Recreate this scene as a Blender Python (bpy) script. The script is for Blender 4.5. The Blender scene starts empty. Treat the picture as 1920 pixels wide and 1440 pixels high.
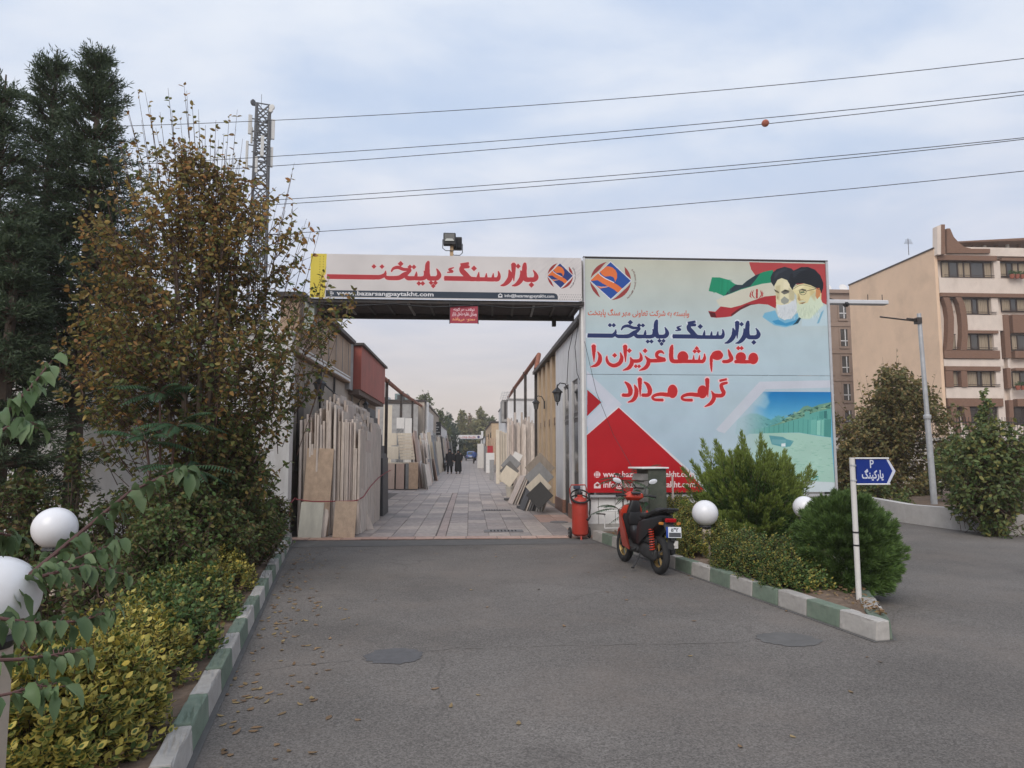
import bpy, bmesh, math, random, unicodedata
import numpy as np
from mathutils import Vector, Matrix, Euler

S = bpy.context.scene
COL = S.collection
R = math.radians
rnd = random.Random(7)
rng = np.random.default_rng(11)

# ------------------------------------------------------------------ camera
FPX, HORIZ, VPX, CAMH = 1300.0, 845.0, 880.0, 1.6
PITCH = math.atan((HORIZ - 720) / FPX)
YAW = math.atan((960 - VPX) * math.cos(PITCH) / FPX)
_sp, _cp, _sy, _cy = math.sin(PITCH), math.cos(PITCH), math.sin(YAW), math.cos(YAW)
cF = Vector((_sy * _cp, _cy * _cp, _sp))
cR = Vector((_cy, -_sy, 0))
cU = Vector((-_sy * _sp, -_cy * _sp, _cp))
cam_d = bpy.data.cameras.new('camera')
cam = bpy.data.objects.new('camera', cam_d)
COL.objects.link(cam)
cam_d.sensor_width = 36
cam_d.lens = FPX / 1920 * 36
cam_d.clip_start = 0.05
cam_d.clip_end = 3000
mw = Matrix((cR, cU, -cF)).transposed().to_4x4()
mw.translation = Vector((0, 0, CAMH))
cam.matrix_world = mw
S.camera = cam

# ------------------------------------------------------------------ sky and sun
SUN_EL, SUN_AZ = 42.0, 205.0      # sun behind the camera, a little to the left (azimuth clockwise from +Y)
W = bpy.data.worlds.new('World')
S.world = W
W.use_nodes = True
wn, wl = W.node_tree.nodes, W.node_tree.links
wn.clear()
def wnode(t, **kw):
    n = wn.new(t)
    for k, v in kw.items():
        setattr(n, k, v)
    return n
w_out = wnode('ShaderNodeOutputWorld')
w_bg = wnode('ShaderNodeBackground')
w_bg.inputs[1].default_value = 0.10
w_sky = wnode('ShaderNodeTexSky', sky_type='NISHITA')
w_sky.sun_disc = False
w_sky.sun_elevation = R(SUN_EL)
w_sky.sun_rotation = R(SUN_AZ)
w_sky.dust_density = 3.0
w_tc = wnode('ShaderNodeTexCoord')
w_sep = wnode('ShaderNodeSeparateXYZ')
wl.new(w_tc.outputs['Generated'], w_sep.inputs[0])
# cloud layer: direction projected on a flat deck
w_add = wnode('ShaderNodeMath', operation='ADD'); w_add.inputs[1].default_value = 0.16
w_abs = wnode('ShaderNodeMath', operation='MAXIMUM'); w_abs.inputs[1].default_value = 0.0
wl.new(w_sep.outputs['Z'], w_abs.inputs[0]); wl.new(w_abs.outputs[0], w_add.inputs[0])
w_dx = wnode('ShaderNodeMath', operation='DIVIDE'); w_dy = wnode('ShaderNodeMath', operation='DIVIDE')
wl.new(w_sep.outputs['X'], w_dx.inputs[0]); wl.new(w_add.outputs[0], w_dx.inputs[1])
wl.new(w_sep.outputs['Y'], w_dy.inputs[0]); wl.new(w_add.outputs[0], w_dy.inputs[1])
w_cmb = wnode('ShaderNodeCombineXYZ')
wl.new(w_dx.outputs[0], w_cmb.inputs[0]); wl.new(w_dy.outputs[0], w_cmb.inputs[1])
w_map = wnode('ShaderNodeMapping')
w_map.inputs['Location'].default_value = (3.1, 1.7, 0)
w_map.inputs['Rotation'].default_value = (0, 0, R(25))
w_map.inputs['Scale'].default_value = (1.0, 1.5, 1)
wl.new(w_cmb.outputs[0], w_map.inputs[0])
w_n1 = wnode('ShaderNodeTexNoise')
w_n1.inputs['Scale'].default_value = 1.5; w_n1.inputs['Detail'].default_value = 9; w_n1.inputs['Roughness'].default_value = 0.55
w_n1.inputs['Distortion'].default_value = 0.25
wl.new(w_map.outputs[0], w_n1.inputs['Vector'])
w_cr = wnode('ShaderNodeMapRange'); w_cr.interpolation_type = 'SMOOTHSTEP'
w_cr.inputs['From Min'].default_value = 0.34; w_cr.inputs['From Max'].default_value = 0.68
w_cr.inputs['To Min'].default_value = 0.0; w_cr.inputs['To Max'].default_value = 1.0
wl.new(w_n1.outputs['Fac'], w_cr.inputs['Value'])
# thin veil and thicker cloud, both graded from a warm smoggy horizon up to pale blue
def wramp(stops):
    r = wnode('ShaderNodeValToRGB')
    wl.new(w_sep.outputs['Z'], r.inputs[0])
    e = r.color_ramp.elements
    while len(e) < len(stops):
        e.new(0.5)
    for i, (p, c) in enumerate(stops):
        e[i].position = p
        e[i].color = (*c, 1)
    return r
VEIL = [(0.0, (0.58, 0.49, 0.45)), (0.08, (0.62, 0.56, 0.54)), (0.20, (0.56, 0.60, 0.71)), (0.40, (0.50, 0.60, 0.77)), (0.75, (0.50, 0.60, 0.79))]
CLOUD = [(0.0, (0.60, 0.51, 0.47)), (0.08, (0.67, 0.60, 0.575)), (0.20, (0.685, 0.685, 0.75)), (0.40, (0.725, 0.765, 0.845)), (0.75, (0.76, 0.82, 0.90))]
w_veil, w_cloud = wramp(VEIL), wramp(CLOUD)
w_m1 = wnode('ShaderNodeMix', data_type='RGBA')
wl.new(w_cr.outputs[0], w_m1.inputs[0]); wl.new(w_veil.outputs[0], w_m1.inputs[6]); wl.new(w_cloud.outputs[0], w_m1.inputs[7])
w_gain = wnode('ShaderNodeVectorMath', operation='SCALE'); w_gain.inputs['Scale'].default_value = 8.9
wl.new(w_m1.outputs[2], w_gain.inputs[0])
w_m2 = wnode('ShaderNodeMix', data_type='RGBA'); w_m2.inputs[0].default_value = 0.90
wl.new(w_sky.outputs[0], w_m2.inputs[6]); wl.new(w_gain.outputs[0], w_m2.inputs[7])
wl.new(w_m2.outputs[2], w_bg.inputs[0])
wl.new(w_bg.outputs[0], w_out.inputs[0])

sun_d = bpy.data.lights.new('sun', 'SUN')
sun_d.energy = 1.5
sun_d.angle = R(40)
sun_d.color = (1.0, 0.925, 0.84)
sun = bpy.data.objects.new('sun', sun_d)
COL.objects.link(sun)
_az, _el = R(SUN_AZ), R(SUN_EL)
_to = Vector((math.sin(_az) * math.cos(_el), math.cos(_az) * math.cos(_el), math.sin(_el)))
sun.rotation_euler = _to.to_track_quat('Z', 'Y').to_euler()
sun.location = _to * 50

S.view_settings.view_transform = 'Standard'
S.view_settings.look = 'None'
S.view_settings.gamma = 1
S.view_settings.exposure = 0.46
S.view_settings.use_curve_mapping = False
S.render.engine = 'CYCLES'
try:
    S.cycles.use_denoising = True
    S.cycles.denoiser = 'OPENIMAGEDENOISE'
    S.cycles.max_bounces = 6
    S.cycles.diffuse_bounces = 3
    S.cycles.transparent_max_bounces = 4
except Exception:
    pass

# ------------------------------------------------------------------ measuring helpers (photo pixel -> place in the world)
def ray(px, py):
    return cF + cR * ((px - 960) / FPX) - cU * ((py - 720) / FPX)
def at(px, py, Y):
    d = ray(px, py)
    t = Y / d.y
    return Vector((d.x * t, Y, CAMH + d.z * t))
def gr(px, py, z=0.0):
    d = ray(px, py)
    t = (z - CAMH) / d.z
    return Vector((d.x * t, d.y * t, z))

# ------------------------------------------------------------------ materials
MATS = {}
def _base(name):
    m = bpy.data.materials.new(name)
    m.use_nodes = True
    nt = m.node_tree
    return m, nt, nt.nodes['Principled BSDF']
def mat(name, col, rough=0.75, var=0.18, scale=6.0, bump=0.0, bscale=60.0, metal=0.0, objrand=0.0, dirt=None, dirt_amt=0.5, dirt_scale=1.6, dirt_stretch=None, stretch=None, spec=0.35):
    if name in MATS:
        return MATS[name]
    m, nt, b = _base(name)
    N, L = nt.nodes, nt.links
    tc = N.new('ShaderNodeTexCoord')
    src = tc.outputs['Object']
    if stretch:
        mp = N.new('ShaderNodeMapping'); mp.inputs['Scale'].default_value = stretch
        L.new(src, mp.inputs[0]); src = mp.outputs[0]
    n = N.new('ShaderNodeTexNoise'); n.inputs['Scale'].default_value = scale; n.inputs['Detail'].default_value = 7; n.inputs['Roughness'].default_value = 0.62
    L.new(src, n.inputs['Vector'])
    mr = N.new('ShaderNodeMapRange')
    mr.inputs['From Min'].default_value = 0.28; mr.inputs['From Max'].default_value = 0.72
    mr.inputs['To Min'].default_value = 1 - var; mr.inputs['To Max'].default_value = 1 + var
    L.new(n.outputs['Fac'], mr.inputs['Value'])
    val = mr.outputs[0]
    if objrand:
        oi = N.new('ShaderNodeObjectInfo')
        m2 = N.new('ShaderNodeMapRange'); m2.inputs['To Min'].default_value = 1 - objrand; m2.inputs['To Max'].default_value = 1 + objrand
        L.new(oi.outputs['Random'], m2.inputs['Value'])
        mm = N.new('ShaderNodeMath'); mm.operation = 'MULTIPLY'
        L.new(val, mm.inputs[0]); L.new(m2.outputs[0], mm.inputs[1]); val = mm.outputs[0]
    sc = N.new('ShaderNodeVectorMath'); sc.operation = 'SCALE'
    sc.inputs[0].default_value = col
    L.new(val, sc.inputs['Scale'])
    out = sc.outputs[0]
    if dirt:
        dn = N.new('ShaderNodeTexNoise'); dn.inputs['Scale'].default_value = dirt_scale; dn.inputs['Detail'].default_value = 8; dn.inputs['Roughness'].default_value = 0.68
        if dirt_stretch:
            dm = N.new('ShaderNodeMapping'); dm.inputs['Scale'].default_value = dirt_stretch
            L.new(tc.outputs['Object'], dm.inputs[0]); L.new(dm.outputs[0], dn.inputs['Vector'])
        else:
            L.new(tc.outputs['Object'], dn.inputs['Vector'])
        dr = N.new('ShaderNodeMapRange'); dr.inputs['From Min'].default_value = 0.50; dr.inputs['From Max'].default_value = 0.74
        dr.inputs['To Max'].default_value = dirt_amt
        L.new(dn.outputs['Fac'], dr.inputs['Value'])
        mx = N.new('ShaderNodeMix'); mx.data_type = 'RGBA'
        L.new(dr.outputs[0], mx.inputs[0]); L.new(out, mx.inputs[6]); mx.inputs[7].default_value = (*dirt, 1)
        out = mx.outputs[2]
    L.new(out, b.inputs['Base Color'])
    b.inputs['Roughness'].default_value = rough
    b.inputs['Metallic'].default_value = metal
    b.inputs['Specular IOR Level'].default_value = spec
    if bump:
        bn = N.new('ShaderNodeTexNoise'); bn.inputs['Scale'].default_value = bscale; bn.inputs['Detail'].default_value = 5
        L.new(src, bn.inputs['Vector'])
        bu = N.new('ShaderNodeBump'); bu.inputs['Strength'].default_value = bump; bu.inputs['Distance'].default_value = 0.01
        L.new(bn.outputs['Fac'], bu.inputs['Height']); L.new(bu.outputs[0], b.inputs['Normal'])
    MATS[name] = m
    return m
def leaf_mat(name, cols, trans=0.25, rough=0.55):
    """every leaf (mesh island) takes its own colour out of the list"""
    if name in MATS:
        return MATS[name]
    m, nt, b = _base(name)
    N, L = nt.nodes, nt.links
    g = N.new('ShaderNodeNewGeometry')
    r = N.new('ShaderNodeValToRGB')
    e = r.color_ramp.elements
    while len(e) < len(cols):
        e.new(0.5)
    for i, c in enumerate(cols):
        e[i].position = i / max(1, len(cols) - 1)
        e[i].color = (*c, 1)
    L.new(g.outputs['Random Per Island'], r.inputs[0])
    tc = N.new('ShaderNodeTexCoord')
    n = N.new('ShaderNodeTexNoise'); n.inputs['Scale'].default_value = 1.3; n.inputs['Detail'].default_value = 3
    L.new(tc.outputs['Object'], n.inputs['Vector'])
    mr = N.new('ShaderNodeMapRange'); mr.inputs['From Min'].default_value = 0.3; mr.inputs['From Max'].default_value = 0.7
    mr.inputs['To Min'].default_value = 0.72; mr.inputs['To Max'].default_value = 1.28
    L.new(n.outputs['Fac'], mr.inputs['Value'])
    sc = N.new('ShaderNodeVectorMath'); sc.operation = 'SCALE'
    L.new(r.outputs[0], sc.inputs[0]); L.new(mr.outputs[0], sc.inputs['Scale'])
    L.new(sc.outputs[0], b.inputs['Base Color'])
    b.inputs['Roughness'].default_value = rough
    b.inputs['Specular IOR Level'].default_value = 0.3
    t = N.new('ShaderNodeBsdfTranslucent')
    L.new(sc.outputs[0], t.inputs[0])
    mx = N.new('ShaderNodeMixShader'); mx.inputs[0].default_value = trans
    L.new(b.outputs[0], mx.inputs[1]); L.new(t.outputs[0], mx.inputs[2])
    L.new(mx.outputs[0], N['Material Output'].inputs[0])
    MATS[name] = m
    return m
def glass_mat(name, col, rough=0.08):
    if name in MATS:
        return MATS[name]
    m, nt, b = _base(name)
    N, L = nt.nodes, nt.links
    tc = N.new('ShaderNodeTexCoord'); n = N.new('ShaderNodeTexNoise'); n.inputs['Scale'].default_value = 0.8
    L.new(tc.outputs['Object'], n.inputs['Vector'])
    bu = N.new('ShaderNodeBump'); bu.inputs['Strength'].default_value = 0.05
    L.new(n.outputs['Fac'], bu.inputs['Height']); L.new(bu.outputs[0], b.inputs['Normal'])
    b.inputs['Base Color'].default_value = (*col, 1)
    b.inputs['Roughness'].default_value = rough
    b.inputs['Specular IOR Level'].default_value = 0.8
    MATS[name] = m
    return m
def image_mat(name, img, rough=0.5, bump=0.0):
    """flat print: the picture made in this script, plus a little weathering"""
    m, nt, b = _base(name)
    N, L = nt.nodes, nt.links
    uv = N.new('ShaderNodeUVMap'); uv.uv_map = 'UVMap'
    t = N.new('ShaderNodeTexImage'); t.image = img; t.extension = 'EXTEND'
    L.new(uv.outputs[0], t.inputs[0])
    tc = N.new('ShaderNodeTexCoord'); n = N.new('ShaderNodeTexNoise'); n.inputs['Scale'].default_value = 1.7; n.inputs['Detail'].default_value = 8
    L.new(tc.outputs['Object'], n.inputs['Vector'])
    mr = N.new('ShaderNodeMapRange'); mr.inputs['From Min'].default_value = 0.3; mr.inputs['From Max'].default_value = 0.7
    mr.inputs['To Min'].default_value = 0.92; mr.inputs['To Max'].default_value = 1.05
    L.new(n.outputs['Fac'], mr.inputs['Value'])
    sc = N.new('ShaderNodeVectorMath'); sc.operation = 'SCALE'
    L.new(t.outputs[0], sc.inputs[0]); L.new(mr.outputs[0], sc.inputs['Scale'])
    L.new(sc.outputs[0], b.inputs['Base Color'])
    b.inputs['Roughness'].default_value = rough
    b.inputs['Specular IOR Level'].default_value = 0.25
    if bump:
        n2 = N.new('ShaderNodeTexNoise'); n2.inputs['Scale'].default_value = 1.1; n2.inputs['Detail'].default_value = 3
        L.new(tc.outputs['Object'], n2.inputs['Vector'])
        bu = N.new('ShaderNodeBump'); bu.inputs['Strength'].default_value = bump; bu.inputs['Distance'].default_value = 0.05
        L.new(n2.outputs['Fac'], bu.inputs['Height']); L.new(bu.outputs[0], b.inputs['Normal'])
    return m
def stone_mat(name, cols, streak=(1, 1, 0.25), var=0.22, rough=0.6, vein=None):
    """cut stone: each slab (object) takes its own shade, with bedding streaks"""
    if name in MATS:
        return MATS[name]
    m, nt, b = _base(name)
    N, L = nt.nodes, nt.links
    oi = N.new('ShaderNodeObjectInfo')
    r = N.new('ShaderNodeValToRGB')
    e = r.color_ramp.elements
    while len(e) < len(cols):
        e.new(0.5)
    for i, c in enumerate(cols):
        e[i].position = i / max(1, len(cols) - 1); e[i].color = (*c, 1)
    L.new(oi.outputs['Random'], r.inputs[0])
    tc = N.new('ShaderNodeTexCoord')
    ad = N.new('ShaderNodeVectorMath'); ad.operation = 'ADD'
    cx = N.new('ShaderNodeCombineXYZ'); mu = N.new('ShaderNodeMath'); mu.operation = 'MULTIPLY'; mu.inputs[1].default_value = 57.0
    L.new(oi.outputs['Random'], mu.inputs[0]); L.new(mu.outputs[0], cx.inputs[0]); L.new(mu.outputs[0], cx.inputs[2])
    L.new(tc.outputs['Object'], ad.inputs[0]); L.new(cx.outputs[0], ad.inputs[1])
    mp = N.new('ShaderNodeMapping'); mp.inputs['Scale'].default_value = streak
    L.new(ad.outputs[0], mp.inputs[0])
    n = N.new('ShaderNodeTexNoise'); n.inputs['Scale'].default_value = 9; n.inputs['Detail'].default_value = 9; n.inputs['Roughness'].default_value = 0.68
    L.new(mp.outputs[0], n.inputs['Vector'])
    mr = N.new('ShaderNodeMapRange'); mr.inputs['From Min'].default_value = 0.28; mr.inputs['From Max'].default_value = 0.72
    mr.inputs['To Min'].default_value = 1 - var; mr.inputs['To Max'].default_value = 1 + var
    L.new(n.outputs['Fac'], mr.inputs['Value'])
    sc = N.new('ShaderNodeVectorMath'); sc.operation = 'SCALE'
    L.new(r.outputs[0], sc.inputs[0]); L.new(mr.outputs[0], sc.inputs['Scale'])
    out = sc.outputs[0]
    if vein:
        v = N.new('ShaderNodeTexVoronoi'); v.inputs['Scale'].default_value = 40
        L.new(ad.outputs[0], v.inputs['Vector'])
        vr = N.new('ShaderNodeMapRange'); vr.inputs['From Min'].default_value = 0.05; vr.inputs['From Max'].default_value = 0.3; vr.inputs['To Min'].default_value = 0.6; vr.inputs['To Max'].default_value = 0.0
        L.new(v.outputs['Distance'], vr.inputs['Value'])
        mx = N.new('ShaderNodeMix'); mx.data_type = 'RGBA'
        L.new(vr.outputs[0], mx.inputs[0]); L.new(out, mx.inputs[6]); mx.inputs[7].default_value = (*vein, 1)
        out = mx.outputs[2]
    L.new(out, b.inputs['Base Color'])
    b.inputs['Roughness'].default_value = rough
    b.inputs['Specular IOR Level'].default_value = 0.35
    bu = N.new('ShaderNodeBump'); bu.inputs['Strength'].default_value = 0.25; bu.inputs['Distance'].default_value = 0.004
    L.new(n.outputs['Fac'], bu.inputs['Height']); L.new(bu.outputs[0], b.inputs['Normal'])
    MATS[name] = m
    return m

# ------------------------------------------------------------------ mesh helpers
class MB:
    def __init__(s):
        s.v, s.f, s.mi = [], [], []
    def add(s, vs, fs, m=0, M=None):
        o = len(s.v)
        for p in vs:
            p = Vector(p)
            s.v.append(tuple(M @ p if M is not None else p))
        for f in fs:
            s.f.append(tuple(o + i for i in f)); s.mi.append(m)
        return s
    def box(s, x0, y0, z0, x1, y1, z1, m=0, M=None):
        x0, x1 = min(x0, x1), max(x0, x1); y0, y1 = min(y0, y1), max(y0, y1); z0, z1 = min(z0, z1), max(z0, z1)
        vs = [(x, y, z) for z in (z0, z1) for (x, y) in ((x0, y0), (x1, y0), (x1, y1), (x0, y1))]
        return s.add(vs, [(3, 2, 1, 0), (4, 5, 6, 7), (0, 1, 5, 4), (1, 2, 6, 5), (2, 3, 7, 6), (3, 0, 4, 7)], m, M)
    def hexa(s, b4, t4, m=0):
        """eight corners: bottom four and top four, anticlockwise seen from above"""
        return s.add(list(b4) + list(t4), [(3, 2, 1, 0), (4, 5, 6, 7), (0, 1, 5, 4), (1, 2, 6, 5), (2, 3, 7, 6), (3, 0, 4, 7)], m)
    def tube(s, pts, r, n=8, m=0, caps=True):
        pts = [Vector(p) for p in pts]
        k = len(pts)
        rs = r if isinstance(r, (list, tuple)) else [r] * k
        vs, fs = [], []
        prev = None
        for i, p in enumerate(pts):
            a = pts[max(0, i - 1)]; c = pts[min(k - 1, i + 1)]
            t = (c - a)
            t = t.normalized() if t.length > 1e-9 else Vector((0, 0, 1))
            if prev is None:
                u = t.orthogonal().normalized()
            else:
                u = prev - t * prev.dot(t)
                u = u.normalized() if u.length > 1e-6 else t.orthogonal().normalized()
            prev = u
            w = t.cross(u)
            for j in range(n):
                an = 2 * math.pi * j / n
                vs.append(p + (u * math.cos(an) + w * math.sin(an)) * rs[i])
        for i in range(k - 1):
            for j in range(n):
                j2 = (j + 1) % n
                fs.append((i * n + j, i * n + j2, (i + 1) * n + j2, (i + 1) * n + j))
        if caps and n > 2:
            fs.append(tuple(range(n - 1, -1, -1)))
            fs.append(tuple((k - 1) * n + j for j in range(n)))
        return s.add(vs, fs, m)
    def lathe(s, prof, n=16, m=0, M=None):
        """profile of (radius, z), turned about z"""
        vs, fs = [], []
        for (r, z) in prof:
            for j in range(n):
                an = 2 * math.pi * j / n
                vs.append((r * math.cos(an), r * math.sin(an), z))
        for i in range(len(prof) - 1):
            for j in range(n):
                j2 = (j + 1) % n
                fs.append((i * n + j, i * n + j2, (i + 1) * n + j2, (i + 1) * n + j))
        if prof[0][0] > 1e-6:
            fs.append(tuple(range(n - 1, -1, -1)))
        if prof[-1][0] > 1e-6:
            fs.append(tuple((len(prof) - 1) * n + j for j in range(n)))
        return s.add(vs, fs, m, M)
    def ball(s, c, r, nu=16, nv=10, m=0, M=None):
        rx, ry, rz = r if isinstance(r, (list, tuple)) else (r, r, r)
        vs, fs = [(c[0], c[1], c[2] - rz)], []
        for i in range(1, nv):
            th = math.pi * i / nv
            for j in range(nu):
                an = 2 * math.pi * j / nu
                vs.append((c[0] + rx * math.sin(th) * math.cos(an), c[1] + ry * math.sin(th) * math.sin(an), c[2] - rz * math.cos(th)))
        vs.append((c[0], c[1], c[2] + rz))
        last = len(vs) - 1
        for j in range(nu):
            fs.append((0, 1 + (j + 1) % nu, 1 + j))
            fs.append((last, 1 + (nv - 2) * nu + j, 1 + (nv - 2) * nu + (j + 1) % nu))
        for i in range(nv - 2):
            for j in range(nu):
                a = 1 + i * nu
                fs.append((a + j, a + (j + 1) % nu, a + nu + (j + 1) % nu, a + nu + j))
        return s.add(vs, fs, m, M)
    def torus(s, c, Rr, r, axis='x', n=24, k=8, m=0, M=None, arc=(0, 2 * math.pi)):
        full = abs(arc[1] - arc[0] - 2 * math.pi) < 1e-6
        pts = []
        cnt = n if full else n + 1
        vs, fs = [], []
        for i in range(cnt):
            a = arc[0] + (arc[1] - arc[0]) * i / n
            for j in range(k):
                b = 2 * math.pi * j / k
                rr = Rr + r * math.cos(b); h = r * math.sin(b)
                if axis == 'x': p = (h, rr * math.cos(a), rr * math.sin(a))
                elif axis == 'y': p = (rr * math.cos(a), h, rr * math.sin(a))
                else: p = (rr * math.cos(a), rr * math.sin(a), h)
                vs.append((c[0] + p[0], c[1] + p[1], c[2] + p[2]))
        for i in range(n):
            i2 = (i + 1) % cnt
            for j in range(k):
                j2 = (j + 1) % k
                fs.append((i * k + j, i * k + j2, i2 * k + j2, i2 * k + j))
        return s.add(vs, fs, m, M)
    def prism(s, poly, h0, h1, axis='y', m=0, M=None):
        """polygon of (a, b) pushed from h0 to h1 along the axis; y: (x,z)  x: (y,z)  z: (x,y)"""
        def mk(a, b, h):
            return (a, h, b) if axis == 'y' else (h, a, b) if axis == 'x' else (a, b, h)
        n = len(poly)
        vs = [mk(a, b, h0) for a, b in poly] + [mk(a, b, h1) for a, b in poly]
        fs = [tuple(range(n)), tuple(range(2 * n - 1, n - 1, -1))] + [(i, n + i, n + (i + 1) % n, (i + 1) % n) for i in range(n)]
        return s.add(vs, fs, m, M)
    def build(s, name, mats, parent=None, smooth=False, bevel=0.0, seg=1, org=None):
        me = bpy.data.meshes.new(name)
        vs = s.v
        if org is not None:
            vs = [(a - org[0], b - org[1], c - org[2]) for a, b, c in vs]
        me.from_pydata(vs, [], s.f)
        mats = mats if isinstance(mats, (list, tuple)) else [mats]
        for q in mats:
            me.materials.append(q)
        if len(mats) > 1:
            me.polygons.foreach_set('material_index', s.mi)
        bm = bmesh.new(); bm.from_mesh(me)
        bmesh.ops.recalc_face_normals(bm, faces=bm.faces)
        if bevel:
            ed = [e for e in bm.edges if len(e.link_faces) == 2 and e.calc_face_angle(0) > 0.5]
            bmesh.ops.bevel(bm, geom=ed, offset=bevel, segments=seg, affect='EDGES', profile=0.5)
        bm.to_mesh(me); bm.free()
        if smooth:
            me.polygons.foreach_set('use_smooth', [True] * len(me.polygons))
            try:
                me.set_sharp_from_angle(angle=R(38))
            except Exception:
                pass
        o = bpy.data.objects.new(name, me)
        COL.objects.link(o)
        if org is not None:
            o.location = org
        if parent is not None:
            o.parent = parent
        return o
def empty(name, loc=(0, 0, 0), rz=0.0):
    o = bpy.data.objects.new(name, None)
    COL.objects.link(o)
    o.location = loc
    o.rotation_euler = (0, 0, rz)
    o.empty_display_size = 0.2
    return o
def tag(o, label=None, cat=None, group=None, kind=None):
    if label: o['label'] = label
    if cat:
        o['category'] = cat
        if not kind: o['kind'] = 'thing'
    if group: o['group'] = group
    if kind: o['kind'] = kind
    return o
def thing(name, label, cat, loc=(0, 0, 0), rz=0.0, group=None):
    return tag(empty(name, loc, rz), label, cat, group)
def copy_tree(o, parent=None):
    c = o.copy(); COL.objects.link(c)
    if parent is not None:
        c.parent = parent
    for ch in list(o.children):
        copy_tree(ch, c)
    return c
def rawmesh(name, V, F, material, parent=None, mi=None, kind=None):
    """fast mesh out of numpy arrays; F is (n,4) or (n,3)"""
    me = bpy.data.meshes.new(name)
    V = np.asarray(V, np.float32); F = np.asarray(F, np.int32)
    me.vertices.add(len(V)); me.vertices.foreach_set('co', V.ravel())
    k = F.shape[1]
    me.loops.add(F.size); me.loops.foreach_set('vertex_index', F.ravel())
    me.polygons.add(len(F)); me.polygons.foreach_set('loop_start', np.arange(0, F.size, k, dtype=np.int32))
    mats = material if isinstance(material, (list, tuple)) else [material]
    for q in mats: me.materials.append(q)
    if mi is not None: me.polygons.foreach_set('material_index', np.asarray(mi, np.int32))
    me.update(calc_edges=True)
    o = bpy.data.objects.new(name, me); COL.objects.link(o)
    if parent is not None: o.parent = parent
    if kind: o['kind'] = kind
    return o
def nrm(a):
    return a / np.maximum(np.linalg.norm(a, axis=-1, keepdims=True), 1e-9)
def leaves(P, A, L, Wd, fold=0.25, droop=0.0, side=None, lift=0.0):
    """leaf blades: base P, axis A, length L, width Wd -> six-cornered blades folded on the midrib"""
    n = len(P)
    A = nrm(A)
    if side is None:
        side = np.cross(A, rng.normal(size=(n, 3)))
    Sd = nrm(side - A * np.sum(side * A, 1, keepdims=True))
    Nn = np.cross(A, Sd)
    L = np.broadcast_to(np.asarray(L, float), (n,))[:, None]; Wd = np.broadcast_to(np.asarray(Wd, float), (n,))[:, None]
    dz = np.array([0, 0, -1.0])[None] * L * droop
    if lift: P = P + Nn * lift
    v = np.stack([P,
                  P + A * L * 0.30 + Sd * Wd * 0.48 + Nn * Wd * fold,
                  P + A * L * 0.68 + Sd * Wd * 0.40 + Nn * Wd * fold + dz * 0.4,
                  P + A * L + dz,
                  P + A * L * 0.68 - Sd * Wd * 0.40 + Nn * Wd * fold + dz * 0.4,
                  P + A * L * 0.30 - Sd * Wd * 0.48 + Nn * Wd * fold], 1).reshape(-1, 3)
    b = (np.arange(n) * 6)[:, None]
    f = np.concatenate([b + np.array([[0, 1, 2, 3]]), b + np.array([[0, 3, 4, 5]])], 1).reshape(-1, 4)
    return v, f
def blades(P, A, L, Wd):
    """needle sprays: thin tapering blades"""
    n = len(P)
    A = nrm(A)
    Sd = nrm(np.cross(A, rng.normal(size=(n, 3))))
    L = np.broadcast_to(np.asarray(L, float), (n,))[:, None]; Wd = np.broadcast_to(np.asarray(Wd, float), (n,))[:, None]
    v = np.stack([P - Sd * Wd * 0.3, P + A * L * 0.55 - Sd * Wd * 0.5, P + A * L, P + A * L * 0.45 + Sd * Wd * 0.5], 1).reshape(-1, 3)
    f = (np.arange(n) * 4)[:, None] + np.array([[0, 3, 2, 1]])
    return v, f
class Acc:
    def __init__(s): s.V, s.F, s.n = [], [], 0
    def add(s, v, f):
        s.V.append(v); s.F.append(f + s.n); s.n += len(v)
    def build(s, name, material, parent=None, kind=None):
        return rawmesh(name, np.concatenate(s.V), np.concatenate(s.F), material, parent, kind=kind)

# ------------------------------------------------------------------ flat print (posters, banners, signs) drawn here, pixel by pixel
FORMS = {}
for cp in list(range(0xFB50, 0xFE00)) + list(range(0xFE70, 0xFF00)):
    d_ = unicodedata.decomposition(chr(cp)).split()
    if len(d_) == 2 and d_[0] in ('<isolated>', '<final>', '<initial>', '<medial>'):
        FORMS.setdefault(chr(int(d_[1], 16)), {})[d_[0][1:-1]] = chr(cp)
def persian(s):
    out = []
    for i, c in enumerate(s):
        f = FORMS.get(c)
        if not f:
            out.append(c); continue
        p = FORMS.get(s[i - 1]) if i else None
        q = FORMS.get(s[i + 1]) if i + 1 < len(s) else None
        jp = bool(p and 'initial' in p and 'final' in f)
        jn = bool(q and 'final' in q and 'initial' in f)
        k = 'medial' if jp and jn else 'final' if jp else 'initial' if jn else 'isolated'
        out.append(f.get(k, c))
    return ''.join(reversed(out)).replace('\u200c', '')
def text_tris(s, fat=0.0):
    c = bpy.data.curves.new('lettering', 'FONT')
    c.body = s; c.resolution_u = 2; c.offset = fat; c.fill_mode = 'FRONT'
    o = bpy.data.objects.new('lettering', c); COL.objects.link(o)
    bpy.context.view_layer.update()
    ev = o.evaluated_get(bpy.context.evaluated_depsgraph_get())
    me = ev.to_mesh(); me.calc_loop_triangles()
    v = np.array([(q.co.x, q.co.y) for q in me.vertices]); t = np.array([list(q.vertices) for q in me.loop_triangles])
    ev.to_mesh_clear()
    bpy.data.objects.remove(o); bpy.data.curves.remove(c)
    return v, t
def hexc(h):
    return tuple(int(h[i:i + 2], 16) / 255 for i in (0, 2, 4))
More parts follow.
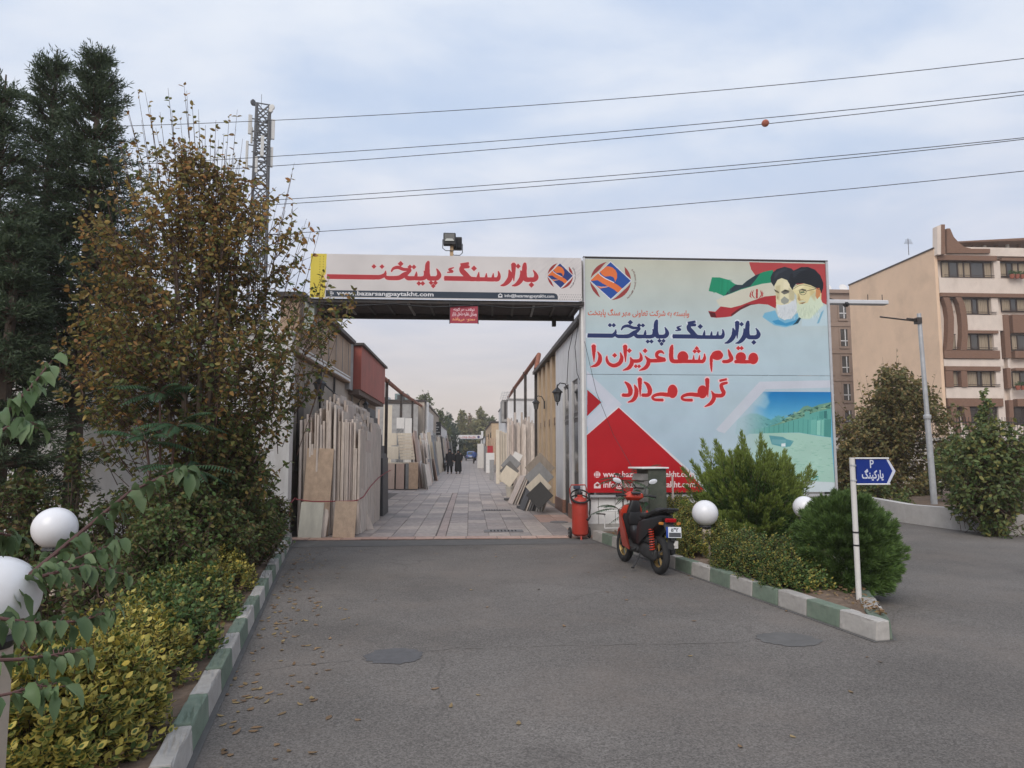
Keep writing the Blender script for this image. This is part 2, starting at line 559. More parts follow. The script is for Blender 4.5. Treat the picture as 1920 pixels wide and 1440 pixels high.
class Print:
    """a canvas in 'print units' (x0..x1, y0..y1, y down), mapped onto a sheet"""
    def __init__(s, x0, y0, x1, y1, scale, bg):
        s.x0, s.y0, s.sc = x0, y0, scale
        s.w, s.h = int(round((x1 - x0) * scale)), int(round((y1 - y0) * scale))
        s.a = np.zeros((s.h, s.w, 3), np.float32); s.a[:] = bg
    def grid(s):
        yy, xx = np.mgrid[0:s.h, 0:s.w]
        return xx / s.sc + s.x0, yy / s.sc + s.y0
    def put(s, mask, col, bx):
        x0, y0, x1, y1 = bx
        reg = s.a[y0:y1, x0:x1]
        m = mask[..., None]
        reg[:] = reg * (1 - m) + np.asarray(col, np.float32) * m
    def poly(s, pts, col, alpha=1.0, soft=0.0):
        p = (np.asarray(pts, float) - (s.x0, s.y0)) * s.sc
        pad = int(soft * s.sc * 2 + 2)
        x0 = max(0, int(p[:, 0].min()) - pad); x1 = min(s.w, int(p[:, 0].max()) + pad + 1)
        y0 = max(0, int(p[:, 1].min()) - pad); y1 = min(s.h, int(p[:, 1].max()) + pad + 1)
        if x1 <= x0 or y1 <= y0: return
        yy, xx = np.mgrid[y0:y1, x0:x1].astype(np.float32)
        ins = np.zeros(xx.shape, bool)
        q = np.roll(p, -1, 0)
        for (ax, ay), (bx, by) in zip(p, q):
            if ay == by: continue
            c = ((ay > yy) != (by > yy)) & (xx < (bx - ax) * (yy - ay) / (by - ay) + ax)
            ins ^= c
        m = ins.astype(np.float32)
        if soft:
            k = max(1, int(soft * s.sc))
            for _ in range(3):
                for ax_ in (0, 1):
                    cs = np.cumsum(np.concatenate([np.zeros_like(np.take(m, [0] * (k + 1), ax_)), m, np.zeros_like(np.take(m, [0] * k, ax_))], ax_), ax_)
                    n_ = m.shape[ax_]
                    m = (np.take(cs, range(2 * k, 2 * k + n_), ax_) - np.take(cs, range(0, n_), ax_)) / (2 * k)
        s.put(m * alpha, col, (x0, y0, x1, y1))
    def tri(s, p, col):
        x0 = max(0, int(p[:, 0].min())); x1 = min(s.w, int(p[:, 0].max()) + 2)
        y0 = max(0, int(p[:, 1].min())); y1 = min(s.h, int(p[:, 1].max()) + 2)
        if x1 <= x0 or y1 <= y0: return
        yy, xx = np.mgrid[y0:y1, x0:x1]
        (ax, ay), (bx, by), (cx, cy) = p
        d = (by - cy) * (ax - cx) + (cx - bx) * (ay - cy)
        if abs(d) < 1e-9: return
        u = ((by - cy) * (xx - cx) + (cx - bx) * (yy - cy)) / d
        v = ((cy - ay) * (xx - cx) + (ax - cx) * (yy - cy)) / d
        e = -0.02
        s.a[y0:y1, x0:x1][(u >= e) & (v >= e) & (u + v <= 1 - e)] = col
    def text(s, txt, x0, y0, x1, y1, col, fat=0.0, rot=None):
        """lettering fitted into the box x0..x1, y0..y1"""
        v, t = text_tris(txt, fat)
        lo, hi = v.min(0), v.max(0)
        u = (v - lo) / (hi - lo)
        p = np.stack([x0 + u[:, 0] * (x1 - x0), y1 - u[:, 1] * (y1 - y0)], 1)
        if rot is not None:
            p = rot(p)
        p = (p - (s.x0, s.y0)) * s.sc
        for q in t: s.tri(p[q], col)
    def stroke(s, pts, col, grow=0.0, f=None):
        """pen stroke: (x, y, width) nodes joined by a smooth curve"""
        a = np.asarray(pts, float)
        if len(a) > 2:
            n = len(a); out = []
            for i in range(n - 1):
                p0, p1, p2, p3 = a[max(0, i - 1)], a[i], a[i + 1], a[min(n - 1, i + 2)]
                for t in np.linspace(0, 1, 7)[:-1]:
                    out.append(0.5 * ((2 * p1) + (-p0 + p2) * t + (2 * p0 - 5 * p1 + 4 * p2 - p3) * t * t + (-p0 + 3 * p1 - 3 * p2 + p3) * t ** 3))
            out.append(a[-1]); a = np.array(out)
        if f is not None:
            xy, sw = f(a[:, :2]); a = np.concatenate([xy, (a[:, 2] * sw)[:, None]], 1)
        w = np.maximum(a[:, 2], 0.4) + grow * 2
        d = np.gradient(a[:, :2], axis=0)
        d = d / np.maximum(np.linalg.norm(d, axis=1, keepdims=True), 1e-6)
        nn = np.stack([-d[:, 1], d[:, 0]], 1) * w[:, None] / 2
        l, r = a[:, :2] + nn, a[:, :2] - nn
        for i in range(len(a) - 1):
            s.poly([l[i], l[i + 1], r[i + 1], r[i]], col)
        for i in range(0, len(a)):
            if 0 < i < len(a) - 1 or grow:
                an = np.linspace(0, 2 * np.pi, 10)[:-1]
                s.poly(np.stack([a[i, 0] + np.cos(an) * w[i] / 2, a[i, 1] + np.sin(an) * w[i] / 2], 1), col)
    def dia(s, x, y, r, col, grow=0.0, f=None):
        p = np.array([(x, y)]); sw = 1.0
        if f is not None: p, sw = f(p)
        x, y = p[0]; r = r * sw + grow * 1.3
        s.poly([(x - r, y), (x, y - r), (x + r, y), (x, y + r)], col)
    def blob(s, x, y, rx, ry, col, grow=0.0, f=None):
        p = np.array([(x, y)]); sw = 1.0
        if f is not None: p, sw = f(p)
        an = np.linspace(0, 2 * np.pi, 26)[:-1]
        s.poly(np.stack([p[0, 0] + np.cos(an) * (rx * sw + grow), p[0, 1] + np.sin(an) * (ry * sw + grow)], 1), col)
    def image(s, name):
        im = bpy.data.images.new(name, s.w, s.h)
        px = np.ones((s.h, s.w, 4), np.float32); px[..., :3] = np.clip(s.a[::-1], 0, 1)
        im.pixels.foreach_set(px.ravel()); im.update()
        try: im.pack()
        except Exception: pass
        return im
# hand lettering, as pen strokes (x, y, width) and diamond dots (x, y, r), in the units of one close look at the hoarding
TITLE = ([
    [(1815, 262, 8), (1838, 300, 26), (1845, 335, 40), (1825, 360, 40), (1785, 363, 38), (1742, 360, 40), (1728, 330, 42), (1726, 280, 40), (1728, 225, 38), (1732, 195, 26)],
    [(1688, 268, 8), (1702, 305, 34), (1698, 350, 42), (1672, 392, 38), (1640, 420, 26), (1605, 430, 10)],
    [(1618, 200, 42), (1618, 290, 30), (1621, 382, 6)],
    [(1572, 262, 8), (1584, 305, 34), (1582, 350, 42), (1556, 392, 38), (1524, 420, 26), (1490, 430, 10)],
    [(1464, 278, 8), (1474, 320, 24), (1462, 360, 36), (1425, 366, 34), (1330, 366, 34), (1240, 366, 34), (1190, 360, 40), (1150, 320, 44), (1112, 275, 42), (1120, 240, 34), (1180, 236, 26)],
    [(1413, 365, 30), (1414, 335, 20), (1417, 300, 6)], [(1348, 365, 30), (1348, 335, 20), (1350, 302, 6)], [(1268, 365, 30), (1272, 330, 22), (1277, 290, 6)],
    [(1098, 216, 22), (1180, 200, 22)], [(1190, 362, 38), (1100, 362, 38), (943, 362, 38)],
    [(1036, 247, 8), (990, 268, 18), (1022, 290, 18), (970, 300, 10)],
    [(858, 262, 8), (878, 300, 26), (884, 335, 38), (862, 362, 38), (822, 365, 36), (785, 362, 40), (768, 320, 42), (766, 270, 40), (768, 220, 36), (776, 192, 22)],
    [(733, 288, 8), (746, 320, 24), (742, 355, 34), (705, 368, 34), (640, 366, 34), (575, 366, 36), (548, 340, 30)],
    [(652, 362, 30), (656, 330, 22), (658, 296, 6)],
    [(408, 302, 10), (428, 268, 22), (475, 255, 28), (530, 275, 26), (592, 278, 24), (580, 302, 26), (540, 330, 40), (490, 362, 38), (430, 368, 34), (370, 366, 32), (345, 345, 20)],
    [(352, 292, 6), (346, 330, 26), (322, 358, 36), (280, 362, 38), (60, 362, 38)],
], [(1797, 418, 24), (1664, 222, 22), (1230, 253, 24), (806, 411, 20), (848, 411, 20), (827, 444, 20), (684, 420, 20), (722, 420, 20), (592, 248, 20), (632, 248, 20), (500, 217, 24), (290, 249, 20), (330, 249, 20)], [])
LINE2 = ([
    [(1800, 628, 30), (1690, 628, 32), (1600, 628, 30)],
    [(1528, 498, 10), (1548, 555, 32), (1562, 600, 36), (1525, 625, 32), (1475, 628, 28)],
    [(1440, 530, 34), (1395, 535, 34), (1355, 580, 30), (1350, 640, 26), (1353, 700, 18), (1357, 738, 6)],
    [(1278, 545, 8), (1280, 590, 26), (1262, 626, 32), (1220, 628, 32), (1050, 628, 34), (955, 628, 36), (932, 600, 38), (930, 540, 38), (932, 490, 34), (940, 458, 16)],
    [(1222, 628, 26), (1226, 560, 6)], [(1163, 628, 26), (1167, 562, 6)],
    [(855, 548, 10), (820, 525, 26), (782, 545, 30), (788, 585, 28), (868, 602, 16)], [(868, 618, 26), (800, 622, 34), (720, 625, 32), (690, 612, 30), (655, 572, 6)],
    [(694, 620, 34), (690, 660, 36), (660, 702, 32), (598, 730, 8)],
    [(603, 538, 6), (618, 590, 28), (600, 624, 32), (530, 628, 30), (505, 592, 12)], [(522, 622, 34), (518, 660, 36), (488, 704, 32), (428, 730, 8)],
    [(450, 470, 40), (452, 550, 28), (456, 642, 5)],
    [(400, 540, 8), (416, 600, 32), (392, 655, 36), (335, 680, 34), (282, 658, 28), (260, 612, 22), (264, 575, 6)],
    [(165, 532, 8), (190, 580, 30), (186, 635, 38), (155, 675, 30), (98, 694, 8)], [(125, 470, 40), (127, 550, 28), (130, 645, 5)],
], [(1634, 482, 20), (1668, 482, 20), (1196, 488, 20), (1176, 520, 20), (1216, 520, 20), (657, 520, 22), (493, 520, 22), (562, 685, 18), (596, 685, 18), (342, 570, 22)],
    [(1794, 592, 44, 52), (1662, 580, 46, 46), (1412, 562, 52, 42), (1052, 582, 48, 52)])
LINE3 = ([
    [(1522, 848, 22), (1462, 870, 30), (1468, 915, 34), (1486, 955, 36), (1465, 985, 34), (1410, 986, 34), (1380, 975, 28), (1355, 935, 6)],
    [(1384, 980, 34), (1382, 1020, 36), (1350, 1070, 32), (1285, 1106, 8)], [(1440, 830, 22), (1518, 812, 20)],
    [(1310, 812, 40), (1314, 900, 28), (1320, 1004, 5)],
    [(1280, 980, 34), (1200, 980, 36), (1130, 974, 32), (1065, 990, 26), (1046, 1016, 22), (1078, 1034, 24), (1156, 1036, 28)],
    [(970, 980, 34), (890, 980, 36), (822, 974, 32), (757, 990, 26), (740, 1016, 22), (772, 1034, 24), (850, 1036, 28)],
    [(650, 846, 12), (690, 880, 34), (712, 940, 40), (694, 982, 34), (632, 985, 30)], [(605, 812, 40), (608, 900, 28), (612, 1004, 5)],
    [(548, 876, 8), (570, 930, 34), (566, 990, 38), (535, 1040, 30), (482, 1062, 8)],
    [(450, 846, 12), (490, 885, 36), (510, 945, 40), (494, 984, 34), (428, 986, 30)],
], [], [(1262, 948, 44, 58), (948, 944, 44, 60)])
def lettering(P, art, col, f, grow=0.0):
    st, di, bl = art
    for q in st: P.stroke(q, col, grow, f)
    for x, y, r in di: P.dia(x, y, r, col, grow, f)
    for x, y, rx, ry in bl: P.blob(x, y, rx, ry, col, grow, f)
def logo(P, f, blue, orange, red, white):
    """two tone square on its corner in a broken ring; f maps the close look (120..1600) to print units"""
    def pl(pts, c): P.poly(f(np.array(pts, float)), c)
    def arc(a0, a1, r0, r1, cx=755, cy=790, n=16):
        t = np.radians(np.linspace(a0, a1, n)); k = np.sin(np.linspace(0, np.pi, n)) * (r1 - r0)
        pl(np.concatenate([np.stack([cx + np.cos(t) * r1, cy + np.sin(t) * r1], 1), np.stack([cx + np.cos(t[::-1]) * (r1 - k[::-1]), cy + np.sin(t[::-1]) * (r1 - k[::-1])], 1)]), c=red)
    arc(187, 258, 470, 590); arc(-48, -5, 480, 590); arc(3, 88, 470, 590); arc(120, 176, 500, 600)
    pl([(742, 190), (1365, 780), (762, 1375), (140, 800)], white)
    pl([(742, 215), (1340, 782), (762, 1350), (165, 800)], blue)
    pl([(400, 545), (165, 785), (200, 805), (365, 775), (520, 880), (700, 975), (860, 1060), (940, 1140), (985, 1140), (1090, 1025), (980, 930), (850, 850), (580, 720), (450, 610)], orange)
    pl([(620, 345), (700, 348), (800, 380), (890, 460), (940, 580), (935, 700), (880, 830), (868, 760), (830, 680), (740, 645), (580, 665), (500, 610), (430, 520), (540, 420)], orange)
    pl([(380, 545), (405, 545), (460, 610), (590, 705), (860, 835), (850, 855), (580, 730), (440, 630)], white)
    pl([(330, 945), (470, 975), (600, 970), (720, 955), (640, 995), (520, 1015), (450, 1040)], orange)
    pl([(330, 940), (470, 985), (600, 978), (720, 958), (600, 990), (470, 995)], white)
def arc_text(P, txt, cx, cy, r, a0, a1, h, col):
    """lettering along a ring, clockwise from a0 to a1 degrees (0 = right, y down)"""
    def bend(p):
        t = (p[:, 0] - 0.0)
        an = np.radians(a0 + (a1 - a0) * t)
        rr = r + h * p[:, 1]
        return np.stack([cx + np.cos(an) * rr, cy + np.sin(an) * rr], 1)
    v, t = text_tris(txt, 0.012)
    lo, hi = v.min(0), v.max(0); u = (v - lo) / (hi - lo)
    p = (bend(u) - (P.x0, P.y0)) * P.sc
    for q in t: P.tri(p[q], col)
def globe_icon(P, x, y, r, col, bg):
    P.blob(x, y, r, r, col)
    for k in (-0.5, 0.5): P.poly([(x - r, y + k * r - .5), (x + r, y + k * r - .5), (x + r, y + k * r + .3), (x - r, y + k * r + .3)], bg)
    for k in (-0.45, 0.0, 0.45): P.poly([(x + k * r - .35, y - r), (x + k * r + .35, y - r), (x + k * r + .35, y + r), (x + k * r - .35, y + r)], bg)
def mail_icon(P, x, y, r, col, bg):
    P.poly([(x - r, y - .3 * r), (x, y - r), (x + r, y - .3 * r), (x + r, y + r), (x - r, y + r)], col)
    P.poly([(x - .75 * r, y), (x, y - .5 * r), (x + .75 * r, y), (x, y + .5 * r)], bg)
NAVY, RED, WHITE = hexc('283461'), hexc('bd2c2f'), hexc('e6e4e4')

# ---- the big hoarding, units = pixels of the photograph; corners of the sheet there:
HB = dict(TL=(1095, 488), TR=(1540, 489), BL=(1103, 924), BR=(1567, 922))
def hoarding_print():
    P = Print(1095, 488, 1567, 924, 3.2, hexc('b9c8d2'))
    X, Y = P.grid()
    t = np.clip((Y - 488) / 436, 0, 1)[..., None]
    top, mid, low = np.array(hexc('bfc0b0')), np.array(hexc('b4c8d0')), np.array(hexc('aabfd0'))
    P.a[:] = np.where(t < .35, top + (mid - top) * t / .35, mid + (low - mid) * (t - .35) / .65)
    c = lambda h: hexc(h)
    # pale chevrons
    for q in ([(1100, 700), (1150, 755), (1100, 805), (1100, 790), (1130, 757), (1100, 720)], [(1100, 700), (1165, 762), (1103, 826), (1103, 798), (1138, 764), (1100, 730)]):
        P.poly(q, c('c9ccd8'), .8)
    P.poly([(1340, 808), (1420, 718), (1570, 714), (1570, 728), (1432, 732), (1356, 815), (1345, 812)], c('c6cbd6'), .9)
    # red triangles
    P.poly([(1101, 735), (1127, 758), (1101, 784)], c('a8202a'))
    P.poly([(1158, 765), (1290, 882), (1330, 926), (1100, 926), (1100, 818)], c('d8d4d8'))
    P.poly([(1159, 768), (1288, 886), (1325, 926), (1100, 926), (1100, 820)], c('b01c24'))
    # quarry picture
    def qp(pts): return np.array(pts, float) / 7.2 + (1370, 730)
    qx0, qy0 = 1382, 737
    Xs, Ys = X, Y
    m = np.clip((Xs - 1372) / 60, 0, 1) * (Ys > 737) * (Ys < 925)
    edge = np.clip((Xs - (1432 - (Ys - 737) * 0.9)) / 30 + .5, 0, 1)
    m = m * edge
    k = np.clip((Ys - 737) / 55, 0, 1)[..., None]
    sky = np.array(c('1d78b8')) + (np.array(c('6cb4d4')) - np.array(c('1d78b8'))) * k
    P.a[:] = P.a * (1 - m[..., None]) + sky * m[..., None]
    P.poly(qp([(380, 60), (460, 90), (500, 190), (440, 280), (300, 220), (260, 160)]), c('aecbd4'), .55, 2)
    P.poly(qp([(60, 420), (150, 380), (240, 340), (330, 345), (420, 380), (520, 430), (620, 365), (700, 395), (760, 420), (720, 520), (500, 620), (200, 640), (40, 620)]), c('5f9f9c'), .9, 1)
    for i in range(60):
        a = rnd.uniform(120, 700); b = rnd.uniform(370, 560)
        P.poly(qp([(a, b), (a + rnd.uniform(20, 60), b + rnd.uniform(5, 30)), (a + rnd.uniform(10, 50), b + rnd.uniform(15, 40))]), c(rnd.choice(['3f7d7c', '86bdb6', '2f6668', '74aea8'])), .5)
    P.poly(qp([(500, 520), (640, 470), (760, 400), (900, 310), (960, 250), (1020, 235), (1080, 260), (1180, 220), (1345, 185), (1345, 420), (900, 440), (650, 520)]), c('6d9a86'))
    for i in range(90):
        a = rnd.uniform(650, 1330); b = 430 - (a - 560) * .27 + rnd.uniform(-25, 70)
        P.poly(qp([(a, b), (a + rnd.uniform(20, 70), b - rnd.uniform(5, 30)), (a + rnd.uniform(20, 70), b + rnd.uniform(2, 18))]), c(rnd.choice(['22463f', '9ebd98', '35604f', '7fa58c', '1c3a3a'])), .6)
    P.poly(qp([(230, 560), (500, 530), (640, 490), (800, 440), (950, 400), (1100, 330), (1345, 270), (1350, 660), (1240, 650), (1060, 625), (900, 600), (640, 605), (420, 625), (230, 625)]), c('5fa59c'))
    for i in range(16):
        a = 300 + i * 66
        P.poly(qp([(a, 560 - i * 14), (a + 5, 560 - i * 14), (a + 5, 605 + max(0, i - 8) * 6), (a, 605 + max(0, i - 8) * 6)]), c('2f7170'), .8)
    for (a, b, w, h, cc) in ((1070, 430, 70, 200, '6fb3a8'), (1150, 440, 50, 200, '8cc8ba'), (1215, 430, 30, 220, '7cbcae'), (1255, 425, 92, 240, '4d8f88'), (980, 320, 70, 110, '66a89c'), (1180, 320, 60, 100, '4f958e'), (1245, 310, 40, 105, '3a7674')):
        P.poly(qp([(a, b), (a + w, b - 8), (a + w, b + h), (a, b + h - 10)]), c(cc))
    P.poly(qp([(230, 620), (640, 606), (900, 602), (1240, 655), (1350, 668), (1420, 1400), (100, 1400), (100, 760)]), c('a3c8ba'))
    P.poly(qp([(500, 640), (690, 660), (740, 690), (840, 715), (790, 790), (700, 800), (540, 760)]), c('5c9aa2'))
    P.poly(qp([(540, 690), (730, 700), (730, 770), (540, 750)]), c('6ea6ac')); P.poly(qp([(670, 750), (725, 745), (725, 790), (670, 790)]), c('d7e3e4'))
    for i in range(120):
        a = rnd.uniform(700, 1380); b = rnd.uniform(680, 1240)
        P.poly(qp([(a, b), (a + rnd.uniform(30, 90), b + rnd.uniform(-8, 8)), (a + rnd.uniform(20, 60), b + rnd.uniform(8, 18))]), c(rnd.choice(['8fbcaa', 'b6d6c8', '96c4ae', '7fb09c'])), .5)
    P.poly(qp([(1060, 1205), (1110, 1150), (1195, 1200)]), c('2f8078')); P.poly(qp([(1050, 1210), (1190, 1210), (1190, 1240), (1050, 1240)]), c('86b8ae'))
    P.poly(qp([(900, 1245), (1420, 1270), (1420, 1400), (900, 1400)]), c('c6d2d6'))
    m2 = np.clip((1440 - Xs) / 50, 0, 1) * (Ys > 738) * np.clip((Xs - 1335) / 20, 0, 1); m2 = (m2 * .85)[..., None]
    P.a[:] = P.a * (1 - m2) + np.array(c('b2c6d0')) * m2
    P.poly([(1340, 808), (1420, 718), (1570, 714), (1570, 728), (1432, 732), (1356, 815), (1345, 812)], c('c6cbd6'), .9)
    # portraits of two bearded men in black turbans, with the waving flag
    g = lambda pts: np.array(pts, float) / 7.68 + (1310, 480)
    P.poly(g([(668, 70), (1768, 78), (1790, 420), (1800, 690), (1700, 640), (1300, 350), (760, 265), (700, 180)]), c('b04648'))
    P.poly(g([(140, 305), (250, 305), (380, 340), (470, 400), (560, 425), (640, 350), (760, 265), (880, 210), (1010, 180), (1060, 360), (860, 390), (720, 430), (560, 480), (420, 540), (310, 580), (200, 530), (95, 510)]), c('1f8a66'))
    P.poly(g([(390, 480), (480, 410), (580, 410), (640, 350), (760, 265), (830, 235), (760, 340), (690, 430), (560, 470), (330, 575)]), c('2c3b44'))
    P.poly(g([(330, 575), (420, 540), (560, 480), (720, 430), (860, 390), (1060, 365), (1070, 560), (900, 580), (760, 650), (560, 715), (430, 760), (250, 730), (200, 640)]), c('cfcab6'), .75, .6)
    P.poly(g([(95, 805), (195, 815), (270, 735), (420, 755), (560, 715), (700, 655), (900, 580), (1065, 560), (1075, 640), (1060, 755), (950, 700), (820, 690), (700, 710), (560, 780), (430, 880), (330, 895), (210, 905), (130, 895)]), c('a83238'))
    P.poly(g([(95, 815), (190, 830), (215, 895), (140, 900)]), c('5a2026')); P.poly(g([(560, 780), (700, 710), (800, 690), (640, 700), (520, 770), (420, 850), (430, 880)]), c('61262c'))
    for q in ([(775, 470), (800, 470), (800, 610), (775, 610)], [(745, 480), (715, 520), (710, 560), (740, 600), (770, 615), (745, 590), (728, 555), (732, 520)], [(830, 480), (860, 520), (862, 560), (835, 600), (805, 615), (828, 590), (846, 555), (842, 520)], [(720, 480), (690, 530), (680, 580), (715, 610), (700, 575), (703, 530)], [(850, 478), (880, 530), (876, 570), (850, 600), (866, 560), (866, 520)]):
        P.poly(g(q), c('ab2f34'))
    # robes
    P.poly(g([(870, 880), (900, 820), (1050, 780), (1100, 880), (1250, 900), (1400, 800), (1440, 880), (1380, 980), (1200, 1030), (1040, 1000)]), c('6fb0d0'), .9, .8)
    P.poly(g([(1010, 940), (1100, 915), (1200, 970), (1330, 930), (1420, 880), (1390, 960), (1220, 1010), (1060, 985)]), c('3b8fbd'), .9, .5)
    P.poly(g([(1350, 960), (1410, 870), (1440, 880), (1390, 970), (1310, 1000)]), c('26404e'))
    # man behind
    P.poly(g([(1040, 400), (1080, 310), (1180, 290), (1260, 340), (1330, 500), (1330, 800), (1200, 930), (1100, 880), (1070, 740), (1060, 560)]), c('d9d3b0'))
    P.poly(g([(1070, 690), (1140, 700), (1240, 680), (1340, 600), (1380, 760), (1290, 900), (1180, 920), (1090, 860)]), c('d3dade'), 1, .4)
    P.poly(g([(1030, 470), (1080, 490), (1110, 510), (1100, 530), (1060, 510)]), c('3a342c')); P.poly(g([(1130, 510), (1190, 470), (1260, 490), (1250, 520), (1180, 545)]), c('6b6a62')); P.poly(g([(1140, 500), (1200, 475), (1250, 485), (1240, 500), (1180, 500)]), c('35312c'))
    P.poly(g([(1085, 560), (1100, 590), (1090, 620), (1080, 600)]), c('a08a6a')); P.poly(g([(1130, 620), (1180, 570), (1250, 620), (1240, 660), (1180, 690), (1135, 660)]), c('8d938c'), .9, .3)
    P.poly(g([(1030, 430), (985, 360), (980, 290), (1010, 220), (1070, 165), (1180, 130), (1280, 155), (1340, 210), (1360, 320), (1300, 420), (1260, 400), (1220, 330), (1140, 300), (1080, 330)]), c('2b3038'))
    for i in range(140):     # grey beard strands of the man behind
        a = rnd.uniform(1085, 1330); b = rnd.uniform(690, 880); dx = (a - 1200) * .12
        P.poly(g([(a, b), (a + 5, b), (a + dx + 5, b + 45), (a + dx, b + 45)]), c(rnd.choice(['b9c4ca', 'e4e8ea', 'a9b4ba'])), .4, .25)
    P.poly(g([(1050, 420), (1120, 400), (1110, 640), (1060, 600)]), c('a99d78'), .5, 1.2); P.poly(g([(1170, 330), (1250, 380), (1240, 460), (1160, 450)]), c('ece4c6'), .6, 1.2)
    P.poly(g([(1240, 440), (1330, 500), (1320, 640), (1250, 620)]), c('9b9272'), .45, 1.2)
    # man in front
    P.poly(g([(1300, 470), (1350, 400), (1500, 370), (1640, 440), (1720, 520), (1720, 640), (1680, 760), (1540, 880), (1420, 860), (1370, 740), (1360, 560)]), c('dcd2a2'))
    P.poly(g([(1370, 640), (1400, 690), (1520, 660), (1560, 560), (1640, 480), (1720, 620), (1760, 720), (1650, 860), (1500, 930), (1400, 880), (1360, 760)]), c('cfdcc4'), 1, .5)
    P.poly(g([(1440, 900), (1560, 900), (1740, 700), (1790, 690), (1830, 1000), (1440, 1010)]), c('b9cfd8'), .9, 1)
    P.poly(g([(1720, 800), (1760, 760), (1690, 960), (1660, 970)]), c('5f9dbd'), .8, .8)
    P.poly(g([(1640, 460), (1690, 440), (1715, 480), (1700, 560), (1660, 610), (1635, 560)]), c('c98a5c'))
    P.poly(g([(1380, 480), (1440, 455), (1500, 470), (1490, 490), (1430, 480)]), c('4a4338')); P.poly(g([(1405, 500), (1470, 490), (1480, 515), (1420, 525)]), c('6b7a5c'))
    P.stroke([(1640, 452, 8), (1500, 490, 8)], c('3a3a38'), 0, lambda a: (g(a), 1 / 7.68))
    an = np.linspace(0, 2 * np.pi, 18)
    P.stroke(np.stack([1450 + 48 * np.cos(an), 505 + 42 * np.sin(an), 0 * an + 8], 1), c('5a5a50'), 0, lambda a: (g(a), 1 / 7.68))
    P.poly(g([(1400, 560), (1420, 620), (1470, 610), (1400, 640), (1375, 610)]), c('b8a070')); P.poly(g([(1400, 670), (1500, 650), (1450, 685)]), c('8a6a4e')); P.poly(g([(1390, 640), (1450, 630), (1500, 645), (1440, 655)]), c('c8ccb4'))
    P.poly(g([(1300, 480), (1262, 420), (1245, 330), (1260, 250), (1320, 180), (1420, 130), (1520, 128), (1620, 165), (1700, 250), (1745, 360), (1745, 440), (1720, 520), (1690, 440), (1640, 440), (1560, 400), (1440, 370), (1350, 385), (1315, 430)]), c('23272e'))
    for i in range(170):
        a = rnd.uniform(1385, 1680); b = rnd.uniform(690, 860); dx = (a - 1500) * .1
        P.poly(g([(a, b), (a + 5, b), (a + dx + 5, b + 45), (a + dx, b + 45)]), c(rnd.choice(['aebfa4', 'e2ebdc', '9fb39a', 'd6e2d0'])), .4, .25)
    P.poly(g([(1320, 470), (1400, 410), (1480, 400), (1400, 470)]), c('f0e6c0'), .6, 1); P.poly(g([(1540, 440), (1640, 500), (1630, 640), (1560, 560)]), c('b8a26c'), .45, 1.4)
    P.poly(g([(1375, 520), (1400, 540), (1395, 620), (1370, 600)]), c('a88f5e'), .5, .8)
    P.poly(g([(1290, 200), (1420, 150), (1520, 150), (1400, 200), (1310, 300)]), c('3a3f48'), .6, 1.2); P.poly(g([(1040, 220), (1150, 150), (1230, 160), (1100, 230), (1030, 320)]), c('40464f'), .6, 1.2)
    for i in range(9):
        y_ = 200 + i * 26; P.stroke([(1270 + i * 4, y_ + 60, 3), (1450, y_ - 10, 5), (1700, y_ + 60, 3)], c('16191e'), 0, lambda a: (g(a), 1 / 7.68))
    for i in range(30):
        a = rnd.uniform(160, 420); P.poly(g([(a, 330), (a + 12, 335), (a + 2, 540), (a - 8, 530)]), c(rnd.choice(['187a58', '2a9d78'])), .25, .6)
    # emblem and lines of writing
    logo(P, lambda a: a / 16 + (1095, 480), c('2a4f9a'), c('dd7440'), c('96403e'), c('dfdce2'))
    arc_text(P, 'Paytakht Stone Market', 1142.2, 529.4, 47.5, -30, 48, -4.6, c('6a4a44'))
    P.text(persian('وابسته به شرکت تعاونی مهر سنگ پایتخت'), 1101, 583, 1287, 600, c('c25a44'), .02)
    f3 = lambda a: (a / 5.647 + (1090, 570), 1.2 / 5.647)
    lettering(P, TITLE, c('d4dce6'), f3, .8); lettering(P, TITLE, NAVY, f3)
    lettering(P, LINE2, c('e9c4c8'), f3, 1.2); lettering(P, LINE2, RED, f3)
    lettering(P, LINE3, c('e9c4c8'), f3, 1.2); lettering(P, LINE3, RED, f3)
    wh = c('e2d2d2')
    globe_icon(P, 1120.5, 891, 6, wh, c('b01c24')); mail_icon(P, 1121, 910, 6, wh, c('b01c24'))
    P.text('www.bazarsangpaytakht.com', 1131, 885, 1300, 899, wh, .02)
    P.text('info@bazarsangpaytakht.com', 1132, 903, 1302, 918, wh, .02)
    # the sheet narrows towards the top in those pixel units: straighten every row
    out = np.empty_like(P.a)
    for r in range(P.h):
        t = r / P.h; l = 8 * t * P.sc; rr = (445 + 27 * t) * P.sc
        out[r] = P.a[r, np.clip(np.linspace(l, rr - 1, P.w).astype(int), 0, P.w - 1)]
    P.a = out
    return P

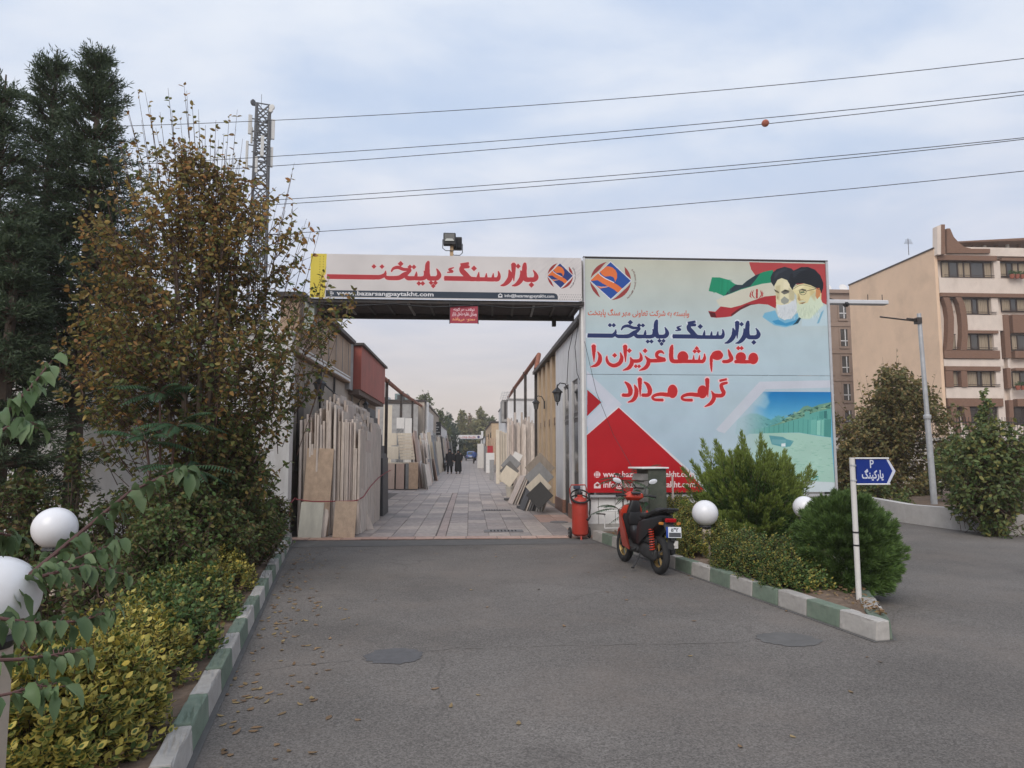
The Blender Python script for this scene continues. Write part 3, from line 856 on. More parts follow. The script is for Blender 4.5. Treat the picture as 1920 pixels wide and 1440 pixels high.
# ---- banner over the gate, units: 0..508 along, 0..81 down
def banner_print():
    P = Print(0, 0, 508, 81, 3.2, hexc('cfcac8'))
    P.poly([(0, 0), (29, 0), (27, 82), (0, 82)], hexc('d2bf4c'))
    for i in range(16):
        for j in range(2):
            P.blob(17 + j * 6, 5 + i * 4.8, .8, .8, hexc('6b5a20'))
    for i in range(70):
        a = rnd.uniform(395, 500); b = rnd.uniform(2, 50)
        P.poly([(a, b), (a + 14, b - 12), (a + 14.4, b - 11.6), (a + .5, b + .4)], hexc('b2adb2'), .5)
    dk = hexc('353f4c')
    P.poly([(29, 67), (455, 67), (460, 69), (462, 73), (462, 79), (29, 79)], dk)
    wh = hexc('d8d8da')
    globe_icon(P, 39, 73, 4.3, wh, dk)
    P.text('www.bazarsangpaytakht.com', 49, 68.2, 228, 78.6, wh, .025)
    mail_icon(P, 353, 72.4, 4, wh, dk)
    P.text('info@bazarsangpaytakht.com', 361, 69.4, 455, 77.2, wh, .02)
    for i in range(10):
        for j in range(3):
            P.blob(466 + i * 4.3 + (j % 2) * 2, 69.5 + j * 4.2, .7, .7, hexc('4a4a50'))
    xs = [60, 345, 885, 945, 1480, 1845]; xd = [30.5, 137, 238, 248, 352, 421]
    def f(a):
        x = np.interp(a[:, 0], xs, xd); y = (a[:, 1] - 190) / (382 - 190) * 34.0 + 11.5
        return np.stack([x, y], 1), .228
    lettering(P, TITLE, hexc('e2c6c4'), f, .9); lettering(P, TITLE, hexc('b0383e'), f)
    logo(P, lambda a: (a - (755, 790)) / 24.5 + (467, 34), hexc('2c3d78'), hexc('dc7238'), hexc('96302f'), hexc('dedbe0'))
    arc_text(P, 'Paytakht Stone Market', 466, 34, 31.5, -32, 50, -3.4, hexc('4a4448'))
    return P
def red_sign_print():
    P = Print(0, 0, 52, 33, 10, hexc('a34350'))
    w = hexc('e6ccd0')
    P.text(persian('توقف هر گونه'), 6, 3, 46, 10.5, w, .03)
    P.text(persian('وسایل نقلیه داخل بازار'), 3, 11.5, 50, 20, w, .025)
    P.text(persian('ممنوع می\u200cباشد'), 3.5, 21.5, 47, 30.5, hexc('e8a878'), .03)
    return P
def parking_print():
    P = Print(0, 0, 66, 44, 10, hexc('17307c'))
    w = hexc('c6cad6')
    P.text('P', 23, 1, 29.5, 16, w, .01)
    P.text(persian('پارکینگ'), 8.5, 17.5, 45, 41.5, w, .03)
    P.poly([(51, 0), (54.5, 0), (66, 21.5), (54.5, 44), (50, 44), (60.5, 21.5)], w)
    return P
def plate_print():
    P = Print(0, 0, 32, 19, 10, hexc('dfe2e6'))
    P.poly([(0, 0), (4, 0), (4, 19), (0, 19)], hexc('2a4a9c'))
    P.text('۵۴۲', 10, 1.5, 26, 8.6, hexc('1c1c22'), .04)
    P.poly([(5.5, 10), (31, 10), (31, 18), (5.5, 18)], hexc('55565a'))
    return P
def far_banner_print():
    P = Print(0, 0, 42, 8, 14, hexc('d6d3d3'))
    xs = [60, 345, 885, 945, 1480, 1845]; xd = [3, 9, 16, 17.5, 24.5, 31]
    f = lambda a: (np.stack([np.interp(a[:, 0], xs, xd), (a[:, 1] - 190) / 192 * 3.6 + 1.8], 1), .0165)
    lettering(P, TITLE, hexc('a8383e'), f)
    P.blob(36.5, 3.6, 2.3, 2.3, hexc('6a3844')); P.dia(36.5, 3.6, 2, hexc('2c3d78'))
    P.poly([(0, 6.6), (42, 6.6), (42, 8), (0, 8)], hexc('5a606a'))
    return P
def sheet(name, TL, TR, BR, BL, material, parent=None, nx=1, ny=1, u0=0, v0=0, u1=1, v1=1, thick=0.012):
    """a printed sheet with thickness and UVs; corners in world space"""
    TL, TR, BR, BL = map(Vector, (TL, TR, BR, BL))
    nrm_ = (TR - TL).cross(BL - TL).normalized()
    bm = bmesh.new(); uvl = bm.loops.layers.uv.new('UVMap')
    fr = [bm.verts.new(p) for p in (BL, BR, TR, TL)]
    bk = [bm.verts.new(p + nrm_ * thick) for p in (BL, BR, TR, TL)]
    uvs = [(u0, v0), (u1, v0), (u1, v1), (u0, v1)]
    faces = [(fr, uvs), (bk[::-1], uvs[::-1])]
    for i in range(4):
        j = (i + 1) % 4
        faces.append(([fr[j], fr[i], bk[i], bk[j]], [uvs[j], uvs[i], uvs[i], uvs[j]]))
    for vs, us in faces:
        f = bm.faces.new(vs)
        for l, q in zip(f.loops, us): l[uvl].uv = q
    bmesh.ops.recalc_face_normals(bm, faces=bm.faces)
    me = bpy.data.meshes.new(name); bm.to_mesh(me); bm.free()
    me.materials.append(material)
    o = bpy.data.objects.new(name, me); COL.objects.link(o)
    if parent is not None: o.parent = parent
    return o

# ================================================================== the setting
A_ASPH = mat('asphalt', (0.146, 0.132, 0.120), rough=0.93, var=0.10, scale=0.5, spec=0.25)
def asphalt_nodes(m, base, speck, seed=0.0):
    nt = m.node_tree; N, L = nt.nodes, nt.links; b = N['Principled BSDF']
    tc = [n for n in N if n.type == 'TEX_COORD'][0]
    src = b.inputs['Base Color'].links[0].from_socket
    v = N.new('ShaderNodeTexVoronoi'); v.inputs['Scale'].default_value = 110
    L.new(tc.outputs['Object'], v.inputs['Vector'])
    sep = N.new('ShaderNodeSeparateColor'); L.new(v.outputs['Color'], sep.inputs[0])
    mr = N.new('ShaderNodeMapRange'); mr.inputs['From Min'].default_value = 0.0; mr.inputs['From Max'].default_value = 1.0
    mr.inputs['To Min'].default_value = 1 - speck; mr.inputs['To Max'].default_value = 1 + speck
    L.new(sep.outputs[0], mr.inputs['Value'])
    n2 = N.new('ShaderNodeTexNoise'); n2.inputs['Scale'].default_value = 38; n2.inputs['Detail'].default_value = 6; n2.inputs['Roughness'].default_value = 0.75
    L.new(tc.outputs['Object'], n2.inputs['Vector'])
    m2 = N.new('ShaderNodeMapRange'); m2.inputs['From Min'].default_value = 0.3; m2.inputs['From Max'].default_value = 0.7; m2.inputs['To Min'].default_value = 0.80; m2.inputs['To Max'].default_value = 1.20
    L.new(n2.outputs['Fac'], m2.inputs['Value'])
    # wheel-worn and dusty areas
    n3 = N.new('ShaderNodeTexNoise'); n3.inputs['Scale'].default_value = 0.35; n3.inputs['Detail'].default_value = 5; n3.inputs['Roughness'].default_value = 0.6
    L.new(tc.outputs['Object'], n3.inputs['Vector'])
    m3 = N.new('ShaderNodeMapRange'); m3.inputs['From Min'].default_value = 0.32; m3.inputs['From Max'].default_value = 0.68; m3.inputs['To Min'].default_value = 0.76; m3.inputs['To Max'].default_value = 1.22
    L.new(n3.outputs['Fac'], m3.inputs['Value'])
    q = N.new('ShaderNodeMath'); q.operation = 'MULTIPLY'; L.new(mr.outputs[0], q.inputs[0]); L.new(m2.outputs[0], q.inputs[1])
    q2 = N.new('ShaderNodeMath'); q2.operation = 'MULTIPLY'; L.new(q.outputs[0], q2.inputs[0]); L.new(m3.outputs[0], q2.inputs[1])
    sc = N.new('ShaderNodeVectorMath'); sc.operation = 'SCALE'; L.new(src, sc.inputs[0]); L.new(q2.outputs[0], sc.inputs['Scale'])
    # brown dust blown into patches
    n4 = N.new('ShaderNodeTexNoise'); n4.inputs['Scale'].default_value = 0.7; n4.inputs['Detail'].default_value = 8; n4.inputs['Roughness'].default_value = 0.7
    mp = N.new('ShaderNodeMapping'); mp.inputs['Location'].default_value = (9.3, 4.4, 0); L.new(tc.outputs['Object'], mp.inputs[0]); L.new(mp.outputs[0], n4.inputs['Vector'])
    m4 = N.new('ShaderNodeMapRange'); m4.inputs['From Min'].default_value = 0.48; m4.inputs['From Max'].default_value = 0.78; m4.inputs['To Max'].default_value = 0.55
    L.new(n4.outputs['Fac'], m4.inputs['Value'])
    mx = N.new('ShaderNodeMix'); mx.data_type = 'RGBA'; L.new(m4.outputs[0], mx.inputs[0]); L.new(sc.outputs[0], mx.inputs[6]); mx.inputs[7].default_value = (0.20, 0.165, 0.14, 1)
    # hairline cracks, here and there, and old oil drips
    dn = N.new('ShaderNodeTexNoise'); dn.inputs['Scale'].default_value = 2.2; dn.inputs['Detail'].default_value = 6; L.new(tc.outputs['Object'], dn.inputs['Vector'])
    av = N.new('ShaderNodeMix'); av.data_type = 'VECTOR'; av.inputs[0].default_value = 0.28; L.new(tc.outputs['Object'], av.inputs[4]); L.new(dn.outputs['Color'], av.inputs[5])
    vc = N.new('ShaderNodeTexVoronoi'); vc.feature = 'DISTANCE_TO_EDGE'; vc.inputs['Scale'].default_value = 0.62; L.new(av.outputs[1], vc.inputs['Vector'])
    cr = N.new('ShaderNodeMapRange'); cr.inputs['From Min'].default_value = 0.002; cr.inputs['From Max'].default_value = 0.008; cr.inputs['To Min'].default_value = 0.26; cr.inputs['To Max'].default_value = 0.0; L.new(vc.outputs['Distance'], cr.inputs['Value'])
    cm = N.new('ShaderNodeMapRange'); cm.inputs['From Min'].default_value = 0.46; cm.inputs['From Max'].default_value = 0.56; L.new(n3.outputs['Fac'], cm.inputs['Value'])
    vo = N.new('ShaderNodeTexVoronoi'); vo.inputs['Scale'].default_value = 0.8; vo.inputs['Randomness'].default_value = 1.0; L.new(av.outputs[1], vo.inputs['Vector'])
    om = N.new('ShaderNodeMapRange'); om.inputs['From Min'].default_value = 0.05; om.inputs['From Max'].default_value = 0.13; om.inputs['To Min'].default_value = 0.2; om.inputs['To Max'].default_value = 0.0; L.new(vo.outputs['Distance'], om.inputs['Value'])
    q3 = N.new('ShaderNodeMath'); q3.operation = 'MULTIPLY'; L.new(cr.outputs[0], q3.inputs[0]); L.new(cm.outputs[0], q3.inputs[1])
    q4 = N.new('ShaderNodeMath'); q4.operation = 'MAXIMUM'; L.new(q3.outputs[0], q4.inputs[0]); L.new(om.outputs[0], q4.inputs[1])
    mk = N.new('ShaderNodeMix'); mk.data_type = 'RGBA'; L.new(q4.outputs[0], mk.inputs[0]); L.new(mx.outputs[2], mk.inputs[6]); mk.inputs[7].default_value = (0.045, 0.04, 0.037, 1)
    L.new(mk.outputs[2], b.inputs['Base Color'])
    bu = N.new('ShaderNodeBump'); bu.inputs['Strength'].default_value = 0.4; bu.inputs['Distance'].default_value = 0.004
    L.new(v.outputs['Distance'], bu.inputs['Height']); L.new(bu.outputs[0], b.inputs['Normal'])
asphalt_nodes(A_ASPH, None, 0.34)
A_PATCH = mat('asphalt_patch', (0.105, 0.102, 0.104), rough=0.9, var=0.16, scale=14, bump=0.3, bscale=90)
A_STRIP = mat('asphalt_smooth', (0.12, 0.115, 0.11), rough=0.9, var=0.16, scale=5, bump=0.3, bscale=120)
SOIL = mat('soil', (0.15, 0.105, 0.075), rough=1, var=0.4, scale=9, bump=0.9, bscale=26, dirt=(0.26, 0.2, 0.15), dirt_amt=0.7)
GROUND = mat('dry_ground', (0.24, 0.2, 0.16), rough=1, var=0.25, scale=0.6)
CONC = mat('concrete', (0.40, 0.385, 0.36), rough=0.9, var=0.22, scale=5, bump=0.25, dirt=(0.2, 0.18, 0.16), dirt_amt=0.7)
WHITEWALL = mat('white_plaster', (0.70, 0.69, 0.68), rough=0.9, var=0.07, scale=2.5, bump=0.15, bscale=30, dirt=(0.40, 0.37, 0.34), dirt_amt=0.6, dirt_scale=2.2, dirt_stretch=(1.2, 1.2, .22))
WHITEPAINT = mat('white_paint', (0.74, 0.735, 0.72), rough=0.6, var=0.06, scale=5, dirt=(0.45, 0.42, 0.39), dirt_amt=0.35, dirt_scale=3)
TANWALL = mat('tan_plaster', (0.52, 0.39, 0.26), rough=0.9, var=0.12, scale=2, bump=0.15, dirt=(0.34, 0.25, 0.17), dirt_amt=0.7, dirt_scale=2.4, dirt_stretch=(1.2, 1.2, .2))
BEIGEWALL = mat('beige_plaster', (0.42, 0.36, 0.30), rough=0.9, var=0.14, scale=2, bump=0.2, dirt=(0.24, 0.2, 0.17), dirt_amt=0.8, dirt_scale=2.4, dirt_stretch=(1.2, 1.2, .2))
GREYWALL = mat('grey_render', (0.34, 0.33, 0.32), rough=0.95, var=0.2, scale=3, bump=0.3, dirt=(0.2, 0.19, 0.18), dirt_amt=0.7)
STEEL = mat('dark_steel', (0.055, 0.048, 0.045), rough=0.55, var=0.3, scale=9, dirt=(0.12, 0.07, 0.045), dirt_amt=0.6, dirt_scale=6)
RUST = mat('rusty_pipe', (0.26, 0.10, 0.06), rough=0.7, var=0.3, scale=7)
GALV = mat('galvanised', (0.46, 0.47, 0.48), rough=0.5, var=0.14, scale=7, metal=0.4, dirt=(0.3, 0.29, 0.28), dirt_amt=0.5)
BLACKM = mat('black_metal', (0.03, 0.03, 0.032), rough=0.45, var=0.2, scale=10)
DOORDARK = mat('dark_door', (0.055, 0.05, 0.05), rough=0.4, var=0.25, scale=4)
GLASSD = glass_mat('dark_glass', (0.035, 0.04, 0.045))
WIRE = mat('black_cable', (0.025, 0.025, 0.028), rough=0.6, var=0.1)

def flat(name, poly, z, m, kind='structure', label=None):
    b = MB(); b.add([(x, y, z) for x, y in poly], [tuple(range(len(poly)))])
    o = b.build(name, m); o['kind'] = kind
    return o
# one ground sheet to the horizon, the asphalt above it
flat('ground', [(-900, -200), (900, -200), (900, 1500), (-900, 1500)], -0.03, GROUND)
flat('road', [(-60, -40), (70, -40), (70, 62), (-60, 62)], 0.0, A_ASPH)
# smoother strip of asphalt before the threshold
flat('asphalt_strip', [(-3.3, 11.9), (2.25, 12.1), (2.2, 12.72), (-3.4, 12.72)], 0.004, A_STRIP)
def disc(name, cx, cy, rx, ry, z, m, n=34, j=0.10):
    pts = []
    for i in range(n):
        a = 2 * math.pi * i / n; k = 1 + rnd.uniform(-j, j)
        pts.append((cx + rx * k * math.cos(a), cy + ry * k * math.sin(a)))
    return flat(name, pts, z, m)
p = gr(740, 1230); disc('asphalt_patch', p.x, p.y, 0.225, 0.22, 0.004, A_PATCH)
p = gr(1478, 1199); disc('asphalt_patch', p.x, p.y, 0.26, 0.22, 0.004, A_STRIP)
# a filled service trench: a thin pale wandering seam across the road
SEAM = mat('seam_filler', (0.17, 0.155, 0.14), rough=0.95, var=0.3, scale=12)
b = MB()
pts = [gr(px, py) for px, py in ((455, 1262), (560, 1248), (680, 1236), (690, 1234))]
for px, py in ((795, 1222), (860, 1215), (960, 1213), (1060, 1210), (1160, 1209), (1260, 1207), (1400, 1203)): pts.append(gr(px, py))
pts = [p_.lerp(q_, t_ / 6) + Vector((0, rnd.uniform(-.018, .018), 0)) for p_, q_ in zip(pts[:-1], pts[1:]) for t_ in range(6)] + [pts[-1]]
vs, fs = [], []
for i, q in enumerate(pts):
    w = 0.002 + rnd.random() * 0.007; vs += [(q.x, q.y - w, 0.003), (q.x, q.y + w, 0.003)]
fs = [(2 * i, 2 * i + 2, 2 * i + 3, 2 * i + 1) for i in range(len(pts) - 1) if not 18 <= i < 24 and rnd.random() > .16]
b.add(vs, fs); o = b.build('road_seam', SEAM); o['kind'] = 'structure'

# ---- alley paving: mortar bed, single tiles near, one textured sheet beyond
ALX0, ALX1, ALY0, TILE_END = -3.45, 2.62, 13.05, 29.25
MORTAR = mat('mortar', (0.16, 0.14, 0.13), rough=1, var=0.2, scale=20)
TILE_M = stone_mat('paving_stone', [(0.26, 0.215, 0.195), (0.37, 0.315, 0.28), (0.18, 0.155, 0.145), (0.42, 0.35, 0.305), (0.31, 0.255, 0.23), (0.22, 0.19, 0.18), (0.35, 0.28, 0.245)], streak=(1, 1, 1), var=0.34, rough=0.55)
PINK_M = stone_mat('pink_stone', [(0.46, 0.29, 0.22), (0.40, 0.25, 0.2), (0.5, 0.34, 0.27)], streak=(1, 1, 1), var=0.25, rough=0.6)
b = MB(); b.box(ALX0, 12.72, -0.02, ALX1, TILE_END, 0.014)
paving = b.build('paving', MORTAR); paving['kind'] = 'structure'
def far_paving_mat():
    m, nt, bs = _base('paving_far'); N, L = nt.nodes, nt.links
    tc = N.new('ShaderNodeTexCoord'); br = N.new('ShaderNodeTexBrick')
    mp = N.new('ShaderNodeMapping'); mp.inputs['Rotation'].default_value = (0, 0, R(90)); L.new(tc.outputs['Object'], mp.inputs[0]); L.new(mp.outputs[0], br.inputs['Vector'])
    br.inputs['Scale'].default_value = 1.0; br.inputs['Brick Width'].default_value = 0.62; br.inputs['Row Height'].default_value = 0.42; br.inputs['Mortar Size'].default_value = 0.012
    br.inputs['Color1'].default_value = (0.37, 0.315, 0.285, 1); br.inputs['Color2'].default_value = (0.26, 0.225, 0.21, 1); br.inputs['Mortar'].default_value = (0.17, 0.15, 0.14, 1)
    n = N.new('ShaderNodeTexNoise'); n.inputs['Scale'].default_value = 4; L.new(tc.outputs['Object'], n.inputs['Vector'])
    mr = N.new('ShaderNodeMapRange'); mr.inputs['To Min'].default_value = 0.75; mr.inputs['To Max'].default_value = 1.25; L.new(n.outputs['Fac'], mr.inputs['Value'])
    sc = N.new('ShaderNodeVectorMath'); sc.operation = 'SCALE'; L.new(br.outputs['Color'], sc.inputs[0]); L.new(mr.outputs[0], sc.inputs['Scale'])
    L.new(sc.outputs[0], bs.inputs['Base Color']); bs.inputs['Roughness'].default_value = 0.6
    return m
b = MB(); b.box(ALX0, TILE_END + 0.004, -0.02, ALX1 + 2, 240, 0.026)
o = b.build('paving_beyond', far_paving_mat()); o['kind'] = 'structure'
SX0, SX1 = -0.61, -0.43          # the pink strip down the middle
tile_mesh = {}
def tile(x0, y0, x1, y1, m, dz=0.0):
    key = (round(x1 - x0, 3), round(y1 - y0, 3), m.name)
    if key not in tile_mesh:
        q = MB(); w, d = x1 - x0, y1 - y0
        q.box(-w / 2, -d / 2, 0, w / 2, d / 2, 0.012)
        o = q.build('tile', m, paving, bevel=0.002); tile_mesh[key] = o.data
    else:
        o = bpy.data.objects.new('tile', tile_mesh[key]); COL.objects.link(o); o.parent = paving
    o.location = ((x0 + x1) / 2, (y0 + y1) / 2, 0.0145 + dz)
    o.rotation_euler = (rnd.uniform(-.002, .002), rnd.uniform(-.002, .002), 0)
STRIP_M = stone_mat('strip_stone', [(0.31, 0.235, 0.21), (0.36, 0.28, 0.25), (0.28, 0.22, 0.2)], streak=(1, 1, 1), var=.25)
n_tiles = 0
y = ALY0
TW, TD = 0.40, 0.60
while y + TD <= TILE_END and n_tiles < 262:
    x = SX0 - 0.008 - TW
    while x > -2.95:
        tile(x + .004, y + .004, x + TW - .004, y + TD - .004, TILE_M, rnd.uniform(0, .0025)); n_tiles += 1; x -= TW
    x = SX1 + 0.008
    off = 0.0
    while x + TW < 2.45:
        pink = x > 1.3 and y < 17.0 and rnd.random() < 0.75
        tile(x + .004, y + .004, x + TW - .004, y + TD - .004, PINK_M if pink else TILE_M, rnd.uniform(0, .0025)); n_tiles += 1; x += TW
    y += TD
TILE_Y = y
y = ALY0
while y + 0.5 < TILE_Y:
    tile(SX0 + .016, y + .003, SX1 - .004, y + .497, STRIP_M); y += 0.5
if TILE_Y < TILE_END - 0.01:
    b = MB(); b.box(-3.4, TILE_Y + .004, 0.0142, 2.5, TILE_END, 0.0265); o = b.build('paving_field', MATS.get('x', bpy.data.materials['paving_far']), paving)
# pink threshold stones along the asphalt
x = -3.3
while x < 2.35:
    w = rnd.uniform(0.28, 0.62)
    tile(x, 12.735, min(x + w - .012, 2.42), 13.04, PINK_M, rnd.uniform(-.002, .004)); x += w
# drain grates
SLOT = mat('grate_slot', (0.012, 0.012, 0.012), rough=0.9, var=0.1)
GRATE = mat('grate_iron', (0.16, 0.15, 0.15), rough=0.6, var=0.2, scale=12)
for px, py, wpx, lab in ((944, 996, 72, 'cast iron drain grate in the alley floor nearest the road'), (930, 957, 54, 'cast iron drain grate in the alley floor behind the nearest one')):
    q = gr(px, py, .03); w = wpx / FPX * q.y
    b = MB(); b.box(-w / 2, -.17, 0, w / 2, .17, .014)
    t = tag(b.build('drain_grate', GRATE), lab, 'drain grate', 'drain grates in the alley floor'); t.location = (q.x, q.y, .0275)
    for k in range(8):
        q2 = MB(); xx = -w * .32 + k * w * .09
        q2.box(xx - w * .018, -.12, .0142, xx + w * .018, .12, .0165); q2.build('slot', SLOT, t)
q = gr(1048, 979, .03); b = MB(); b.lathe([(0.2, 0), (0.2, .012), (0.18, .016)], 24)
t = tag(b.build('manhole_cover', GRATE), 'round dark manhole cover in the pink stone by the right wall', 'manhole cover'); t.location = (q.x, q.y, .0275)

# ---- planting beds
def LK(Y): return -0.70 - 0.19 * Y          # road edge of the left kerb
b = MB()
n = 26
ys = [0.2 + i * 12.7 / n for i in range(n + 1)]
vs, fs = [], []
for i, yy in enumerate(ys):
    for j in range(18):
        x = LK(yy) - 0.11 - j * 0.75
        vs.append((x, yy, 0.10 + 0.05 * math.sin(yy * 2.1 + j) * (j > 0) + rnd.uniform(0, .03)))
for i in range(n):
    for j in range(17): fs.append((i * 18 + j, (i + 1) * 18 + j, (i + 1) * 18 + j + 1, i * 18 + j + 1))
b.add(vs, fs); soil = b.build('soil', SOIL, smooth=True); soil['kind'] = 'structure'
KT, KA, KB_ = Vector((3.42, 5.80, 0)), Vector((2.22, 12.6, 0)), Vector((6.9, 13.3, 0))   # right bed: tip, near the gate, far right
vs, fs = [], []
for i in range(15):
    t = i / 14
    l = (KT + Vector((.1, .18, 0))).lerp(KA + Vector((.15, 0, 0)), t); r = (KT + Vector((.1, .18, 0))).lerp(KB_ - Vector((.12, 0, 0)), t)
    for j in range(9):
        q = l.lerp(r, j / 8); vs.append((q.x, q.y, .12 + .06 * math.sin(t * math.pi) * math.sin(j / 8 * math.pi) + rnd.uniform(0, .03)))
for i in range(14):
    for j in range(8): fs.append((i * 9 + j, i * 9 + j + 1, (i + 1) * 9 + j + 1, (i + 1) * 9 + j))
b = MB(); b.add(vs, fs); o = b.build('planting_soil', SOIL, smooth=True); o['kind'] = 'structure'

# stones and clods on the bare soil
b = MB()
for k in range(700):
    if k < 560:
        yy = rnd.uniform(1.5, 12.5); xx = LK(yy) - .25 - abs(rnd.gauss(0, 1.8)); zz_ = .14
    else:
        t = rnd.random(); l = (KT + Vector((.25, .3, 0))).lerp(KA + Vector((.3, 0, 0)), t); r = (KT + Vector((.25, .3, 0))).lerp(KB_ - Vector((.3, 0, 0)), t); q = l.lerp(r, rnd.random()); xx, yy, zz_ = q.x, q.y, .165
    s_ = rnd.choice((.008, .012, .016, .028)) * rnd.uniform(.7, 1.3)
    b.ball((xx, yy, zz_), (s_ * rnd.uniform(.7, 1.4), s_, s_ * .7), 5, 3)
o = b.build('rubble', stone_mat('clod', [(.2, .15, .11), (.28, .22, .17)], streak=(1, 1, 1), var=.5, rough=1)); o['kind'] = 'stuff'; o['label'] = 'clods and small stones lying on the soil of the planting beds'
# ---- kerbs: painted blocks, green and white in turn, each block by itself
KWHITE = mat('kerb_white', (0.37, 0.35, 0.325), rough=0.9, var=0.2, scale=9, bump=0.22, bscale=70, dirt=(0.19, 0.165, 0.145), dirt_amt=0.9, dirt_scale=4, objrand=.1)
KGREEN = mat('kerb_green', (0.145, 0.185, 0.142), rough=0.85, var=0.22, scale=9, bump=0.22, bscale=70, dirt=(0.2, 0.185, 0.16), dirt_amt=0.85, dirt_scale=5, objrand=.12)
def kerb(name, A, B, inside, n, first, w=0.16, h=0.165):
    """inside: unit vector from the road edge towards the bed"""
    A, B = Vector(A), Vector(B)
    root = empty(name, A); root['kind'] = 'structure'
    d = (B - A); L_ = d.length / n; ang = math.atan2(d.y, d.x)
    foot = MB(); foot.box(-.01, -.03, -.03, d.length + .01, w + .02, 0.008)
    side = 1 if (Vector((-d.y, d.x, 0)).dot(inside) > 0) else -1
    if side < 0:
        foot = MB(); foot.box(-.01, -w - .02, -.03, d.length + .01, .03, 0.008)
    f = foot.build('footing', A_STRIP, root); f.rotation_euler = (0, 0, ang)
    for i in range(n):
        q = MB(); hh = h + rnd.uniform(-.006, .006)
        y0, y1 = (0, w) if side > 0 else (-w, 0)
        sl = .012
        a = [(-L_ / 2 + .003, y0, 0), (L_ / 2 - .003, y0, 0), (L_ / 2 - .003, y1, 0), (-L_ / 2 + .003, y1, 0)]
        t = [(x_, y_ + (sl if (y_ == 0) == (side > 0) and side > 0 else -sl if (y_ == 0 and side < 0) else 0), hh) for x_, y_, _ in a]
        q.hexa(a, t)
        k = q.build('kerb_stone', KGREEN if (i + first) % 2 == 0 else KWHITE, root, bevel=0.010, seg=2)
        bm = bmesh.new(); bm.from_mesh(k.data)      # chipped arrises
        bmesh.ops.subdivide_edges(bm, edges=[e for e in bm.edges if e.calc_length() > .08], cuts=4, use_grid_fill=True)
        for v in bm.verts:
            if v.co.z > hh - .03:
                c_ = rnd.random()
                v.co.z -= (.014 * c_ if c_ > .8 else .003 * c_); v.co.y += rnd.uniform(-.003, .003)
        bm.to_mesh(k.data); bm.free()
        pos = A + d * ((i + .5) / n)
        k.location = (pos.x - A.x + rnd.uniform(-.004, .004), pos.y - A.y + rnd.uniform(-.003, .003), 0.004)
        k.rotation_euler = (rnd.uniform(-.008, .008), rnd.uniform(-.008, .008), ang + rnd.uniform(-.006, .006))
    return root
kerb('kerb', (LK(2.0), 2.0, 0), (LK(12.6), 12.6, 0), Vector((-1, 0, 0)), 22, 0, w=.115, h=.155)
kerb('kerb', KT, KA, Vector((1, .2, 0)), 15, 1, w=.14)
kerb('kerb', KT + Vector((.165, .03, 0)), KB_, Vector((-1, .5, 0)), 17, 0)

# ---- left white wall beside the gate
b = MB(); b.box(-13, 13.0, -.02, -3.30, 13.25, 3.75); b.box(-13.02, 12.96, 3.752, -3.27, 13.29, 3.82)
tag(b.build('boundary_wall', WHITEWALL, org=(-8, 13.1, 0)), 'plain white plastered wall behind the autumn tree left of the gate', 'wall')

# ================================================================== hoarding beside the gate
HY = 13.0
hx0 = (at(1095, 488, HY).x + at(1103, 924, HY).x) / 2; hx1 = (at(1540, 489, HY).x + at(1567, 922, HY).x) / 2 + .03
hz1 = at(1320, 489, HY).z; hz0 = at(1330, 923, HY).z; hzm = at(1300, 703, HY).z
ALU = mat('aluminium_trim', (0.55, 0.55, 0.56), rough=0.4, var=0.08, scale=12, metal=0.5)
him = hoarding_print().image('hoarding_print')
HM = image_mat('hoarding_print', him, rough=0.45, bump=0.3)
hb = thing('billboard', 'tall pale blue welcome billboard with two portraits and red writing', 'billboard', (hx0, HY, 0))
def hsheet(z0, z1, v0, v1, lab):
    s_ = sheet('printed_sheet', (hx0, HY, z1), (hx1, HY, z1), (hx1, HY, z0), (hx0, HY, z0), HM, None, v0=v0, v1=v1)
    s_.parent = hb; s_.location = (-hx0, -HY, 0); s_['label'] = lab
vm = (hzm - hz0) / (hz1 - hz0)
hsheet(hzm + .004, hz1, vm, 1.0, 'upper printed sheet with flag, portraits and dark blue heading')
hsheet(hz0, hzm - .004, 0.0, vm, 'lower printed sheet with red triangle and quarry picture')
wid = hx1 - hx0
b = MB(); b.box(-.035, -.02, hz0 - .04, -.004, .05, hz1 + .02); b.build('edge_trim', ALU, hb)
b = MB(); b.box(wid + .004, -.02, hz0 - .04, wid + .05, .08, hz1 + .02); b.build('edge_trim', ALU, hb)
b = MB(); b.box(-.035, -.015, hz1 + .022, wid + .05, .06, hz1 + .045); b.build('top_rail', STEEL, hb)
b = MB(); b.box(-.035, -.03, hz0 - .085, wid + .05, .06, hz0 - .042); b.build('bottom_rail', ALU, hb)
for k in range(5):
    x = .1 + k * (wid - .2) / 4
    b = MB(); b.box(x - .04, .062, hz0 - .08, x + .04, .13, hz1); b.build('post', STEEL, hb)
# sheet-clad wall below it
b = MB(); bw = thing('low_wall', 'low white panelled wall below the welcome billboard', 'wall', (hx0 - .1, HY + .05, 0))
nb = 16; L_ = wid + .3
for k in range(nb):
    q = MB(); q.box(k * L_ / nb + .004, 0, 0, (k + 1) * L_ / nb - .004, .09, hz0 - .09); q.build('panel', WHITEPAINT, bw, bevel=.004)
b = MB(); b.box(0, .091, 0, L_, .12, hz0 - .09); b.build('backing', GREYWALL, bw)
b = MB(); b.box(0, -.02, -.02, L_, -.002, .24); b.build('plinth', CONC, bw)

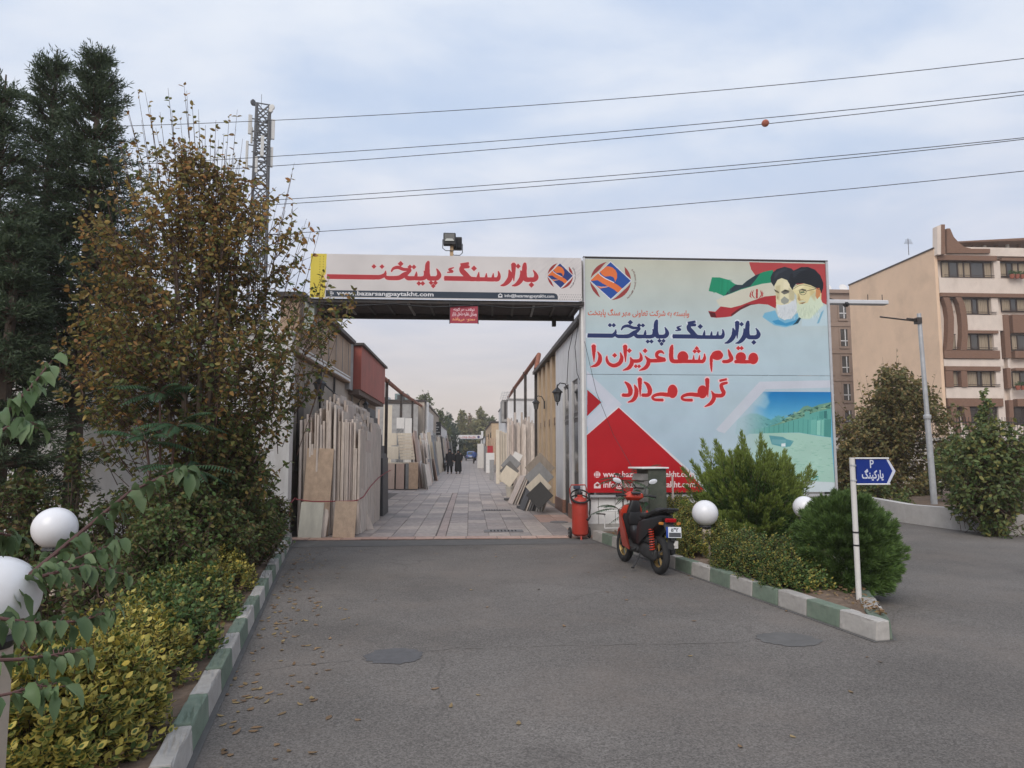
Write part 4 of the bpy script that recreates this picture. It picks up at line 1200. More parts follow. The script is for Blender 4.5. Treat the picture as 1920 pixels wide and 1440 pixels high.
# ================================================================== gate with its banner
GY = 12.95
gx0, gx1 = at(583, 515, GY).x, at(1090, 525, GY).x
gz1 = at(836, 481, GY).z; gz0 = at(836, 562, GY).z
gt = thing('entrance_gate', 'wide entrance gate whose white banner has red writing and a blue logo', 'gate', (gx0, GY, 0))
gw = gx1 - gx0
bim = banner_print().image('banner_print')
BM = image_mat('banner_print', bim, rough=0.5, bump=0.35)
s_ = sheet('banner', (0, -.05, gz1), (gw, -.05, gz1), (gw, -.05, gz0), (0, -.05, gz0), BM, gt)
b = MB(); b.box(0, -.03, gz1 - .04, gw, .02, gz1 - .005); b.box(0, -.03, gz0 + .02, gw, .02, gz0 + .06)
for k in range(9): b.box(k * gw / 8 - .02 * (k > 0), -.03, gz0 + .062, k * gw / 8 + .02, .01, gz1 - .042)
b.build('banner_frame', STEEL, gt)
bz0 = at(836, 587, GY + .4).z
b = MB(); b.box(-.1, .0, gz0 - .07, gw + .05, .06, gz0 - .005); b.build('beam_flange', STEEL, gt)
b = MB(); b.box(-.1, 1.28, gz0 - .13, gw + .05, 1.36, gz0 + .02); b.build('beam_flange', STEEL, gt)
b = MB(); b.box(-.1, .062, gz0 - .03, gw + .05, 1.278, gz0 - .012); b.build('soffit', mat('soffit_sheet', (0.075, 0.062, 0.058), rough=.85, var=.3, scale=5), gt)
for k in range(13):
    x = .2 + k * (gw - .3) / 12
    q = MB(); q.hexa([(x - .02, .07, gz0 - .065), (x + .02, .07, gz0 - .065), (x + .06, 1.27, gz0 - .065), (x + .02, 1.27, gz0 - .065)], [(x - .02, .07, gz0 - .032), (x + .02, .07, gz0 - .032), (x + .06, 1.27, gz0 - .032), (x + .02, 1.27, gz0 - .032)]); q.build('rib', GREYWALL if k % 3 == 1 else STEEL, gt)
cable = MB(); cable.tube([(gw * (t / 20), -.02 + .04 * math.sin(t), gz0 - .09 - .05 * abs(math.sin(t * .5))) for t in range(21)], .012, 5); cable.build('cable', WIRE, gt)
b = MB(); b.box(-.12, .1, 3.84, .06, .3, gz0 - .035); b.build('post', mat('post_greygreen', (0.33, 0.36, 0.33), rough=.7, var=.15), gt)
b = MB(); b.box(gw + .0, .08, 0, gw + .11, .3, gz1 - .02); b.build('post', WHITEPAINT, gt)
b = MB(); b.box(gw - .42, 1.2, gz0 - .26, gw - .34, 1.3, gz0 - .07); b.build('hinge_bracket', STEEL, gt)
# no-stopping sign hanging from the beam
rs = thing('hanging_sign', 'small red sign with white and orange writing hanging under the gate beam', 'sign', tuple(at(870, 590, GY - .03)))
sw, sh = 52 * GY / FPX, 33 * GY / FPX
sheet('sign_face', (-sw / 2, 0, sh / 2), (sw / 2, 0, sh / 2), (sw / 2, 0, -sh / 2), (-sw / 2, 0, -sh / 2), image_mat('red_sign_print', red_sign_print().image('red_sign_print'), rough=.45), rs)
for sx in (-1, 1):
    q = MB(); q.tube([(sx * (sw / 2 + .008), .01, -sh / 2 - .01), (sx * (sw / 2 + .008), .01, sh / 2 + .11)], .009, 6); q.build('hanger', BLACKM, rs)
# floodlights on a timber post
FL_GLASS = glass_mat('lamp_glass', (0.55, 0.56, 0.52), .15)
P_ = at(847, 482, GY + .02)
ft = thing('floodlight_post', 'short bare timber post on top of the entrance gate', 'post', tuple(P_))
WOOD = mat('bare_timber', (0.42, 0.29, 0.17), rough=.85, var=.3, scale=14, stretch=(1, 1, .15))
b = MB(); b.box(-.035, -.03, -.06, .03, .03, .26); b.build('timber', WOOD, ft, bevel=.004)
b = MB(); b.box(-.06, .03, -.03, .19, .09, .02); b.build('cross_bar', STEEL, ft)
def floodlight(lab, px, py, w, h, yoff, back):
    c = at(px, py, GY + yoff)
    t = thing('floodlight', lab, 'floodlight', tuple(c), group='floodlights on the gate')
    q = MB(); q.box(-w / 2, -.06, -h / 2, w / 2, .07, h / 2); q.build('housing', BLACKM, t, bevel=.012)
    if back:
        for k in range(7):
            f = MB(); x = -w * .42 + k * w * .14; f.box(x - .006, -.10, -h * .42, x + .006, -.061, h * .42); f.build('cooling_fin', BLACKM, t)
    else:
        f = MB(); f.box(-w * .4, -.075, -h * .2, w * .4, -.062, h * .4); f.build('lens', mat('lens_dim', (.16, .16, .15), rough=.25, var=.1), t)
        f = MB(); f.add([(-w * .38, -.078, -h * .22), (w * .38, -.078, -h * .22), (w * .24, -.078, -h * .02), (-w * .24, -.078, -h * .02)], [(0, 1, 2, 3)]); f.build('reflector', FL_GLASS, t)
    f = MB(); f.tube([(-w * .55, 0, 0), (-w * .55, 0, -h * .75), (-w * .3, 0, -h * .95), (w * .3, 0, -h * .95), (w * .55, 0, -h * .75), (w * .55, 0, 0)], .008, 5); f.build('bracket', BLACKM, t)
floodlight('front floodlight on the gate facing the road with its pale reflector showing', 843, 449, .235, .23, -.02, False)
floodlight('second floodlight on the gate seen from its ribbed back', 857, 457, .19, .24, .22, True)

# ================================================================== wall lanterns
def lantern(lab, px, py, Y, side, s=1.0):
    """side: +1 the wall is to the right"""
    c = at(px, py, Y)
    t = thing('wall_lantern', lab, 'lantern', tuple(c), group='black wall lanterns')
    q = MB(); q.lathe([(0.02, -.16 * s), (0.05 * s, -.13 * s), (0.085 * s, .05 * s), (0.085 * s, .06 * s)], 6); q.build('glass_cage', glass_mat('lantern_glass', (.12, .125, .13), .2), t)
    for k in range(6):
        a = 2 * math.pi * k / 6; f = MB(); f.tube([(.052 * s * math.cos(a), .052 * s * math.sin(a), -.13 * s), (.087 * s * math.cos(a), .087 * s * math.sin(a), .06 * s)], .007 * s, 4); f.build('cage_bar', BLACKM, t)
    q = MB(); q.lathe([(0.12 * s, .055 * s), (0.115 * s, .075 * s), (0.05 * s, .14 * s), (0.02 * s, .17 * s), (0.012 * s, .23 * s), (0.0, .25 * s)], 6); q.build('hood', BLACKM, t)
    q = MB(); q.lathe([(0.0, -.24 * s), (.015 * s, -.2 * s), (.025 * s, -.165 * s)], 6); q.build('finial', BLACKM, t)
    q = MB(); q.tube([(0, 0, .2 * s), (side * .06 * s, 0, .27 * s), (side * .17 * s, 0, .25 * s), (side * .24 * s, 0, .13 * s), (side * .25 * s, 0, -.05 * s)], .014 * s, 6)
    q.box(side * .25 * s - .02, -.05, -.12 * s, side * .25 * s + .02, .05, .12 * s); q.build('arm', BLACKM, t)
    return t

# ================================================================== shops on the left
LX = -3.45
sl = thing('shop_building', 'beige shop on the left with faded tan sign boxes above its wall', 'shop', (LX, 13.4, 0))
b = MB(); b.box(-4, 0, 0, 0, 12.4, 3.45); b.build('wall', BEIGEWALL, sl)
b = MB(); b.box(-.22, .1, 3.47, .14, 6.0, 4.55); b.build('sign_box', mat('faded_sign', (0.38, 0.27, 0.19), rough=.7, var=.22, scale=1.4, dirt=(.25, .2, .16), dirt_amt=.6), sl)
b = MB(); b.box(.142, .15, 3.5, .16, 5.9, 3.56); b.box(.142, .15, 3.6, .155, 5.9, 3.63); b.build('sign_trim', WHITEPAINT, sl)
for k in range(7):
    q = MB(); q.box(.142, .3 + k * .88, 3.66, .152, .325 + k * .88, 4.5); q.build('sign_batten', GREYWALL, sl)
b = MB(); b.box(-.3, .0, 4.57, .26, 6.1, 4.66); b.build('roof_edge', STEEL, sl)
b = MB(); b.box(-.9, 5.98, 3.3, .12, 6.55, 4.6); b.build('frame_bay', GREYWALL, sl)
b = MB(); b.hexa([(-.9, 6.6, 3.35), (.34, 6.6, 3.35), (.34, 12.2, 3.3), (-.9, 12.2, 3.3)], [(-.9, 6.6, 4.6), (.34, 6.6, 4.6), (.34, 12.2, 4.6), (-.9, 12.2, 4.6)])
rb = b.build('sign_box', mat('red_sheet', (0.36, 0.10, 0.075), rough=.65, var=.16, scale=2.4, stretch=(1, 1, .25), dirt=(.2, .09, .07), dirt_amt=.7), sl); rb['label'] = 'rust red metal box projecting above the left shop'
b = MB(); b.box(-1, 6.5, 4.61, .42, 12.3, 4.68); b.build('roof_edge', STEEL, sl)
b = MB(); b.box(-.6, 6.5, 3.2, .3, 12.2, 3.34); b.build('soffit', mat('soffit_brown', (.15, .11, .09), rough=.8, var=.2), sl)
for (y0, y1, z0, z1) in ((.7, 1.15, 1.2, 2.9), (7.2, 7.5, 1.5, 2.7), (8.2, 8.5, 1.5, 2.7), (10.0, 10.4, 1.4, 2.6)):
    q = MB(); q.box(-.02, y0, z0, .03, y1, z1); q.build('shutter', DOORDARK, sl)
for yy in (2.6, 4.2, 6.9):
    q = MB(); q.tube([(.05, yy, 2.1), (.05, yy, 3.44)], .03, 6); q.build('downpipe', GREYWALL if yy > 5 else STEEL, sl)
lantern('large black lantern on the left shop wall above the tallest travertine', 599, 727, 15.0, -1, 1.25)
lantern('small black lantern on the left shop wall beneath the red metal box', 686, 762, 21.5, -1, .9)
lp = at(632, 742, 17.5); q = MB(); q.tube([(-3.4, 15.3, lp.z + .35), (-3.32, 16.3, lp.z + .12), (-3.3, 17.3, lp.z + .02), (-3.3, 18.5, lp.z - .1)], .02, 5)
tag(q.build('wall_cable', WIRE), 'black cable slung along the left shop wall between the lanterns', 'cable')

# steel pipe rails of the open yards
def yard_frame(lab, posts, beam, m_beam, r=.055):
    t = thing('steel_frame', lab, 'frame', tuple(posts[0][0]))
    o_ = Vector(posts[0][0])
    for a, c in posts:
        q = MB(); a, c = Vector(a), Vector(c); q.box(a.x - o_.x - r, a.y - o_.y - r, a.z - o_.z, a.x - o_.x + r, a.y - o_.y + r, c.z - o_.z); q.build('post', STEEL, t)
        q = MB(); q.box(a.x - o_.x - r * 1.8, a.y - o_.y - r * 1.8, c.z - o_.z + .002, a.x - o_.x + r * 1.8, a.y - o_.y + r * 1.8, c.z - o_.z + .1); q.build('cap', STEEL, t)
    q = MB(); q.tube([Vector(p) - o_ for p in beam], .085, 8); q.build('rail', m_beam, t, smooth=True)
    return t
def post(px, ytop, Y, X=None):
    p = at(px, ytop, Y); return ((p.x, p.y, 0), (p.x, p.y, p.z))
yard_frame('rusty pipe rail on three dark posts along the left yard', [post(725.5, 716, 26.8), post(752.5, 738, 32), post(773.5, 751, 38)],
           [at(718, 708, 25.9), at(725.5, 714, 26.8), at(752.5, 736.5, 32), at(773.5, 750, 38), at(790, 761, 47)], RUST)
yard_frame('red pipe rail on two dark posts along the right yard', [post(985, 702, 28.9), post(965, 729, 36)],
           [at(1005, 692, 25.5) , at(1010.5, 665, 26.0), at(985, 700, 28.9), at(965, 727, 36), at(953, 745, 42)], RUST)

# ================================================================== shops on the right
RX = 2.45
sr = thing('shop_building', 'white pillared shop with dark doors on the right behind the gate', 'shop', (RX, 13.2, 0))
b = MB(); b.box(.32, 0, 0, 4, 6.35, 4.42); b.build('wall', WHITEWALL, sr)
b = MB(); b.box(0, 0, 3.25, .318, 6.35, 4.42); b.build('upper_wall', WHITEWALL, sr)
b = MB(); b.box(-.12, -.05, 4.43, 1.2, 6.38, 4.53); b.build('roof_edge', STEEL, sr)
STONE_RED = mat('red_granite', (0.27, 0.14, 0.10), rough=.45, var=.25, scale=14)
for (y0, y1) in ((0.1, .75), (1.75, 2.25), (3.2, 3.7), (4.75, 6.3)):
    q = MB(); q.box(-.02, y0, .0, .316, y1, 3.246); q.build('pillar', WHITEWALL, sr, bevel=.01)
    q = MB(); q.box(-.05, y0 - .03, .0, .30, y1 + .03, .34); q.build('pillar_base', STONE_RED, sr)
for (y0, y1) in ((.77, 1.73), (2.27, 3.18), (3.72, 4.73)):
    q = MB(); q.box(.03, y0, 0, .30, y1, 2.35); d = q.build('door', DOORDARK, sr)
    q = MB(); q.box(.018, y0 + .1, 1.1, .028, y1 - .1, 2.25); q.build('pane', GLASSD, d)
    q = MB(); q.box(.005, y0 + .08, .95, .028, y0 + .13, 1.08); q.build('handle', GALV, d)
    q = MB(); q.box(.03, y0, 2.4, .30, y1, 3.24); w_ = q.build('window', DOORDARK, sr)
    q = MB(); q.box(.018, y0 + .08, 2.48, .028, y1 - .08, 3.16); q.build('pane', GLASSD, w_)
    q = MB(); q.box(.02, y0, 2.36, .31, y1, 2.395); q.build('door_head', GREYWALL, sr)
st = thing('shop_building', 'tan shop with narrow windows on the right beyond the white pillared one', 'shop', (RX + .08, 19.6, 0))
b = MB(); b.box(.22, 0, 0, 4, 6.8, 4.5); b.build('wall', TANWALL, st)
b = MB(); b.box(-.12, -.03, 4.51, 1.2, 6.85, 4.62); b.build('roof_edge', STEEL, st)
b = MB(); b.box(-.05, 6.7, 0, .05, 6.86, 4.9); b.build('corner_post', STEEL, st)
for k in range(5):
    y0 = .15 + k * 1.35
    q = MB(); q.box(0, y0, 0, .216, y0 + .62, 4.5); q.build('pilaster', TANWALL, st)
    if k < 4:
        q = MB(); q.box(.1, y0 + .64, .9, .216, y0 + 1.33, 2.4); w_ = q.build('window', DOORDARK, st)
        q = MB(); q.box(.07, y0 + .7, .96, .098, y0 + 1.27, 2.34); q.build('pane', GLASSD, w_)
        q = MB(); q.box(.12, y0 + .64, 2.7, .216, y0 + 1.33, 3.3); w_ = q.build('window', DOORDARK, st)
        q = MB(); q.box(.04, y0 + .64, 2.42, .216, y0 + 1.33, 2.6); q.build('lintel', mat('lintel_brown', (.25, .17, .11), rough=.8, var=.2), st)
lantern('black lantern on the right white pillar nearest the gate', 1045, 741, 17.2, 1, 1.15)
lantern('black lantern on the tan shop wall on the right', 1005, 759, 22.8, 1, 1.1)
# white building at the back of the right yard
wb = thing('shop_building', 'white building with a caged wall box at the back of the right yard', 'shop', (2.0, 37.5, 0))
z1 = at(960, 750, 37.5).z
b = MB(); b.box(.08, 0, 0, 5, 12, z1); b.build('wall', WHITEWALL, wb)
b = MB(); b.box(.03, -.05, z1 + .002, 5.05, 12, z1 + .08); b.build('coping', GREYWALL, wb)
b = MB(); b.box(-.22, .6, z1 - 1.15, .07, 2.6, z1 + .05); f = b.build('wall_box', GREYWALL, wb)
b = MB(); b.box(-.1, .585, z1 - 1.0, .03, .598, z1 - .05); b.build('box_panel', DOORDARK, f)
for k in range(5):
    q = MB(); x = -.30 + .03 * k; q.tube([(x, .5, z1 + .1 + .09 * k), (x + .42, .5, z1 + .1 + .09 * k)], .016, 4); q.build('cage_bar', GALV, wb)
for k in range(4):
    q = MB(); q.tube([(-.34 + k * .14, .5, z1 + .05), (-.2 + k * .14, .5, z1 + .5)], .016, 4); q.build('cage_bar', GALV, wb)
# tan workshop further back on the right, then the rest of the row
def block(lab, x0, y0, x1, y1, z, m, edge=STEEL, nwin=0, face=-1):
    t = thing('shop_building', lab, 'shop', (x0, y0, 0))
    b = MB(); b.box(0, 0, 0, x1 - x0, y1 - y0, z); b.build('wall', m, t)
    b = MB(); b.box(-.08, -.06, z + .002, x1 - x0 + .08, y1 - y0, z + .14); b.build('roof_edge', edge, t)
    for k in range(nwin):
        yy = (k + .5) * (y1 - y0) / nwin
        xx = -.03 if face < 0 else x1 - x0 + .03
        q = MB(); q.box(min(xx, xx - .03 * face * -1), yy - .5, 1.2, max(xx, xx + .03), yy + .5, z - .8); q.build('shutter', m if k % 2 else DOORDARK, t)
    return t
block('ochre workshop with vertical ribs far down the right side of the alley', 1.9, 60, 8, 82, at(930, 793, 60).z, TANWALL, nwin=7)
block('low pale shed behind the ochre workshop on the right', 2.1, 83, 8, 108, 3.4, WHITEWALL, nwin=4)
block('grey shed nearest the far banner on the right side', 2.3, 109, 9, 150, 3.6, GREYWALL, nwin=4)
# left row beyond the yard
yb = thing('yard_wall', 'grey rendered wall behind the left yard of stone slabs', 'wall', (-9, 46, 0))
z1 = at(760, 757, 46).z
b = MB(); b.box(0, 0, 0, 5.6, .25, z1); b.build('render', GREYWALL, yb)
b = MB(); b.box(-.05, -.04, z1 + .002, 5.65, .3, z1 + .1); b.build('coping', STEEL, yb)
def cab(px0, px1, ytop, ybot, Y, m, lab, name='rooftop_cabin', cat='cabin'):
    a, c = at(px0, ybot, Y), at(px1, ytop, Y)
    t = thing(name, lab, cat, (a.x, Y, a.z))
    w, h = c.x - a.x, c.z - a.z
    q = MB(); q.box(0, 0, 0, w, 2.0, h); q.build('shell', m, t)
    q = MB(); q.box(w * .2, -.03, h * .25, w * .8, -.003, h * .85); q.build('pane', GLASSD, t)
    return t
cab(740, 764, 738, 756, 52, mat('teal_metal', (.2, .25, .25), rough=.6, var=.15), 'grey green glazed cabin above the left yard wall')
cab(719, 727, 743, 756, 50, WHITEPAINT, 'small white cabin above the left yard wall by the first post')
lb = block('pale shed with white panels beyond the left yard', -8.5, 47, -3.05, 69, at(805, 768, 56).z, BEIGEWALL, nwin=0)
for k in range(5):
    q = MB(); q.box(5.46, 1 + k * 2.1, 1.6, 5.5, 2.6 + k * 2.1, 4.5); q.build('panel', WHITEPAINT, lb)
q = MB(); q.tube([(5.6, .6, .2), (5.6, .6, 4.9)], .12, 8); q.build('downpipe', WHITEPAINT, lb)
block('low white shed halfway down the left side of the alley', -8.5, 70, -3.1, 96, 4.3, WHITEWALL, nwin=3, face=1)
block('grey shed furthest down the left side of the alley', -8.5, 97, -3.2, 140, 3.9, BEIGEWALL, nwin=4, face=1)
a, c = at(812, 816, 64), at(827, 791, 64)
t = thing('shop_sign', 'black shop sign with white lines above the left slabs', 'sign', (a.x, 64, a.z))
q = MB(); q.box(0, 0, 0, c.x - a.x, .12, c.z - a.z); q.build('board', BLACKM, t)
for k, (f0, f1) in enumerate(((.3, .85), (.25, .6), (.3, .75), (.2, .5))):
    q = MB(); w, h = c.x - a.x, c.z - a.z; q.box(w * f0, -.02, h * (.2 + .19 * k), w * f1, -.003, h * (.25 + .19 * k)); q.build('white_line', WHITEPAINT, t)
# second banner at the far end
FY = 128
a, c = at(859, 824, FY), at(903, 815.5, FY)
fg = thing('far_gate', 'small white banner gate with red writing at the far end of the alley', 'gate', (a.x, FY, 0))
w = c.x - a.x
sheet('banner', (0, 0, c.z), (w, 0, c.z), (w, 0, a.z), (0, 0, a.z), image_mat('far_banner_print', far_banner_print().image('far_banner_print'), rough=.5), fg)
for x in (-.1, w + .1):
    q = MB(); q.box(x - .2, .05, 0, x + .2, .45, c.z + (.7 if x > 0 else 0)); q.build('post', WHITEPAINT, fg)

# ================================================================== stone slabs for sale
TRAV = stone_mat('travertine', [(0.53, 0.448, 0.385), (0.636, 0.556, 0.49), (0.466, 0.394, 0.341), (0.678, 0.605, 0.539), (0.562, 0.464, 0.407), (0.509, 0.459, 0.424), (0.604, 0.518, 0.451)], streak=(1, 1, .3), var=.28)
CREAM = stone_mat('cream_stone', [(0.60, 0.52, 0.41), (0.64, 0.57, 0.46), (0.55, 0.46, 0.36)], streak=(1, 1, .3), var=.12)
TANST = stone_mat('tan_stone', [(0.45, 0.32, 0.225), (0.49, 0.37, 0.27)], streak=(1, 1, .7), var=.22, vein=(.3, .2, .13))
GREYST = stone_mat('grey_stone', [(0.20, 0.20, 0.205), (0.27, 0.265, 0.26), (0.235, 0.23, 0.235)], streak=(1, 1, .5), var=.18)
DARKST = stone_mat('slate_stone', [(0.085, 0.085, 0.09), (0.11, 0.11, 0.115), (0.07, 0.07, 0.075)], streak=(1, 1, .4), var=.2)
BLUEST = stone_mat('blue_grey_stone', [(0.22, 0.24, 0.27), (0.29, 0.30, 0.32), (0.17, 0.19, 0.22)], streak=(1, 1, .3), var=.15)
WHITEST = stone_mat('white_stone', [(0.62, 0.60, 0.57), (0.70, 0.68, 0.65)], streak=(1, 1, .4), var=.08)
PINKST = stone_mat('rosy_stone', [(0.50, 0.36, 0.30), (0.44, 0.32, 0.27), (0.54, 0.42, 0.35)], streak=(1, 1, .3), var=.15)
BLACKST = stone_mat('black_granite', [(0.020, 0.018, 0.018), (0.026, 0.024, 0.023)], streak=(1, 1, 1), var=.3, vein=(.042, .04, .038), rough=.4)
def slab(lab, loc, dims, m, rz=0.0, lean=(0, 0), group=None, name='stone_slab', cat='stone slab', shape=None):
    """dims w (local x), d (local y), h; the slab stands on loc; lean tilts about local x and y"""
    w, d, h = dims
    b = MB()
    if shape == 'ragged':
        k = rnd.uniform(.1, .3) * w
        b.prism([(-w / 2, 0), (w / 2, 0), (w / 2, h - rnd.uniform(0, .25)), (w / 2 - k, h - rnd.uniform(0, .06)), (-w / 2 + k, h), (-w / 2, h - rnd.uniform(.02, .3))], -d / 2, d / 2)
    else:
        b.box(-w / 2, -d / 2, 0, w / 2, d / 2, h)
    o = b.build(name, m, bevel=min(.004, d * .2, w * .2))
    o.location = loc; o.rotation_euler = (lean[0], lean[1], rz)
    return tag(o, lab, cat, group)
GZ = .029
# near left cluster: edge-on strips in four rows, front to back
tops = lambda x: 2.06 + .50 * math.exp(-((x + 2.74) / .34) ** 2)
G1 = 'travertine slabs stacked on edge by the gate'
rows = [(13.42, 14.15, .0, 'travertine slab on edge in the front row by the gate', 0), (14.22, 14.95, .22, 'travertine slab on edge in the second row by the gate', .0), (15.05, 15.8, .28, 'travertine slab on edge in the third row by the gate', 0), (15.9, 16.7, .34, 'travertine slab on edge in the back row by the gate', 0)]
for r_, (y0, y1, dh, lab, _) in enumerate(rows):
    x = -3.22
    xe = -2.10 - .045 * r_ * 0
    while x < xe:
        th = rnd.uniform(.028, .046)
        h = tops(x) * rnd.uniform(.90, 1.03) + dh * .55
        if rnd.random() < .22: h *= rnd.uniform(.72, .9)
        slab(lab, (x + th / 2, (y0 + y1) / 2 + rnd.uniform(-.05, .05), GZ), (th, y1 - y0 + rnd.uniform(-.08, .05), h), TRAV, rz=rnd.uniform(-.01, .01), lean=(rnd.uniform(-.015, .015), rnd.uniform(-.012, .004)), group=G1)
        x += th + rnd.uniform(.001, .009)
for k in range(3):      # outer faces turned to the alley
    slab('broad travertine face at the alley side of the gate stack', (-2.06, 14.0 + k * .95, GZ), (.03, .86, 1.75 + .22 * k), TRAV, lean=(0, -.03), group='broad travertine faces along the alley')
# dark slate behind
for k in range(7):
    slab('dark slate slab on edge behind the travertine by the gate', (-2.40 + k * .052, 17.6 + rnd.uniform(-.1, .1), GZ), (.045, 1.1, 2.55 - .2 * k + rnd.uniform(-.08, .08)), DARKST, lean=(0, -.02), group='dark slate slabs behind the gate travertine')
# loose pieces leaning in front
p = gr(596, 1004, GZ - .01)
slab('tall brown stone slab leaning behind the pale one left of the gate', (gr(594, 1001, .02).x + .03, 13.27, GZ), (.50, .025, 1.62), TANST, lean=(-.075, .035))
slab('pale veined slab leaning at the left end of the gate stack', (at(581, 970, 13.02).x, 13.02, .02), (.42, .025, .64), stone_mat('pale_marble', [(.52, .50, .43), (.5, .48, .4)], var=.18), lean=(-.17, .04))
slab('narrow offcut leaning beside the pale veined slab', (at(606, 985, 13.1).x, 13.1, .02), (.10, .03, .52), TRAV, lean=(-.1, .1), shape='ragged')
slab('short tan slab leaning in the middle of the gate stack', (at(645, 970, 13.0).x, 13.0, .02), (.40, .025, .66), TANST, lean=(-.16, .03))
b = MB(); b.prism([(-.03, 0), (.12, 0), (-.05, .42)], -.012, .012)
o = tag(b.build('stone_slab', TRAV), 'pointed triangular offcut at the right corner of the gate stack', 'stone slab'); p = gr(690, 993, GZ); o.location = (p.x, p.y, GZ); o.rotation_euler = (-.1, 0, .3)
ROPE = mat('red_rope', (0.30, 0.07, 0.08), rough=.8, var=.2)
q = MB(); q.tube([(-3.24, 13.36, .72), (-3.20, 13.24, .70), (-2.9, 13.24, .66), (-2.55, 13.25, .66), (-2.2, 13.3, .66), (-2.1, 13.36, .67), (-2.02, 13.6, .72), (-2.02, 14.6, .88), (-2.02, 15.8, 1.0), (-2.02, 16.9, 1.06), (-2.02, 18.1, 1.1)], .011, 5)
q.tube([(-3.24, 13.3, .72), (-3.30, 13.16, .62), (-3.27, 13.14, .5), (-3.31, 13.15, .38)], .014, 5)
tag(q.build('rope', ROPE), 'red rope tied round the travertine stack by the gate', 'rope')
# second left display: panels facing the road
Y0 = 28.4
def panel_px(lab, px0, px1, ytop, ybot, Y, m, lean, name='stone_slab', grp=None, cat='stone slab'):
    a, c = at(px0, ybot, Y), at(px1, ytop, Y)
    return slab(lab, ((a.x + c.x) / 2, Y, max(a.z, GZ)), (c.x - a.x, .03, c.z - max(a.z, GZ)), m, lean=(lean, 0), group=grp, name=name, cat=cat)
for i, (p0, p1) in enumerate(((722, 740), (742, 758))):
    panel_px(('pinkish slab standing first' if i == 0 else 'pinkish slab standing second') + ' in the bottom row of the left display', p0, p1, 869, 917, Y0, PINKST, -.04)
panel_px('grey pink slab standing third in the bottom row of the left display', 760, 768, 869, 917, Y0, GREYST, -.04)
panel_px('tan slab at the right end of the left display', 766, 784, 867, 917, Y0 - .1, TANST, -.04)
for i, (y0, y1) in enumerate(((812, 835), (837, 861))):
    panel_px(('upper' if i == 0 else 'lower') + ' cream travertine panel leaning on the left display', 720 + i * 3, 744 + i * 3.5, y0, y1, Y0 + .5 - .2 * i, CREAM, -.1)
for k in range(9):
    yy = 812 + k * 5.6
    panel_px('thin cream strip tile stacked on the left display', 745 + k * .7, 771 + k * .9, yy, yy + 4.9, Y0 + .5 - .05 * k, CREAM, -.1, name='strip_tile', grp='cream strip tiles on the left display', cat='tile')
a, c = at(716, 867, Y0 + .55), at(784, 863, Y0 + .55)
t = thing('display_shelf', 'stone shelf ledge across the left display', 'shelf', (a.x, Y0 + .25, 0))
b = MB(); b.box(0, 0, a.z - .06, c.x - a.x, .5, a.z); b.build('ledge', CREAM, t)
b = MB(); b.box(0.02, .1, 0, c.x - a.x - .02, .46, a.z - .062); b.build('base', DOORDARK, t)
for (p0, p1, y0, y1, m, lab) in ((717, 735, 759, 812, CREAM, 'tall pale slab behind the left display by the first post'), (706, 712, 767, 812, PINKST, 'narrow rosy slab behind the dark slate'), (742, 758, 783, 803, WHITEST, 'white slab with blue cast behind the left display'), (758, 772, 784, 800, WHITEST, 'white slab behind the left display next to the third post'), (742, 757, 803, 812, BLUEST, 'bluish slab low behind the left display')):
    panel_px(lab, p0, p1, y0, 870, Y0 + 2.2, m, -.05)
# long left rows of slabs leaning on the wall, seen edge on
def lean_row(lab, grp, y0, y1, xf, h0, h1, mats, face=1, th=.03, step=.22, wid=.9, lean=.16):
    y = y0; n = 0
    while y < y1:
        h = rnd.uniform(h0, h1); m = rnd.choice(mats)
        w = rnd.uniform(.7, 1.1) * wid
        slab(lab, (xf - face * rnd.uniform(0, .35), y, GZ), (th, w, h), m, lean=(0, -lean * face * rnd.uniform(.7, 1.2)), group=grp, rz=(rnd.uniform(-.15, .3)) * face)
        y += step * rnd.uniform(.7, 1.3) * (1 + (y - 28) * .012); n += 1
    return n
lean_row('rosy or cream slab leaning in the left row past the display', 'rosy and cream slabs past the left display', 29.6, 35.5, -2.0, 1.8, 2.5, [PINKST, TRAV, CREAM, PINKST], step=.30)
lean_row('short slab leaning low at the foot of the left row', 'short slabs at the foot of the left row', 29.2, 38, -1.75, .9, 1.25, [PINKST, TRAV, GREYST, WHITEST], step=.55)
lean_row('grey or white slab leaning halfway down the left row', 'grey and white slabs halfway down the left row', 35.5, 42, -1.9, 1.9, 2.7, [GREYST, WHITEST, TRAV, CREAM], step=.4)
lean_row('blue grey slab leaning in the left row by the two women', 'blue grey slabs by the two women', 42, 49, -1.95, 2.3, 2.9, [BLUEST, BLUEST, GREYST, TRAV], step=.42)
lean_row('pale slab leaning far down the left row', 'pale slabs far down the left row', 50, 95, -2.0, 2.2, 3.1, [CREAM, PINKST, WHITEST, TRAV, GREYST], step=.95, wid=1.6)
